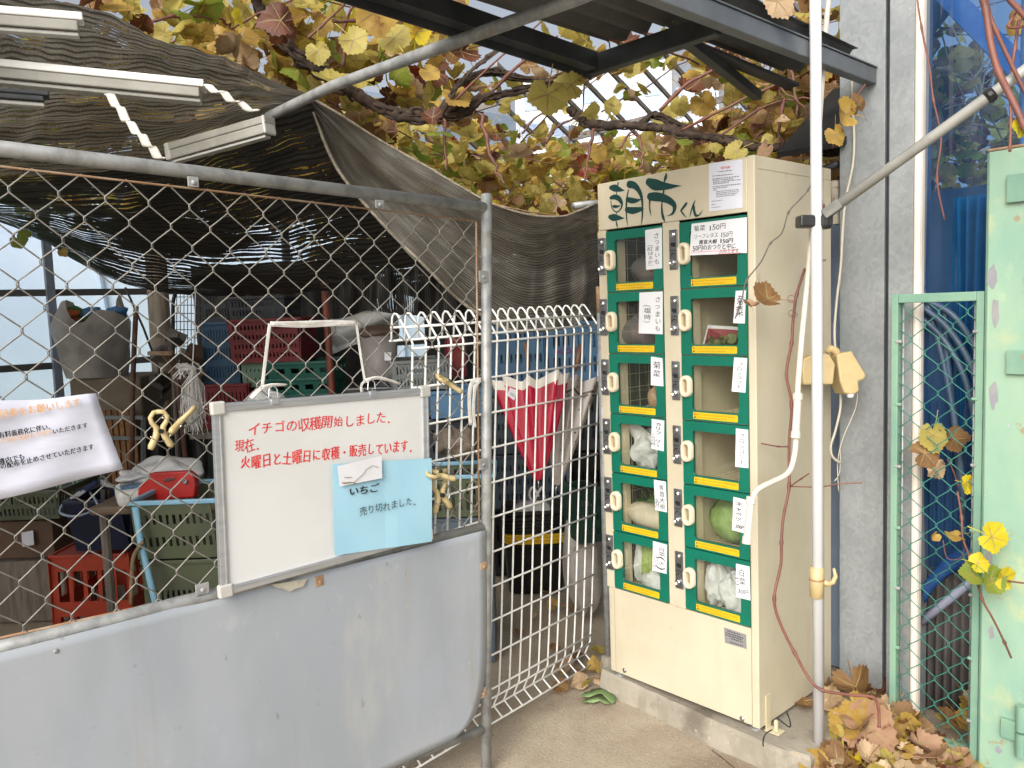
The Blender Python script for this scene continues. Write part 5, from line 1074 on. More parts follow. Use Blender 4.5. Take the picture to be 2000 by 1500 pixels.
# ================================================================ lamps under the net
LAMPW = mat('white lamp housing', (.74, .74, .72, 1), (.66, .66, .63, 1), 6, .4, dirt=(.5, .46, .4, 1), dsc=9, dlo=.68, dhi=.8); LAMPG = mat('grey lamp housing', (.30, .29, .26, 1), (.24, .23, .20, 1), 9, .5)
def batten(name, label, p, q, w_, h_, m, tube_=False):
    p, q = Vector(p), Vector(q); t = thing(name, label, 'lamp', (p+q)/2); b = MB(); b.bar(p-V(0, 0, h_*.22), q-V(0, 0, h_*.22), w_*.9, h_*.56); b.build('housing', LAMPG if m is LAMPW else m, t, bevel=.003); d = (q-p).normalized()  # white lamps take grey below, so their upper half looks sunlit
    b = MB(); b.bar(p+V(0, 0, h_*.28)+d*.004, q+V(0, 0, h_*.28)+d*.012, w_, h_*.43); b.build('upper_half', m, t, bevel=.003)
    b = MB(); b.bar(p-V(0, 0, h_*.5+.006), q-V(0, 0, h_*.5+.006), w_*.55, .010); b.build('diffuser', PLASTIC_G, t, bevel=.003)
    if tube_:
        for e_, s_ in ((p, -1), (q, 1)): b = MB(); b.bar(e_-d*.012*(s_ < 0), e_+d*.012+d*.0, w_*1.05, h_*1.08); b.build('end_cap', PLASTIC_G, t, bevel=.006)
    return t
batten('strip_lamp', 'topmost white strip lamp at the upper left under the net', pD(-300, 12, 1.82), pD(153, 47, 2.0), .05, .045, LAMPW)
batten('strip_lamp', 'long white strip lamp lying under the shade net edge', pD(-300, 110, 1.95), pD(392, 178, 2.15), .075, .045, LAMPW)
batten('strip_lamp', 'grey strip lamp fixed along the overhead pipe with capped ends', pD(338, 298, 2.78), pD(522, 246, 2.62), .055, .055, LAMPG, True)
batten('strip_lamp', 'small dark strip lamp cut by the left edge below the long white lamp', pD(-120, 176, 1.9), pD(86, 192, 2.0), .05, .024, DARKST)
def wavy(label, pts):
    b = MB(); q = catmull(pDs(pts), 8); n = len(q); rows = []
    for i, p in enumerate(q):
        k = .007*sin(i*.82); p = Vector(p); rows.append([p+_r*(-.012)+V(0, 0, k), p+V(0, 0, k), p+_r*.012+V(0, 0, k*.8)])
    b.sheet(rows); tag(b.build('wavy_strip', mat('white corrugated edging', (.62, .60, .55, 1), None, 5, .4) if 'white corrugated edging' not in MATS else MATS['white corrugated edging'], None, smooth=True, solid=.002, origin=q[0]), label, 'strip')
wavy('longer white wavy edged strip dangling below the long white lamp', [(212, 185, 2.06), (232, 210, 2.06), (252, 240, 2.06), (275, 265, 2.06), (296, 290, 2.07), (316, 312, 2.08)])
wavy('shorter white wavy edged strip at the tip of the long white lamp', [(400, 168, 2.12), (430, 180, 2.12), (462, 200, 2.13), (500, 217, 2.14)])

# ================================================================ storage area behind the gate
# greenhouse film wall with its frame
FX = -4.2
fw = thing('greenhouse_wall', 'milky greenhouse film wall with thin rails at the back of the storage area', 'wall', (FX, 1.5, 0))
b = MB(); rows = [[(FX+.01*sin(j*1.7+i), lerp(-6, 9, j/50), lerp(0, 3.4, i/12)) for j in range(51)] for i in range(13)]; b.sheet(rows); b.build('film', FILM, fw, smooth=True)
b = MB(); RAILM = mat('blue grey rail', (.13, .16, .22, 1), (.10, .12, .16, 1), 9, .5)
for z in (1.69, 1.20, .62, 2.6): b.bar((FX+.03, -6, z), (FX+.03, 9, z), .03, .045)
b.build('rail', mat('dark grey rail', (.05, .05, .052, 1), None, 4, .5), fw)
b = MB(); 
for y in (-.82, .9, 2.6, 4.3, 6.0): b.bar((FX+.06, y, 0), (FX+.06, y, 3.4), .05, .05, (1, 0, 0))
b.build('upright', RAILM, fw)
# distant greenhouse behind the film
gh_ = thing('far_greenhouse', 'pale greenhouse shape with ribs seen dimly through the film', 'greenhouse', (-16, 0, 0)); b = MB(); rows = []
for j in range(13):
    a = pi*j/12; rows.append([(-16-4*0+3.2*cos(a), lerp(-14, 16, i/4), .1+4.2*(sin(a)**.7)) for i in range(5)])
b.sheet(rows); b.build('cover', mat('milky cover', (.74, .80, .88, 1), (.64, .71, .82, 1), .6, .4), gh_, smooth=True)
b = MB()
for i in range(16):
    y = -14+2*i; b.tube([(-16+3.23*cos(a), y, .1+4.23*(max(0, sin(a))**.7)) for a in [pi*j/12 for j in range(13)]], .04, 5)
b.build('rib', mat('pale rib', (.36, .42, .5, 1)), gh_)
b = MB(); b.tube([(-3.68, -.30, 0), (-3.66, -.28, 2.5)], [.075, .065], 10); tag(b.build('timber_post', TIMBER, None, smooth=True, origin=(-3.68, -.3, 0)), 'rough grey timber post in front of the film wall', 'post')
b = MB(); b.tube(pDs([(430, 545, 4.3), (437, 760, 4.3), (440, 1000, 4.25)]), .028, 10); tag(b.build('bamboo_pole', mat('mottled bamboo', (.16, .13, .07, 1), (.07, .06, .04, 1), 16, .7), None, smooth=True, origin=pD(440, 1000, 4.25)), 'mottled bamboo pole beside the wire trolley', 'pole')
b = MB(); b.tube(pDs([(631, 520, 4.0), (640, 650, 4.0), (648, 760, 4.0), (650, 1000, 4.0)]), .018, 8); tag(b.build('red_pole', mat('rust red pole', (.17, .035, .02, 1), (.11, .03, .02, 1), 20, .6), None, smooth=True, origin=pD(650, 1000, 4.0)), 'rust red pole rising between the red crate and the white sheet', 'pole')
def CR(name): return MATS[name]
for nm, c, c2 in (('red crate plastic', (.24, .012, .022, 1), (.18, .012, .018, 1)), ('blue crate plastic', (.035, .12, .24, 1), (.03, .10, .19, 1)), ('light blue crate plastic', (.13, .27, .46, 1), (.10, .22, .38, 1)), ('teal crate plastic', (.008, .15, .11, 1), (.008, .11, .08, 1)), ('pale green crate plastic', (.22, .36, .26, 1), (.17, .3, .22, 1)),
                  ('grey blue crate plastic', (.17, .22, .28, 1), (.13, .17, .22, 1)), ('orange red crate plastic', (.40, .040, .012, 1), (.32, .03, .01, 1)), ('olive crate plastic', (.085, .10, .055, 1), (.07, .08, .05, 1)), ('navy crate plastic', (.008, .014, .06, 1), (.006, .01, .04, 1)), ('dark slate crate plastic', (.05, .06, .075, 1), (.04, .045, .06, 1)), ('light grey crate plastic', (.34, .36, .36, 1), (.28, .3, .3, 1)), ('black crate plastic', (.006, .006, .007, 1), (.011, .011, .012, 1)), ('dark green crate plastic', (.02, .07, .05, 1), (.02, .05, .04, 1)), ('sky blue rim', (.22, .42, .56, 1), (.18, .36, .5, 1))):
    if nm != 'sky blue rim' and not nm.startswith('orange') and not nm.startswith('olive'): c, c2 = tuple(x*.62 for x in c[:3])+(1,), tuple(x*.6 for x in c2[:3])+(1,)  # most crate colours darkened for the shade inside the store
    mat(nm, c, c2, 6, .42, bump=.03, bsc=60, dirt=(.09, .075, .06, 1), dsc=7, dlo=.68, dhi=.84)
def side_panel(b, o, ux, uz, w_, h_, nx, nz, fill=.55, band=.16):
    # a slotted wall: bands and bars with real openings
    o, ux, uz = Vector(o), Vector(ux), Vector(uz); q = lambda a, c: o+ux*a+uz*c
    def rect(a0, a1, c0, c1): b.poly([q(a0, c0), q(a1, c0), q(a1, c1), q(a0, c1)])
    if nz == 0: rect(0, w_, 0, h_); return
    bh = h_*band; sh = (h_-bh*(nz+1))/nz
    for i in range(nz+1): rect(0, w_, i*(bh+sh), i*(bh+sh)+bh)
    pw = w_*.92/nx; m0 = w_*.04
    for i in range(nz):
        z0, z1 = i*(bh+sh)+bh, (i+1)*(bh+sh); rect(0, m0, z0, z1); rect(w_-m0, w_, z0, z1)
        for k in range(nx): rect(m0+k*pw, m0+(k+fill)*pw, z0, z1) if k else rect(m0, m0+pw*fill, z0, z1)
def crate(name, label, u0, v0, u1, v1, t, depth, mats, nx=16, nz=3, rz=YAW, taper=.96, group=None, rim=None, band=.16, cat='crate', lid=False, fill=.55, zb=None):
    # stands with its front face at distance t spanning the given width and height
    pb = pD((u0+u1)/2, v1, t); pt2 = pD((u0+u1)/2, v0, t); w_ = (u1-u0)*t/CF; h_ = (pt2-pb).z
    if zb is not None: h_ = pt2.z-zb; pb.z = zb
    f_ = Vector((-sin(rz), cos(rz), 0)); root = thing(name, label, cat, pb+f_*depth/2, rz, group); mw = wmat(root)
    b = MB(); x, y = w_/2, depth/2; k = taper
    L = lambda a, c, z: mw @ Vector((a, c, z))
    for (p, q) in (((-x, -y), (x, -y)), ((x, -y), (x, y)), ((x, y), (-x, y)), ((-x, y), (-x, -y))):
        P0, P1 = L(p[0]*k, p[1]*k, 0), L(q[0]*k, q[1]*k, 0); T0_ = L(p[0], p[1], h_); ux = (P1-P0); ww = ux.length; 
        side_panel(b, P0, ux.normalized(), (T0_-P0).normalized(), ww, (T0_-P0).length, max(4, int(nx*(ww/w_))), nz, fill, band)
    b.poly([L(-x*k, -y*k, .004), L(x*k, -y*k, .004), L(x*k, y*k, .004), L(-x*k, y*k, .004)])
    if lid: b.poly([L(-x, -y, h_), L(x, -y, h_), L(x, y, h_), L(-x, y, h_)])
    b.build('crate_wall', mats, root, solid=.004)
    b = MB()
    for (p, q) in (((-x, -y), (x, -y)), ((x, -y), (x, y)), ((x, y), (-x, y)), ((-x, y), (-x, -y))): b.bar(L(p[0], p[1], h_), L(q[0], q[1], h_), .016, .016)
    b.build('rim', rim or mats, root, bevel=.003)
    return root
R90 = radians(90)
# left: bin bag, box, yellow rack
t = thing('refuse_sack', 'grey white sack open at the top with orange and blue scraps', 'sack', pD(190, 735, 4.35)); b = MB(); c = pD(190, 735, 4.35); rows = []; rd = random.Random(6)
for i in range(15):
    q = i/14; rows.append([])
    for j in range(33):
        a = 2*pi*j/32; r_ = lerp(.145, .185, min(1, q*1.6))*(1+.05*sin(5*a+q*4)+.03*sin(9*a-q*7)) - (.04*max(0, q-.8)/.2); z = .36*q + (.05*sin(a*2+1)+.03*sin(a*5))*max(0, q-.75)/.25
        rows[-1].append(c + _r0*(r_*cos(a)) + _u0.cross(_r0)*0 + Vector((-sin(YAW), cos(YAW), 0))*(r_*sin(a)) + V(0, 0, z))
b.sheet(rows); b.build('sack', mat('grey white sack', (.42, .40, .385, 1), (.32, .305, .29, 1), 10, .5, bump=.9, bsc=9, trans=.15), t, smooth=True)
for nm, cc, seed in (('orange scrap', (.40, .09, .02, 1), 1), ('blue scrap', (.04, .16, .38, 1), 2), ('green scrap', (.04, .12, .03, 1), 3)):
    b = MB(); rd = random.Random(seed)
    for k in range(5): blob(b, c+_r0*(rd.uniform(-.1, .02)+.12*(seed == 2))+V(0, 0, .29+rd.uniform(-.02, .05))-_w*rd.uniform(.0, .08), (.05, .05, .03), seed*9+k, amp=.3)
    b.build('scrap', mat(nm, cc, None, 5, .6), t, smooth=True)
b = MB(); f_ = Vector((-sin(YAW), cos(YAW), 0)); p = pD(208, 840, 4.25); q = pD(208, 737, 4.25); b.box((p+q)/2+f_*.2, (.375, .40, (q-p).z), Matrix.Rotation(YAW, 3, 'Z')); tag(b.build('feed_box', mat('stained beige carton', (.20, .165, .12, 1), (.15, .12, .085, 1), 4, .85, bump=.15, bsc=30), None, bevel=.012, origin=p), 'stained beige carton under the refuse sack', 'box')
rk = thing('slat_rack', 'small rack of orange brown slats under the beige carton', 'rack', pD(237, 1010, 4.2)); b = MB()
for k in range(6): b.box(pD(210+k*11.5, 905, 4.22), (.022, .012, .56), Matrix.Rotation(YAW, 3, 'Z'))
b.build('slat', mat('orange brown slat', (.25, .11, .03, 1), (.15, .06, .02, 1), 18, .6), rk)
b = MB()
for v in (815, 855): b.bar(pD(198, v, 4.2), pD(282, v, 4.2), .03, .02)
for u in (200, 280): b.bar(pD(u, 815, 4.2), pD(u, 1010, 4.2), .02, .02, (1, 0, 0))
b.build('rack_frame', GREYST, rk)
def tool(label, pts, r, m, head=None, cat='tool'):
    q = pDs(pts); t = thing('garden_tool', label, cat, q[-1]); b = MB(); b.tube(q, r, 8); b.build('handle', m, t, smooth=True)
    if head: b = MB(); b.bar(q[0]-_r*.07, q[0]+_r*.05, .03, .02); b.build('head', head, t, bevel=.003)
REDW = mat('reddish worn wood', (.10, .045, .03, 1), (.15, .08, .05, 1), 20, .6)
tool('worn red brown tool handle leaning beside the timber post', [(266, 598, 4.1), (262, 680, 4.1), (259, 760, 4.1), (257, 990, 4.1)], .013, REDW)
tool('thin black rod leaning to the right of the timber post', [(245, 562, 4.3), (280, 640, 4.2), (310, 720, 4.15), (340, 990, 4.1)], .006, DARKST)
tool('short rusty headed digging tool among the junk behind the white tassel', [(318, 690, 3.95), (345, 730, 3.95), (372, 990, 3.95)], .012, REDW, RUST)
tool('dark hoe leaning by the wire trolley', [(330, 655, 4.0), (340, 760, 4.0), (352, 990, 4.0)], .010, TIMBER, TIMBER)
# wire cage trolley
tr = thing('wire_trolley', 'black wire cage trolley end standing against the film wall', 'trolley', pD(368, 990, 4.2)); b = MB()
for u in (338, 402): b.tube(pDs([(u, 990, 4.2), (u, 590, 4.2)]), .010, 8)
b.tube(catmull(pDs([(338, 590, 4.2), (345, 570, 4.2), (370, 566, 4.2), (395, 570, 4.2), (402, 590, 4.2)]), 5), .010, 8); b.build('frame', BLACKP, tr, smooth=True)
b = MB()
for k in range(1, 9): u = 338+64*k/9; b.tube(pDs([(u, 575, 4.2), (u, 830, 4.2)]), .0022, 5)
for k in range(16): v = 580+k*16; b.tube(pDs([(338, v, 4.2), (402, v, 4.2)]), .0022, 5)
b.build('wire_grid', BLACKP, tr)
jk = MB(); rd = random.Random(8)
for k in range(26): 
    p = pD(rd.uniform(305, 395), rd.uniform(640, 800), rd.uniform(4.0, 4.15)); jk.box(p, (rd.uniform(.02, .12), rd.uniform(.02, .08), rd.uniform(.01, .06)), Matrix.Rotation(rd.uniform(0, 3), 3, 'X') @ Matrix.Rotation(rd.uniform(0, 3), 3, 'Y')); jk.m = k % 3
sc_ = tag(jk.build('scrap_heap', [mat('brown junk', (.09, .055, .035, 1), None), mat('grey junk', (.14, .13, .12, 1), None), mat('dark junk', (.03, .025, .022, 1), None)], None, bevel=.004, origin=pD(350, 800, 4.1)), 'heap of brown and grey scraps piled before the wire trolley', 'scrap', kind='stuff')
DT = mat('dark tarpaulin', (.012, .012, .013, 1), (.025, .024, .024, 1), 6, .6, bump=.4, bsc=6)  # added sheets, dark to stand in for the shade behind the crates
for lab, ua, ub, t_ in (('dark tarpaulin added for the shade behind the red and blue crates', 392, 748, 4.75), ('low dark tarpaulin added for the shade behind the slat rack', 150, 396, 4.85), ('dark tarpaulin added for the shade behind the blue crate stack by the locker', 836, 1215, 5.5)):
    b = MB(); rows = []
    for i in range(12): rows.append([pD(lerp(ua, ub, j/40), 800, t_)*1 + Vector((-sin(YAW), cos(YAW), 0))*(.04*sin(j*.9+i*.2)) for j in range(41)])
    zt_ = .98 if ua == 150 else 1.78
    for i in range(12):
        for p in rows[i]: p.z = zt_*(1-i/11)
    b.sheet(rows); tag(b.build('backing', DT, None, smooth=True, solid=.002, origin=rows[-1][20]), lab, 'backing')
# raffia tassel
b = MB(); rd = random.Random(9)
for k in range(170):
    u0 = rd.gauss(372, 7); tt = rd.uniform(3.15, 3.25); v1 = rd.uniform(780, 850); u1 = u0+rd.gauss(8, 11)
    if k < 40: pts = pDs([(u0+4, 722, tt), (u0-6+rd.uniform(-18, 4), 716+rd.uniform(-8, 8), tt), (u0-16+rd.uniform(-16, 10), 720+rd.uniform(-8, 22), tt-.02)])
    else: pts = pDs([(376+rd.uniform(-3, 5), 718+rd.uniform(-3, 3), tt), (lerp(u0, u1, .35)+rd.uniform(-3, 7), 755, tt), (lerp(u0, u1, .7), 800*.5+v1*.5, tt-.01), (u1, v1, tt)])
    b.tube(pts, .0013, 3, caps=False)
b.tube(pDs([(376, 716, 3.2), (380, 640, 3.3), (382, 560, 3.4)]), .002, 5)
tag(b.build('raffia_tassel', mat('white raffia', (.66, .64, .62, 1), (.52, .5, .48, 1), 30, .6), None, origin=pD(376, 720, 3.2)), 'white frayed raffia bundle hanging behind the chain link', 'raffia')
# crates in the middle
shelf = thing('storage_shelf', 'dark storage shelf carrying the coloured crates', 'shelf', pD(520, 1000, 4.4)); b = MB(); zz = pD(520, 838, 4.05).z
s0, s1 = pD(385, 838, 4.05), pD(700, 838, 4.05); b.box((s0+s1)/2+f_*.28-V(0, 0, .017), (.86, .62, .03), Matrix.Rotation(YAW, 3, 'Z')); b.build('shelf_board', TIMBER, shelf)
for a in (s0, s1):
    for dd in (.02, .54): b = MB(); b.tube([Vector((a.x, a.y, zz-.03))+f_*dd, Vector((a.x, a.y, 0))+f_*dd], .018, 8); b.build('leg', DARKST, shelf, smooth=True)
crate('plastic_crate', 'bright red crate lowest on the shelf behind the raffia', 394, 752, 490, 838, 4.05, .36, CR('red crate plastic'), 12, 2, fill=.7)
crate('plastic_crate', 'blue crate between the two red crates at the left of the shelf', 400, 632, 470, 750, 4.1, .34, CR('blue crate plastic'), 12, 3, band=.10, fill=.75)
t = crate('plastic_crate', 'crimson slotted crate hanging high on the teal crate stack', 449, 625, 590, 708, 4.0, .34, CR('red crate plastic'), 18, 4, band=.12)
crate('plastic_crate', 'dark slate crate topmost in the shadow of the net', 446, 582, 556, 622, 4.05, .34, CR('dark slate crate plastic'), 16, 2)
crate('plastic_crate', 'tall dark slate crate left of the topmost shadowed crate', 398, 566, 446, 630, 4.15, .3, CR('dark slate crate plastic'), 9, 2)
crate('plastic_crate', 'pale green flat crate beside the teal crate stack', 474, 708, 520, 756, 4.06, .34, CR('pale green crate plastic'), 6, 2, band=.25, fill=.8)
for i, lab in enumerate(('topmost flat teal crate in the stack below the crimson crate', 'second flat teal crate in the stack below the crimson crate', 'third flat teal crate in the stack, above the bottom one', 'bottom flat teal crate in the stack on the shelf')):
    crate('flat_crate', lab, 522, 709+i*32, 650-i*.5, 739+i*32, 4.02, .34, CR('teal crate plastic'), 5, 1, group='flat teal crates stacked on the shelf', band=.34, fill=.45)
# white plastic bag on the shelf edge
b = MB(); blob(b, pD(525, 805, 3.6), (.13, .10, .09), 14, 30, 16, .2); tag(b.build('plastic_bag', WBAG, None, smooth=True, sub=1, origin=pD(525, 850, 3.6)), 'crumpled white plastic bag just behind the whiteboard top', 'bag')
b = MB(); c0_, c1_ = pD(645, 690, 4.1), pD(782, 612, 4.2); rows = [[pD(lerp(636, 640, i/8)+j*17.5, lerp(622, 690, i/8)-j*lerp(2.5, 4, i/8)+5*sin(j*.9+i), 4.1+.05*sin(i+j*.5)) for j in range(9)] for i in range(9)]; b.sheet(rows); tag(b.build('white_sheet', mat('dull white plastic sheet', (.48, .49, .49, 1), (.4, .4, .4, 1), 6, .5), None, smooth=True, solid=.002, origin=c0_), 'dull white plastic sheet folded over beside the red pole', 'sheet')
bk = thing('lidded_bucket', 'grey bucket with a brown crumpled lid under the net edge', 'bucket', pD(743, 735, 3.9)); b = MB(); c = pD(743, 738, 3.9); h = (pD(743, 655, 3.9)-c).z
b.lathe([(.075, 0), (.080, .01), (.092, h)], 20, c); b.build('pail', mat('grey pail', (.26, .24, .23, 1), (.21, .19, .18, 1), 8, .5), bk, smooth=True); b = MB(); blob(b, c+V(0, 0, h+.015), (.100, .100, .035), 4, 20, 10, .12); b.build('lid', mat('brown lid cover', (.12, .075, .06, 1), (.16, .11, .09, 1), 14, .6), bk, smooth=True)
b = MB(); pp = [pD(751, 672+16, 3.80), pD(764, 672+16, 3.80), pD(764, 704, 3.80), pD(751, 704, 3.80)]; b.prism(pp, -_w*.001); b.build('tag', PAPER, bk)
b = MB(); b.box(pD(743, 770, 3.95)+f_*.0, (.30, .3, .10), Matrix.Rotation(YAW, 3, 'Z')); b.box(pD(743, 900, 3.95), (.26, .26, .6), Matrix.Rotation(YAW, 3, 'Z')); tag(b.build('dark_bin', BLACKP, None, bevel=.01, origin=pD(743, 1000, 3.95)), 'black bin under the grey bucket', 'bin')
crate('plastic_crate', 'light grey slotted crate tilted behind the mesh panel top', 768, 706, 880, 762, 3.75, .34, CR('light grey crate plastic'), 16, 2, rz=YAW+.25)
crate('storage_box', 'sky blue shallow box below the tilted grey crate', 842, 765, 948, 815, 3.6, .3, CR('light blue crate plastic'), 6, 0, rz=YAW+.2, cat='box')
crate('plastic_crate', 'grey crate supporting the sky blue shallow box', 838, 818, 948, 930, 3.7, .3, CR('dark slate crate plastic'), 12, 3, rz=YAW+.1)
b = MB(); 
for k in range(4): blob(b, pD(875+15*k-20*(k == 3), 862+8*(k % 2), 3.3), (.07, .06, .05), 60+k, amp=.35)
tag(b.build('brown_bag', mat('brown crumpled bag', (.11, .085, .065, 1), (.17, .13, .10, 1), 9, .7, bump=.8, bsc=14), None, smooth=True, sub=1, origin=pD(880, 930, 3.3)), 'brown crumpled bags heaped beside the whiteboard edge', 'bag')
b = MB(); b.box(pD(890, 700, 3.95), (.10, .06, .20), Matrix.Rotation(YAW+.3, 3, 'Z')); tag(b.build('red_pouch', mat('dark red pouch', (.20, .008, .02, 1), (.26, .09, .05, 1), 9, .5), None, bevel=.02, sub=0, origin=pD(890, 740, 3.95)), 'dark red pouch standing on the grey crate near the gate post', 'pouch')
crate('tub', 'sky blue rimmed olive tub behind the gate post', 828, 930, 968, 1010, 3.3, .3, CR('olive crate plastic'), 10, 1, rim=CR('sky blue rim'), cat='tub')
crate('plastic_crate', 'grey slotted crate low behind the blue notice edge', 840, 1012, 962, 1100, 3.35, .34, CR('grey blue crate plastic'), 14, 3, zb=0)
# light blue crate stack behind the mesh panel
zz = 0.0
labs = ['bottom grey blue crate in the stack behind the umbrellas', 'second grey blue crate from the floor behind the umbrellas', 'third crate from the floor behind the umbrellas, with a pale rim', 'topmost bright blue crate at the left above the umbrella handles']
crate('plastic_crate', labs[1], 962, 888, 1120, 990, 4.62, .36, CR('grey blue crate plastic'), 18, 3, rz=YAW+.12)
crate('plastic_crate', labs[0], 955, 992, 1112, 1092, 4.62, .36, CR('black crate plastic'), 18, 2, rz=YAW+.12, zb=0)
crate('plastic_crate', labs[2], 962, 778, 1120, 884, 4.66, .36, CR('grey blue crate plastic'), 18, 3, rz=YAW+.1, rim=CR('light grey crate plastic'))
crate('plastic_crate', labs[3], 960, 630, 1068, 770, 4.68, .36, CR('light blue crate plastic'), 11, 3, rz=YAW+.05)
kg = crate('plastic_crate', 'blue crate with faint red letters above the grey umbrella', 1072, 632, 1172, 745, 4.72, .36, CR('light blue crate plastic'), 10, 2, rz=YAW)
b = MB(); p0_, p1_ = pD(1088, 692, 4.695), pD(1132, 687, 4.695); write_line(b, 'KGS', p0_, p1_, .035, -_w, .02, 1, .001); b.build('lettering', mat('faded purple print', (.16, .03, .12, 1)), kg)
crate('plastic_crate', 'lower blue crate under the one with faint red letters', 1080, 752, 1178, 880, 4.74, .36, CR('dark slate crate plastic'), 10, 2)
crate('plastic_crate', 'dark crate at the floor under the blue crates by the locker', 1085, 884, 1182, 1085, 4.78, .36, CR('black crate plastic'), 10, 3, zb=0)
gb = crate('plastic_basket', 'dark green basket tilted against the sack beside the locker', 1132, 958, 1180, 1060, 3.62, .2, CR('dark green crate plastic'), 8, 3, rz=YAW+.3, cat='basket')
# printed sack
sk = thing('printed_sack', 'pale printed sack slumped under the dark green basket', 'sack', pZ(1145, 1190, 0)); b = MB(); blob(b, pD(1140, 1090, 3.78), (.10, .10, .27), 91, 26, 16, .10); b.build('sack_body', mat('pale stained sack', (.36, .33, .30, 1), (.28, .24, .21, 1), 7, .8, bump=.5, bsc=16), sk, smooth=True, sub=1)
b = MB(); write_line(b, '10-1C', pD(1124, 1080, 3.655), pD(1140, 1062, 3.655), .03, -_w, .05); b.build('lettering', INK, sk)
# black pots stack with yellow bands
ps = thing('nested_pots', 'stack of black plastic nursery crates with yellow bands', 'pots', pZ(1050, 1172, 0)); base = pZ(1050, 1172, 0)+f_*.22; S4 = lambda r_, z: [base + Matrix.Rotation(YAW, 3, 'Z') @ Vector((r_*.95*(abs(cos(a))**.45)*(1 if cos(a) > 0 else -1), r_*.8*(abs(sin(a))**.45)*(1 if sin(a) > 0 else -1), z)) for a in [2*pi*(j+.5)/40 for j in range(40)]]
def ringstack(prof, nm, m):
    b = MB(); vs = [p for r_, z in prof for p in S4(r_, z)]; n_ = 40
    b.add(vs, [(i*n_+j, i*n_+(j+1) % n_, (i+1)*n_+(j+1) % n_, (i+1)*n_+j) for i in range(len(prof)-1) for j in range(n_)] + [tuple(range(n_))[::-1]]); return b.build(nm, m, ps, smooth=False, solid=.003)
BLK = mat('black nursery plastic', (.008, .008, .009, 1), (.014, .014, .014, 1), 9, .28)
ringstack([(.150, 0), (.158, .06), (.165, .20), (.170, .24)], 'pot_body', BLK)
for k in range(9):
    z = .245+.018*k; ringstack([(.168+.001*k, z), (.176+.001*k, z+.004), (.176+.001*k, z+.012), (.168+.001*k, z+.0165)], 'pot_rim', mat('yellow band', (.62, .38, .02, 1), None, 5, .35) if k == 1 else (MATS['yellow band'] if k in (2, 3) else BLK))
ringstack([(.172, .41), (.180, .42), (.180, .43), (.168, .435), (.15, .41)], 'pot_rim', BLK)
b = MB(); blob(b, base+V(0, 0, .40), (.125, .105, .055), 15, 26, 12, .15); tag(b.build('plastic_bag', mat('grey poly bag', (.36, .35, .37, 1), (.5, .5, .5, 1), 12, .25, bump=.4, bsc=20), None, smooth=True, origin=base+V(0, 0, .4)), 'grey plastic bag with knotted white handles lying in the black pots', 'bag')
b = MB(); hb = base+V(0, 0, .44); ribbon(b, [hb, hb+_r*.02+V(0, 0, .05), hb+_r*.05+V(0, 0, .09), hb+_r*.06+V(0, 0, .03)], .012, _w); ribbon(b, [hb, hb-_r*.02+V(0, 0, .05), hb+_r*.0+V(0, 0, .09), hb+_r*.03+V(0, 0, .04)], .012, _w); tag(b.build('bag_handles', TWINE, None, smooth=True, solid=.001, origin=hb), 'knotted white handles of the bag in the pots', 'handles')
ps2 = crate('plastic_crate', 'plain black crate behind the stack of black pots', 968, 1004, 1030, 1150, 4.5, .2, CR('black crate plastic'), 8, 2, zb=0)
# lower left: table, scale, tape dispenser, crates, shoes
tb = thing('work_table', 'small worn wooden table holding the scale behind the laminated notice', 'table', pD(300, 1020, 3.2)); tz = pD(300, 985, 3.1).z; tc_ = pD(310, 985, 3.15); b = MB()
b.box(Vector((tc_.x, tc_.y, tz-.02))+f_*.20, (.50, .50, .035), Matrix.Rotation(YAW, 3, 'Z')); b.build('table_top', mat('worn table wood', (.17, .12, .085, 1), (.12, .085, .06, 1), 7, .7, stretch=(1, 5, 1)), tb, bevel=.012)
for sx_, sy_ in ((-1, -1), (1, -1), (1, 1), (-1, 1)):
    b = MB(); p = Vector((tc_.x, tc_.y, 0))+f_*.20+_r0*sx_*.21+f_*sy_*.21; b.tube([p, p+V(0, 0, tz-.038)], .018, 8); b.build('leg', TIMBER, tb)
sc2 = thing('kitchen_scale', 'white digital scale standing on the wooden table', 'scale', pD(262, 985, 3.05)); b = MB(); rs = Matrix.Rotation(YAW+.5, 3, 'Z'); cs = Vector((pD(268, 960, 3.15).x, pD(268, 960, 3.15).y, tz+.035)); b.box(cs, (.15, .20, .065), rs); b.build('scale_body', LAMPW, sc2, bevel=.02); b = MB(); b.box(cs+rs @ V(-.02, -.04, .036), (.08, .07, .01), rs); b.build('display', mat('blue display', (.05, .12, .26, 1), (.2, .3, .4, 1), 40, .3), sc2, bevel=.003)
td = thing('tape_dispenser', 'red bag sealing tape dispenser beside the digital scale', 'dispenser', pD(330, 985, 2.98)); b = MB()
o_ = [(268, 962), (272, 945), (285, 938), (292, 935), (290, 924), (365, 920), (378, 930), (382, 950), (379, 972), (330, 976), (285, 985), (270, 980)]; b.prism(pDs([(u, v, 2.97) for u, v in o_]), _w*.05); b.build('housing', mat('red enamel', (.42, .012, .010, 1), (.34, .01, .01, 1), 9, .35, dirt=(.2, .02, .02, 1), dsc=14), td, bevel=.006)
b = MB(); RW = (-_w).to_track_quat('Z', 'Y').to_matrix(); b.lathe([(.009, -.003), (.009, .006), (.004, .006), (.004, -.003)], 12, pD(362, 940, 2.965), RW); b.bar(pD(320, 938, 2.962), pD(340, 934, 2.962), .006, .006); b.build('roller', CHROME, td)
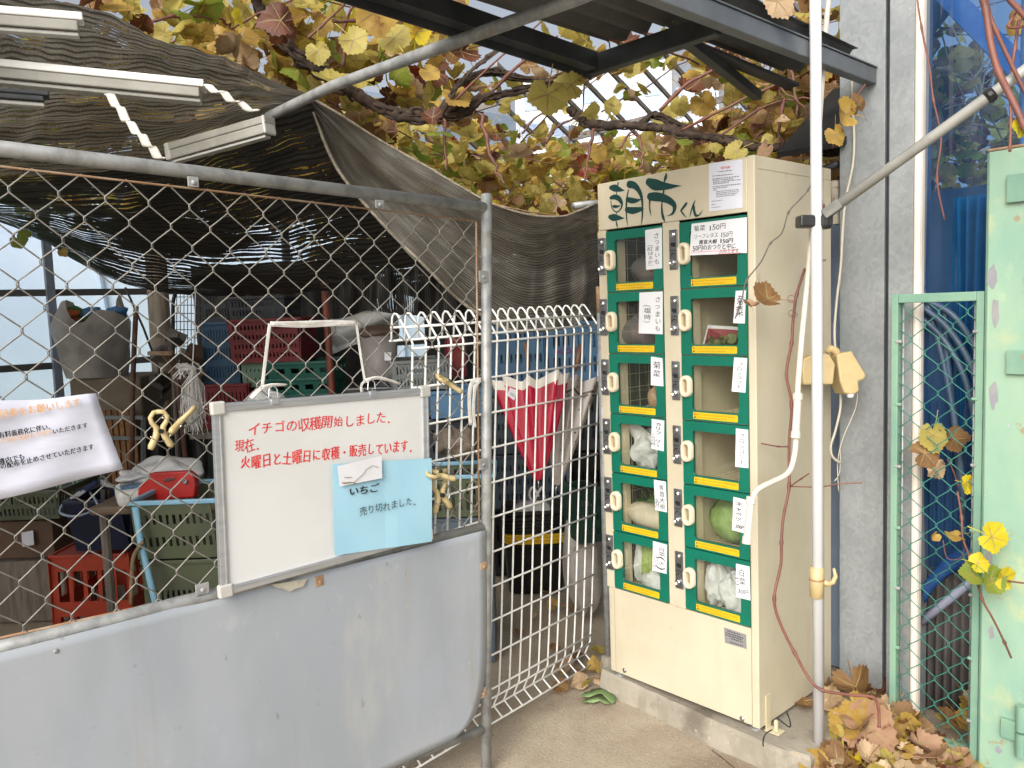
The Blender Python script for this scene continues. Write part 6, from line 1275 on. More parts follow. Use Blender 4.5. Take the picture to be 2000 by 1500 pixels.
b = MB(); blob(b, pD(325, 918, 3.32), (.175, .12, .05), 71, 30, 14, .2); blob(b, pD(262, 930, 3.2), (.10, .06, .02), 73, 20, 10, .3); tag(b.build('plastic_bag', WBAG, None, smooth=True, sub=1, origin=pD(300, 940, 3.3)), 'flat white plastic bag lying on the wooden table', 'bag')
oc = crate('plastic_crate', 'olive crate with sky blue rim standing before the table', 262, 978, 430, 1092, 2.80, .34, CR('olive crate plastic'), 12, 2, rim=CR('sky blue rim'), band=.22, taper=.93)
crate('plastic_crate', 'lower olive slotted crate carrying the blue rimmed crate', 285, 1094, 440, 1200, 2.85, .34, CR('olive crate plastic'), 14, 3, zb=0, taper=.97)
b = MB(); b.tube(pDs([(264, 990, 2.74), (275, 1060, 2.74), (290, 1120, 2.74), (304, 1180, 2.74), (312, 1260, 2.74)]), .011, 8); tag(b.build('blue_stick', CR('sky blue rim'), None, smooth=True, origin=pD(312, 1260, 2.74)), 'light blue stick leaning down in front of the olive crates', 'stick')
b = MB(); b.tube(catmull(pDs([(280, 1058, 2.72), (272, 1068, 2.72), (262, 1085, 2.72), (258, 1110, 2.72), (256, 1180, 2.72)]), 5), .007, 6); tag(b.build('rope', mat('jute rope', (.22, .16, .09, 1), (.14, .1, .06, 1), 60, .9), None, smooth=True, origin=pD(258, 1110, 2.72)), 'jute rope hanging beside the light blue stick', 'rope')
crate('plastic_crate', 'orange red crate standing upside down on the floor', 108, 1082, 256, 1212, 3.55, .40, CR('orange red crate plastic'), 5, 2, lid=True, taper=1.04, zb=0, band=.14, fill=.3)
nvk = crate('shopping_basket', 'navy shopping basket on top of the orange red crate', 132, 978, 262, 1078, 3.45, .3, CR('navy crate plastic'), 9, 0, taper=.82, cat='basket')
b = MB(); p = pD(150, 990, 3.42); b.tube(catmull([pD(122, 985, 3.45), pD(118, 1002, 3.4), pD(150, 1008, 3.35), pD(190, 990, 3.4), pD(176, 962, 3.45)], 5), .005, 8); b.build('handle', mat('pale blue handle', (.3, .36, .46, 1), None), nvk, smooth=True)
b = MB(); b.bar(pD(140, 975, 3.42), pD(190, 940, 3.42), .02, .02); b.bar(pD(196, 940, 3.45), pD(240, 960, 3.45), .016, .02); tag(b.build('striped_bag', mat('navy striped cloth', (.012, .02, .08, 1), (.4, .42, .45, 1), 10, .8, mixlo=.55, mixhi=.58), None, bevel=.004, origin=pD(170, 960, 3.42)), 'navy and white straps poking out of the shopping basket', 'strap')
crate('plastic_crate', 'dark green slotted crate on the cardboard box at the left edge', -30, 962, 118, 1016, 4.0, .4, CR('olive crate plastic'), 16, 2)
cb_ = thing('cardboard_box', 'brown cardboard box with a white label at the left edge', 'box', pD(40, 1090, 4.05)); b = MB(); p, q = pD(30, 1092, 4.05), pD(30, 1018, 4.05); b.box((p+q)/2+f_*.2, (.38, .4, (q-p).z), Matrix.Rotation(YAW, 3, 'Z')); b.build('carton', mat('brown cardboard', (.12, .07, .045, 1), (.09, .055, .035, 1), 5, .85), cb_, bevel=.004); b = MB(); b.prism(pDs([(42, 1040, 4.03), (65, 1036, 4.03), (67, 1064, 4.03), (44, 1068, 4.03)]), -_w*.002); b.build('label', GPAPER, cb_)
b = MB(); b.box(pD(30, 1094, 4.05)+f_*.2-V(0, 0, .0)+V(0, 0, -pD(30, 1094, 4.05).z/2), (.5, .45, pD(30, 1094, 4.05).z), Matrix.Rotation(YAW, 3, 'Z')); tag(b.build('wooden_chest', TIMBER, None, bevel=.006, origin=pD(30, 1160, 4.05)), 'dim wooden chest under the cardboard box', 'chest')
def shoe(label, u, v, rz):
    p = pZ(u, v, 0); t = thing('shoe', label, 'shoe', p, 0, 'dark shoes on the floor'); b = MB(); Rz = Matrix.Rotation(rz, 3, 'Z'); vs = []
    for i in range(11):
        q = i/10; w_ = .045*(sin(pi*min(1, q*.9+.12))**.5); h_ = lerp(.075, .035, min(1, max(0, (q-.3)*2))); 
        for j in range(10): a = 2*pi*j/10; vs.append(p + Rz @ Vector(((q-.5)*.27, w_*cos(a), .005+h_*.5+h_*.5*sin(a))))
    b.add(vs, [(i*10+j, i*10+(j+1) % 10, (i+1)*10+(j+1) % 10, (i+1)*10+j) for i in range(10) for j in range(10)]+[tuple(range(10)), tuple(range(100, 110))]); b.build('upper', BLACKP, t, smooth=True)
    b = MB()
    for k in range(3): b.box(p+Rz @ V(-.02+.03*k, .0, .068-.008*k), (.008, .05, .004), Rz)
    b.build('lace', mat('pale lace', (.4, .42, .5, 1)) if 'pale lace' not in MATS else MATS['pale lace'], t)
shoe('dark shoe on the floor, nearer of two left of the orange red crate', 52, 1150, YAW+.5); shoe('dark shoe on the floor, tucked behind its nearer mate', 62, 1122, YAW+.4)

# ================================================================ overhead grape vine
vine = thing('grape_vine', 'old grape vine with autumn leaves spreading over the wire trellis', 'vine', (-1.5, 1.2, 0))
b = MB()
def gnarl(pts, r0, r1, n=60, seed=1, knots=.25, par=None):
    # a woody stem: thick tube with fibrous swellings, plus loose bark strands along it
    rd = random.Random(seed); q = catmull(pDs(pts), 10); m = len(q); rs = []
    for i in range(m): t = i/(m-1); rs.append(lerp(r0, r1, t)*(.86+knots*1.4*noise.noise(V(i*.16, seed, 0))+.10*noise.noise(V(i*.6, seed, 3))))
    b.tube([Vector(p)+Vector((rd.gauss(0, .003), rd.gauss(0, .003), rd.gauss(0, .003))) for p in q], rs, 9)
    for k in range(20):
        a = rd.uniform(0, 6.3); off = Vector((cos(a), sin(a)*.6, sin(a)))*r0*.85; i0 = rd.randrange(0, max(1, m-10)); i1 = min(m, i0+rd.randrange(8, 26))
        if i1-i0 > 3: b.tube([Vector(p)+off*(1+.3*sin(j*.8+k)) for j, p in enumerate(q[i0:i1])], r0*rd.uniform(.16, .32), 5)
gnarl([(470, -60, 2.75), (505, 10, 2.85), (540, 70, 2.9), (590, 115, 2.95), (640, 145, 3.0), (690, 182, 3.0), (740, 212, 3.0), (800, 224, 3.02), (850, 226, 3.05), (900, 208, 3.05), (940, 192, 3.08)], .026, .020, seed=1)
gnarl([(700, 180, 3.0), (780, 226, 3.0), (850, 232, 3.02), (905, 222, 3.05), (950, 190, 3.08), (1010, 178, 3.12), (1090, 158, 3.2)], .018, .014, seed=2)
gnarl([(1112, 214, 3.3), (1132, 228, 3.3), (1150, 243, 3.32), (1200, 246, 3.32), (1250, 246, 3.3), (1300, 252, 3.3), (1340, 262, 3.25), (1400, 272, 3.2), (1470, 288, 3.15), (1560, 288, 3.1), (1640, 296, 3.0)], .020, .016, seed=3, knots=.4)
gnarl([(1250, 246, 3.3), (1275, 225, 3.35), (1310, 238, 3.35), (1370, 268, 3.3)], .015, .010, seed=5, knots=.5)
gnarl([(860, 228, 3.0), (880, 190, 2.98), (900, 160, 2.96), (930, 130, 2.95), (1010, 72, 2.9)], .012, .007, seed=6)
gnarl([(855, 225, 3.05), (905, 160, 3.1), (960, 140, 3.15), (1010, 150, 3.2), (1090, 158, 3.3)], .016, .010, seed=7, knots=.5)
b.build('trunk', BARK, vine, smooth=True)
b = MB(); rd = random.Random(21)
CANES = [[(300, 40, 2.6), (360, 30, 2.7), (430, 40, 2.8), (450, 55, 2.85), (500, 30, 2.8), (560, 5, 2.75), (600, -20, 2.7)], [(600, 75, 2.8), (640, 40, 2.8), (680, 0, 2.75), (700, -30, 2.7)], [(670, 130, 2.95), (672, 60, 2.9), (690, 10, 2.85)],
 [(870, 215, 3.0), (925, 160, 2.95), (985, 105, 2.9), (1060, 40, 2.85)], [(950, 190, 3.1), (1010, 130, 3.05), (1090, 70, 3.0)], [(335, 85, 2.75), (370, 60, 2.8), (430, 35, 2.85)], [(750, 30, 2.9), (800, 15, 2.9), (830, -10, 2.9)], [(650, 40, 2.8), (720, 38, 2.9), (830, 22, 2.95)],
 [(1020, 262, 3.2), (1040, 235, 3.2), (1070, 215, 3.2), (1110, 190, 3.2)], [(1065, 280, 3.3), (1085, 250, 3.3), (1120, 232, 3.3)], [(940, 225, 3.0), (955, 290, 2.98), (975, 340, 2.96), (985, 360, 2.95)], [(870, 230, 3.0), (870, 290, 2.98), (872, 335, 2.98)], [(1160, 252, 3.3), (1150, 300, 3.25), (1145, 350, 3.2)], [(1250, 262, 3.3), (1255, 300, 3.25), (1250, 340, 3.25)],
 [(1210, 290, 3.3), (1225, 265, 3.3), (1240, 255, 3.3)], [(1140, 160, 3.2), (1200, 130, 3.2), (1260, 113, 3.15)], [(1290, 215, 3.25), (1340, 165, 3.2), (1400, 130, 3.15), (1450, 60, 3.1)], [(1395, 85, 3.0), (1470, 90, 2.95), (1540, 100, 2.9), (1600, 98, 2.85)], [(1420, 95, 3.0), (1490, 140, 2.95), (1560, 200, 2.9), (1590, 240, 2.9)], [(1330, 255, 3.2), (1400, 220, 3.1), (1480, 180, 3.05), (1560, 150, 3.0)], [(1400, 270, 3.2), (1500, 205, 3.1), (1590, 190, 3.0)], [(1520, 60, 3.0), (1545, 130, 2.95), (1560, 230, 2.9)], [(1525, 290, 3.1), (1525, 180, 3.05), (1530, 120, 3.0)]]
for k, c_ in enumerate(CANES):
    q = catmull(pDs(c_), 6); r_ = rd.uniform(.0035, .0065); m = len(q); b.tube([Vector(p)+Vector((rd.gauss(0, .003),)*3) for p in q], [lerp(r_*1.2, r_*.7, i/(m-1))*(1.5 if i % 9 == 4 else 1) for i in range(m)], 6)
for k in range(120):          # canes wandering through the trellis
    x, y, z = rd.uniform(-5, .4), rd.uniform(-.3, 5.5), rd.uniform(2.32, 2.75); a = rd.uniform(0, 6.3); L_ = rd.uniform(.5, 1.4)
    if x > -.3 and y < .6: continue
    b.tube(wiggle((x, y, z), (x+L_*cos(a), y+L_*sin(a), z+rd.uniform(-.2, .2)), 9, .09, rd), [lerp(.005, .002, i/9) for i in range(10)], 5)
for k in range(36):           # fine dangling tendrils
    x, y, z = rd.uniform(-3.5, .3), rd.uniform(0, 3.5), rd.uniform(2.2, 2.5)
    b.tube(wiggle((x, y, z), (x+rd.uniform(-.15, .15), y+rd.uniform(-.15, .15), z-rd.uniform(.1, .4)), 8, .15, rd), .0014, 4)
b.build('cane', CANE, vine, smooth=True)
def in_poly(p, poly):
    c_ = False; j = len(poly)-1
    for i in range(len(poly)):
        if (poly[i][1] > p[1]) != (poly[j][1] > p[1]) and p[0] < (poly[j][0]-poly[i][0])*(p[1]-poly[i][1])/(poly[j][1]-poly[i][1])+poly[i][0]: c_ = not c_
        j = i
    return c_
def proj(p):
    d = Vector(p)-CAM; z = d.dot(_w); return (1000+CF*d.dot(_r)/z, 750-CF*d.dot(_u)/z, z)
# openings in the canopy where the photo shows sky between the shoots
GAPS = [[(930, 222), (1060, 168), (1180, 150), (1330, 118), (1420, 170), (1520, 205), (1340, 262), (1130, 288), (1000, 262)], [(700, 172), (760, 162), (790, 200), (740, 205)], [(1440, 100), (1500, 95), (1560, 140), (1500, 150)], [(895, 105), (960, 60), (1000, 110), (930, 150)]]
def leafcol(rd, x):
    return rd.choices(range(9), (42, 22, 12, 7, 9, 4, 1, 6, 2) if x < -.2 else (34, 18, 13, 8, 14, 6, 3, 7, 2))[0]
fol = MB(); rd = random.Random(33); cnt = 0
def try_leaf(x, y, z, size, rd, keep=1):
    global cnt
    u, v, t = proj((x, y, z))
    if t < .4 or u < -500 or u > 2200 or v < -500 or v > 700: return
    for g_ in GAPS:
        if in_poly((u, v), g_) and rd.random() < .90: return
    nrm = Vector((rd.gauss(0, .55), rd.gauss(0, .55), rd.choice((1, 1, 1, -1)))) if rd.random() < .65 else Vector((rd.gauss(0, 1), rd.gauss(0, 1), rd.gauss(0, .5)))
    add_leaf(fol, (x, y, z), size, nrm, rd.uniform(0, 6.3), rd.uniform(.25, .95), leafcol(rd, x), rd); cnt += 1
for k in range(7600):         # main trellis
    x, y = rd.uniform(-5.2, .35), rd.uniform(-1.9, 5.0)
    dens = sin(x*2.1+y*1.3)+sin(x*1.1-y*2.7+1) 
    if dens < -1.0 and rd.random() < .6: continue
    if x > -.25 and y < .75: continue
    if y < .1 and x > -.62 - .25*max(0, -.8-y)/.5: continue
    z = rd.gauss(2.47, .11) - (.10 if rd.random() < .3 else 0)
    if z < 2.18: continue
    try_leaf(x, y, z, rd.choice((rd.uniform(.05, .11), rd.uniform(.11, .20), rd.uniform(.11, .20))), rd)
for k in range(3000):         # lower and farther, the carpet of leaves seen over the net and locker
    x, y = rd.uniform(-4.5, .2), rd.uniform(.9, 5.2)
    z = rd.gauss(1.93, .08)+.035*y + .08*sin(x*2+y)
    u, v, t = proj((x, y, z))
    if v < 235 or u < 560: continue
    try_leaf(x, y, z, rd.uniform(.07, .13), rd)
for k in range(650):          # shading shoots between net and locker
    x, y = rd.uniform(-.75, .30), rd.uniform(.85, 3.4); try_leaf(x, y, rd.uniform(2.25, 2.75), rd.uniform(.09, .16), rd)
for k in range(260):          # over the right end, above the locker
    x, y = rd.uniform(-.25, .62), rd.uniform(.55, 2.2); z = rd.uniform(1.98, 2.45) if rd.random() < .7 else rd.uniform(2.4, 2.8)
    try_leaf(x, y, z, rd.uniform(.07, .12), rd)
for k in range(170):           # low shoots by the edge above the net
    u, v = rd.uniform(230, 900), rd.uniform(0, 190); p = pD(u, v, rd.uniform(2.95, 3.4))
    if p.z > 2.1: try_leaf(p.x, p.y, p.z, rd.uniform(.09, .15), rd)
fo = fol.build('foliage', LEAFM, vine, smooth=True); fo['kind'] = 'stuff'
print('leaves', cnt)
def one_leaf(parent, u, v, t, size, mi, nrm, spin, curl, seed, nm='leaf'):
    k = MB(); p = pD(u, v, t); add_leaf(k, p, size, nrm, spin, curl, mi, random.Random(seed)); return k.build(nm, LEAFM, parent, smooth=True, origin=p)
W_ = -_w
for a in ((1070, 185, 2.32, .150, YEL, W_+V(.2, 0, .3), 2.2, .22, 1), (1116, 165, 2.38, .120, YEL, W_+V(-.3, .2, .1), 3.9, .25, 2), (838, 142, 2.6, .088, GOL, W_+V(0, .3, .3), 3.0, .3, 3), (860, 260, 2.8, .12, LIM, W_*.4+V(.2, 0, 1), .3, .3, 4), (900, 100, 2.6, .15, RUS, W_+V(.5, .3, 0), 1.2, .8, 5), (548, 40, 2.35, .13, RUS, W_+V(.3, .5, .1), .7, .9, 6), (1010, 300, 2.9, .14, TAN, W_*.3+V(0, 0, -1), 1.1, .5, 7), (735, 20, 2.45, .17, GOL, W_+V(0, .2, -.4), 2.6, .4, 8), (690, 78, 2.6, .12, YEL, W_, 3.2, .3, 9), (620, 100, 2.6, .10, YEL, W_+V(.4, 0, 0), 2.6, .4, 10), (845, 230, 2.9, .10, RUS, W_+V(0, 0, .4), 0, .7, 11), (880, 25, 2.5, .14, ORA, W_+V(.2, .2, -.3), 3.3, .5, 12), (770, 75, 2.55, .14, YEL, W_+V(-.2, .1, .2), 2.9, .3, 15)): one_leaf(vine, *a)
for a in ((36, 470, 3.0, .075, LIM, W_+V(.3, .2, 0), 2.8, .5, 21), (52, 462, 3.02, .06, LIM, W_+V(-.4, .3, 0), 3.6, .5, 22), (122, 492, 3.1, .05, GOL, W_+V(.3, .1, .3), 2.9, .5, 23)): one_leaf(vine, *a)
# ---------------------------------------------------------------- vine shoots on and beside the locker
sv = thing('vine_shoot', 'red brown vine shoot climbing the cream side of the locker', 'vine', pZ(1600, 1440, 0)); b = MB()
def cane(mb, pts, r, bump=1.5, seed=0):
    q = catmull(pDs(pts), 6); m = len(q); mb.tube(q, [r*(bump if i % 12 == 6 else 1) for i in range(m)], 7)
cane(b, [(1572, 525, 2.60), (1556, 575, 2.58), (1549, 625, 2.57), (1546, 670, 2.56), (1536, 730, 2.55), (1546, 790, 2.55), (1541, 870, 2.55), (1541, 950, 2.54), (1530, 1010, 2.53), (1526, 1060, 2.52), (1525, 1102, 2.52), (1512, 1170, 2.51), (1525, 1220, 2.51), (1552, 1275, 2.50), (1580, 1325, 2.48), (1606, 1348, 2.45), (1660, 1357, 2.45), (1705, 1362, 2.45), (1716, 1385, 2.45), (1717, 1420, 2.45)], .0045)
cane(b, [(1541, 872, 2.55), (1520, 872, 2.53), (1487, 866, 2.50)], .0022); cane(b, [(1543, 950, 2.53), (1565, 935, 2.50), (1580, 925, 2.48)], .0022); cane(b, [(1545, 950, 2.54), (1600, 951, 2.50), (1640, 945, 2.48), (1683, 943, 2.46)], .002)
cane(b, [(1610, 400, 2.55), (1608, 410, 2.5), (1603, 380, 2.5), (1602, 365, 2.5)], .003); cane(b, [(1606, 400, 2.5), (1602, 450, 2.5), (1606, 505, 2.5), (1613, 507, 2.5)], .0016)
for (u, v) in ((1546, 583), (1548, 612)): b.tube([pD(u+10*cos(a)*(1-a/16), v+9*sin(a)*(1-a/16), 2.53) for a in [i*.6 for i in range(16)]], .0010, 4)
b.build('cane', CANE_R, sv, smooth=True)
tw = thing('thin_twig', 'thin dark twig with a curled brown leaf reaching across the locker front', 'twig', pD(1545, 410, 2.36)); b = MB()
cane(b, [(1590, 345, 2.40), (1578, 372, 2.38), (1560, 392, 2.37), (1540, 415, 2.36), (1527, 455, 2.35), (1505, 475, 2.34), (1486, 512, 2.33), (1458, 548, 2.32), (1450, 580, 2.32), (1444, 600, 2.31), (1436, 622, 2.31)], .0020, 2.0); b.build('stem', mat('dark twig', (.10, .08, .075, 1), None), tw, smooth=True)
one_leaf(tw, 1500, 584, 2.33, .115, ORA, W_+V(.3, .1, 1.1), 1.4, .65, 31); one_leaf(tw, 1466, 598, 2.32, .055, SAL, W_*.4+V(.1, .2, 1), .2, .9, 32)
# loose leaves caught by the pole and column
hv = thing('vine_shoot', 'golden brown leaf cluster hanging on the vine between pole and column', 'vine', pD(1650, 230, 2.45)); b = MB(); cane(b, [(1625, 290, 2.5), (1648, 235, 2.46), (1668, 195, 2.46), (1690, 165, 2.47)], .002); b.build('stem', CANE, hv, smooth=True)
one_leaf(hv, 1650, 222, 2.42, .115, GOL, W_+V(.8, .2, .2), .5, .5, 41); one_leaf(hv, 1678, 205, 2.44, .085, ORA, W_+V(.9, .4, -.2), -.2, .6, 42); one_leaf(hv, 1632, 262, 2.43, .085, GOL, W_+V(.6, -.2, .1), 2.8, .6, 43)
tv = thing('hanging_leaf', 'tan crinkled leaf hanging from the top edge just left of the white pole', 'leaf', pD(1520, 5, 2.2)); one_leaf(tv, 1518, 2, 2.2, .12, TAN, W_+V(0, .2, .1), 3.1, .35, 44, 'blade')
# thick canes at the upper right
rv = thing('vine_shoot', 'thick red brown vine canes rising at the upper right corner', 'vine', pD(1980, 300, 2.0)); b = MB()
cane(b, [(1890, -420, 2.1), (1900, -200, 2.08), (1914, -30, 2.05), (1925, 20, 2.05), (1936, 90, 2.04), (1950, 140, 2.03), (1972, 185, 2.0), (2000, 245, 1.98), (2030, 310, 1.96), (2080, 460, 1.95), (2100, 700, 1.95), (2095, 1000, 1.95)], .0085, 1.2); cane(b, [(1905, -260, 2.1), (1915, -100, 2.1), (1928, 10, 2.1), (1945, 60, 2.1), (1975, 125, 2.1), (2010, 200, 2.1), (2060, 330, 2.1), (2085, 520, 2.05)], .0055, 1.3); cane(b, [(1915, -130, 2.1), (1960, -20, 2.1), (1990, 20, 2.1), (2030, 60, 2.1), (2150, 160, 2.1), (2260, 190, 2.1)], .007, 1.2); cane(b, [(1990, 40, 2.15), (1982, 95, 2.15), (1974, 160, 2.15), (1974, 240, 2.15), (1972, 296, 2.15)], .004, 1.4); cane(b, [(1995, 10, 2.12), (1970, 52, 2.12), (2010, 50, 2.12)], .003)
cane(b, [(1780, -260, 2.45), (1786, -120, 2.45), (1790, -20, 2.45), (1800, 55, 2.45), (1815, 130, 2.45), (1823, 195, 2.45), (1838, 270, 2.45), (1830, 350, 2.45), (1845, 430, 2.45)], .0028, 1.6)
b.build('cane', CANE_R, rv, smooth=True)
for a in ((1985, 40, 2.2, .07, ORA, W_, 1, .5, 51), (1990, 250, 2.0, .06, BRI, W_+V(.4, 0, .3), 2, .5, 52), (1978, 55, 2.25, .06, GOL, W_, 2, .5, 53)): one_leaf(rv, *a)
b = MB(); rd = random.Random(71)
for k in range(46):
    u, v = rd.uniform(1800, 1930), rd.uniform(30, 290); 
    if rd.random() < .35: continue
    add_leaf(b, pD(u, v, rd.uniform(3.2, 4.2)), rd.uniform(.09, .15), (rd.gauss(0, 1), rd.gauss(0, 1), rd.gauss(0, 1)), rd.uniform(0, 6), .4, rd.choice((YEL, ORA, TAN, GOL)), rd)
for k in range(14): b.m = 7; b.tube(wiggle(pD(rd.uniform(1790, 1990), rd.uniform(-20, 300), 3.5), pD(rd.uniform(1790, 1990), rd.uniform(-20, 300), 3.6), 6, .06, rd), .004, 4)
tag(b.build('vine_behind_net', LEAFM, None, smooth=True, origin=pD(1860, 180, 3.6)), 'leafy vine seen as silhouettes through the upper blue net', 'vine')
# leaves on the green chain link and the hanging shoot beside it
yv = thing('vine_shoot', 'vine shoot with bright yellow and lime leaves over the mint post', 'vine', pD(1900, 1100, 2.33)); b = MB()
cane(b, [(1870, 960, 2.45), (1878, 1010, 2.42), (1880, 1050, 2.40), (1893, 1085, 2.37), (1905, 1125, 2.35), (1918, 1170, 2.34), (1940, 1210, 2.33), (1962, 1255, 2.32), (1975, 1285, 2.32)], .0032, 1.8); cane(b, [(1930, 1130, 2.34), (1970, 1135, 2.3), (2010, 1140, 2.26)], .0026); cane(b, [(1842, 1055, 2.42), (1850, 1090, 2.42), (1876, 1090, 2.41), (1884, 1065, 2.40)], .0014); b.build('cane', CANE, yv, smooth=True)
for a in ((1936, 1048, 2.30, .115, BRI, W_+V(.3, 0, .1), 3.6, .3, 61), (1910, 1100, 2.32, .075, BRI, W_+V(-.3, .2, .3), 1.1, .4, 62), (1900, 1122, 2.33, .09, LIM, W_+V(0, 0, .7), 1.5, .4, 63), (1935, 1130, 2.30, .105, LIM, W_+V(.2, .2, .2), 2.8, .35, 64), (1958, 1128, 2.30, .085, BRI, W_+V(.5, 0, -.2), 4.2, .5, 65), (1866, 1046, 2.41, .075, GOL, W_*.35+V(0, 0, 1), 1.7, .6, 66), (1886, 945, 2.46, .075, BRI, W_+V(.3, .3, 0), 3.3, .5, 67), (1826, 1046, 2.42, .04, GOL, W_, 1.7, .6, 68)): one_leaf(yv, *a)
cl_ = thing('leaf_cluster', 'yellow and brown vine leaves stuck behind the green chain link', 'leaf cluster', pD(1830, 870, 2.56))
for a in ((1822, 850, 2.54, .125, YEL, W_+V(.1, .1, .1), 2.4, .25, 73), (1806, 885, 2.535, .115, ORA, W_+V(-.2, .1, .3), 1.2, .35, 74), (1862, 858, 2.55, .105, ORA, W_+V(.5, .1, 0), 4.0, .45, 75), (1830, 915, 2.54, .085, TAN, W_+V(0, .2, -.3), 3.0, .45, 76)): one_leaf(cl_, *a)
b = MB(); cane(b, [(1850, 895, 2.56), (1862, 920, 2.53), (1872, 950, 2.48)], .0018); b.build('stem', CANE, cl_, smooth=True)

# ================================================================ fallen leaves
b = MB(); rd = random.Random(81)
for k in range(330):           # litter nobody could count, in the corners
    m_ = rd.random()
    if m_ < .58: x, y = rd.uniform(.80, 1.14), rd.uniform(-.10, .42); z = .01+.13*rd.random()*max(0, 1-abs(x-.86)/.30)*min(1, max(0, y+.05)*4)
    elif m_ < .70: x, y = rd.uniform(.90, 1.5), rd.uniform(.45, .66); z = .02+.25*rd.random()*max(0, (x-.9)/.4)
    elif m_ < .82: x, y = rd.uniform(-.30, -.02), rd.uniform(-.05, .75); z = .012
    elif m_ < .93: x, y = rd.uniform(-1.6, -.3), rd.uniform(.1, 1.6); z = .012
    else: x, y = rd.uniform(.62, .80), rd.uniform(.42, .60); z = .09
    add_leaf(b, (x, y, z+.008), rd.uniform(.06, .15) if x > .5 else rd.uniform(.04, .09), (rd.gauss(0, .35), rd.gauss(0, .35), 1), rd.uniform(0, 6.3), rd.uniform(.3, .8), rd.choices((YEL, ORA, RUS, SAL, TAN, GOL), (2, 3, 2, 2, 5, 2))[0], rd)
tag(b.build('leaf_litter', LEAFM, None, smooth=True, origin=(.85, .2, 0)), 'small dry leaf litter lying in the corners', 'leaf litter', kind='stuff')
FALL = [('bright yellow fallen leaf nearest the white pole base, lower one', 1648, 1478, .05, .115, BRI, (.1, -.3, 1), 2.8, .3), ('yellow ochre crinkled leaf standing right of the white pole base', 1652, 1415, .12, .115, GOL, (.3, -1, .6), 2.2, .5), ('small olive yellow fallen leaf just above the bright yellow one', 1635, 1432, .10, .06, YEL, (-.3, -1, .6), 3.2, .4), ('large salmon fallen leaf leaning against the column foot', 1692, 1420, .12, .19, SAL, (.3, -1, .55), .4, .45), ('amber fallen leaf standing above the large salmon one', 1672, 1378, .18, .105, GOL, (.1, -1, .3), .3, .5),
 ('brown tented leaf at the foot of the spangled column', 1672, 1342, .16, .15, ORA, (-.2, -.6, 1), 3.0, .7), ('darker brown leaf between pole and column foot', 1620, 1365, .13, .105, TAN, (-.3, -.7, .6), 1.0, .6), ('orange leaf flat on the plinth left of the white pole', 1575, 1378, .10, .085, ORA, (0, 0, 1), 1.2, .3), ('orange frilled leaf clinging to the very base of the white pole', 1592, 1485, .06, .085, GOL, (.3, -1, .4), .8, .7), ('pale tan leaf curled in front of the green gate corner', 1760, 1440, .07, .15, TAN, (.4, -.6, .7), 2.2, .6), ('salmon pink leaf in the litter at the bottom edge', 1745, 1482, .05, .17, SAL, (0, -.4, 1), .9, .6), ('tall curled tan leaf tip pointing up by the green gate', 1765, 1412, .11, .10, GOL, (.7, -1, .1), 0, .8), ('grey tan leaf beside the lower green frame rail', 1805, 1478, .04, .13, TAN, (.1, -.4, 1), 4.0, .6), ('dusty brown leaf left of the large salmon one', 1632, 1398, .10, .14, TAN, (-.5, -.7, .6), 1.6, .5), ('russet leaf tucked below the large salmon one', 1700, 1462, .06, .10, ORA, (.2, -.5, .8), 2.0, .6)]
for i, (lab, u, v, z, s_, mi, nrm, sp, cu) in enumerate(FALL):
    k = MB(); p = pZ(u, v, z); add_leaf(k, p, s_*1.12, nrm, sp, cu, mi, random.Random(100+i)); tag(k.build('fallen_leaf', LEAFM, None, smooth=True, origin=p), lab, 'leaf', 'fallen vine leaves')
for i, (lab, u, v, s_, mi) in enumerate((('orange brown fallen leaf below the mesh panel, nearest the gate post', 1095, 1341, .085, ORA), ('tan fallen leaf against the mesh panel foot near the round post', 1135, 1330, .10, TAN), ('yellow brown leaf standing against the black pots', 1080, 1180, .075, GOL))):
    k = MB(); p = pZ(u, v, .02 if i < 2 else .05); add_leaf(k, p, s_, (.2, -.4, 1) if i < 2 else (.4, -1, .4), i*1.7, .5, mi, random.Random(140+i)); tag(k.build('fallen_leaf', LEAFM, None, smooth=True, origin=p), lab, 'leaf', 'fallen vine leaves')
b = MB(); cgr = leaf_mat('fresh green leaf', (.15, .24, .085, 1), (.22, .31, .13, 1), (.30, .36, .19, 1), .15)
for o_ in ([(1134, 1360), (1142, 1352), (1150, 1351), (1158, 1345), (1166, 1345), (1174, 1341), (1183, 1343), (1190, 1347), (1197, 1352), (1203, 1363), (1200, 1372), (1194, 1374), (1186, 1364), (1176, 1357), (1164, 1357), (1150, 1362)], [(1135, 1373), (1146, 1364), (1158, 1364), (1166, 1359), (1176, 1360), (1184, 1366), (1192, 1376), (1182, 1374), (1170, 1369), (1158, 1373), (1146, 1371)]):
    P_ = [pZ(u, v, .008+.010*noise.noise(V(u*.05, v*.05, 0))) for u, v in o_]; c_ = sum(P_, Vector())/len(P_)+V(0, 0, .006); n_ = len(P_); b.add([c_]+P_, [(0, 1+i, 1+(i+1) % n_) for i in range(n_)])
tag(b.build('green_leaf_scrap', cgr, None, smooth=True, solid=.001, origin=pZ(1170, 1360, .01)), 'wilted green vegetable leaf lying on the concrete before the plinth', 'leaf')
k = MB(); p = pZ(1222, 1352, .012); add_leaf(k, p, .03, (0, 0, 1), 1.2, .3, 0, random.Random(5)); tag(k.build('green_leaf_scrap', cgr, None, smooth=True, origin=p), 'small lone green leaf scrap right of the wilted green leaf', 'leaf')
b = MB(); blob(b, pZ(1346, 1411, .010), (.022, .012, .012), 5, amp=.3); tag(b.build('dark_clod', mat('dark clod', (.03, .022, .02, 1), None), None, smooth=True, origin=pZ(1346, 1411, .01)), 'small dark clod on the concrete before the plinth', 'clod')
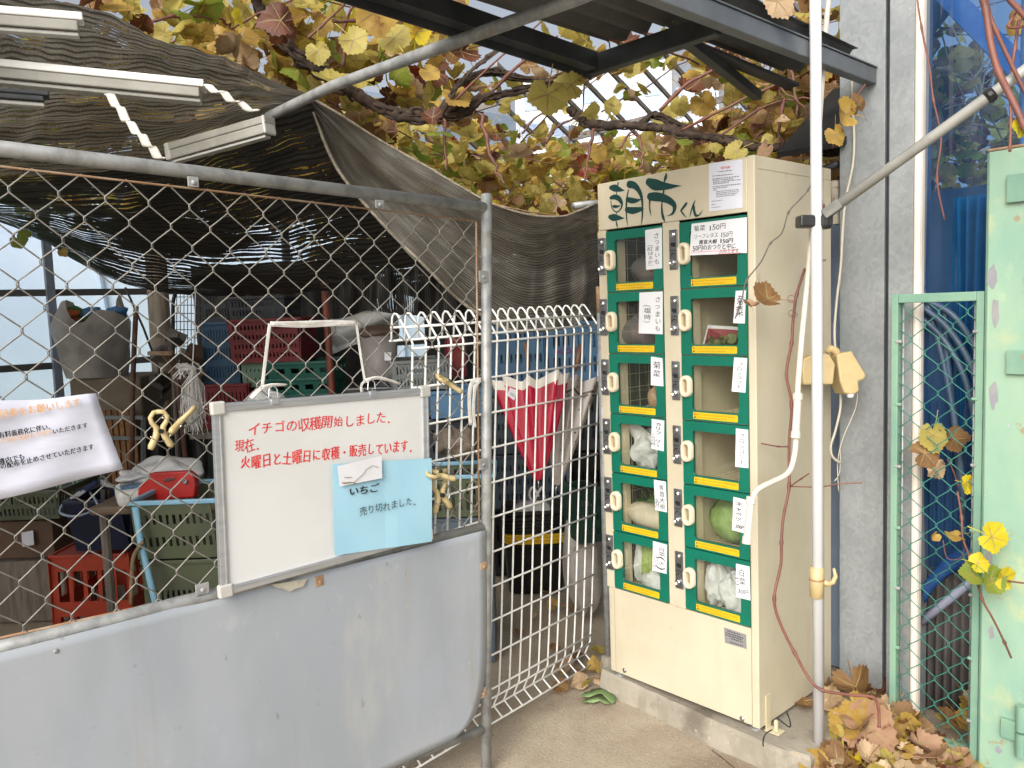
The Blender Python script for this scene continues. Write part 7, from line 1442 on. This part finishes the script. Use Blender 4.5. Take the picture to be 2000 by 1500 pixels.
b = MB(); b.tube([pZ(1390, 1465, .004), pZ(1410, 1480, .006), pZ(1440, 1505, .004)], .0016, 5); tag(b.build('dry_stem', BARK, None, origin=pZ(1410, 1480, .005)), 'thin dry stem lying on the concrete at the bottom edge', 'stem')
b = MB(); b.tube(catmull(pDs([(1536, 1390, 2.52), (1542, 1405, 2.5), (1543, 1420, 2.5), (1530, 1412, 2.5), (1518, 1402, 2.5)]), 5), .0022, 6); b.tube(catmull(pDs([(1508, 1425, 2.45), (1494, 1435, 2.44), (1490, 1452, 2.44), (1491, 1458, 2.44)]), 5), .0022, 6); tag(b.build('black_wire', BLACKP, None, smooth=True, origin=pD(1536, 1405, 2.5)), 'black wire curling out under the locker corner', 'wire')
# small weeds
b = MB(); rd = random.Random(91)
for k in range(70): add_leaf(b, (rd.uniform(.95, 1.13), rd.uniform(.28, .40), rd.uniform(.004, .03)), rd.uniform(.014, .028), (rd.gauss(0, .3), rd.gauss(0, .3), 1), rd.uniform(0, 6), .3, 0, rd)
tag(b.build('ground_weeds', leaf_mat('weed green', (.12, .30, .03, 1), (.2, .4, .06, 1), (.08, .2, .02, 1), .2), None, smooth=True, origin=(1.05, .35, 0)), 'small bright green weeds at the foot of the mint gate', 'weeds', kind='stuff')

# ================================================================ beyond: glass roof, apartment block
gr = thing('glass_roof', 'glazed greenhouse roof with dark rafters seen through the vine', 'roof', pD(1150, 230, 7.5))
GF = mat('glazing bar', (.18, .16, .15, 1), (.26, .24, .23, 1), 8, .6)
near_ = lambda s_: pD(lerp(760, 1560, s_), lerp(262, 20, s_), 6.8); far_ = lambda s_: pD(lerp(850, 1650, s_), lerp(338, 132, s_), 8.0)
b = MB(); b.bar(near_(0), near_(1), .04, .06); b.bar(far_(0), far_(1), .04, .06); b.build('rail', GF, gr)
for k in range(16):
    s_ = k/15; b = MB(); e_ = near_(s_)+(near_(s_)-far_(s_))*.5; b.bar(e_, far_(s_)+(far_(s_)-near_(s_))*.3, .022, .04); b.build('rafter', GF, gr)
b = MB(); b.poly([near_(0)+V(0, 0, .05), near_(1)+V(0, 0, .05), far_(1)+V(0, 0, .05), far_(0)+V(0, 0, .05)]); b.build('glazing', GLASS, gr)
ap = thing('apartment_block', 'pale multi storey apartment block far behind the glass roof', 'building', pZ(1150, 700, 0))
B0 = pD(1180, 240, 70); Rz = Matrix.Rotation(YAW-.35, 3, 'Z'); bc_ = V(B0.x, B0.y, 0); WALLM = mat('pale block wall', (.82, .84, .88, 1), (.78, .80, .86, 1), .5, .8); WINM = mat('block window', (.42, .50, .68, 1), None, 1, .2)  # wall and window colours lightened for distance haze
zt2 = pD(1180, 165, 70).z
b = MB(); b.box(bc_+V(0, 0, zt2/2), (13, 9, zt2), Rz); b.box(bc_+Rz @ V(6.8, 2, zt2*.46), (6, 8, zt2*.92), Rz); b.build('wall', WALLM, ap)
for fl_ in range(5):
    for k in range(5):
        z = zt2-1.9-fl_*2.6; b = MB(); b.box(bc_+Rz @ V(-5+2.5*k, -4.52, z), (1.3, .1, 1.5), Rz); b.build('window', WINM, ap)
for fl_ in range(5): b = MB(); z = zt2-2.9-fl_*2.6; b.box(bc_+Rz @ V(6.9, -2.6, z), (5.5, 1.2, .9), Rz); b.build('balcony', mat('balcony wall', (.55, .62, .78, 1), None) if 'balcony wall' not in MATS else MATS['balcony wall'], ap)
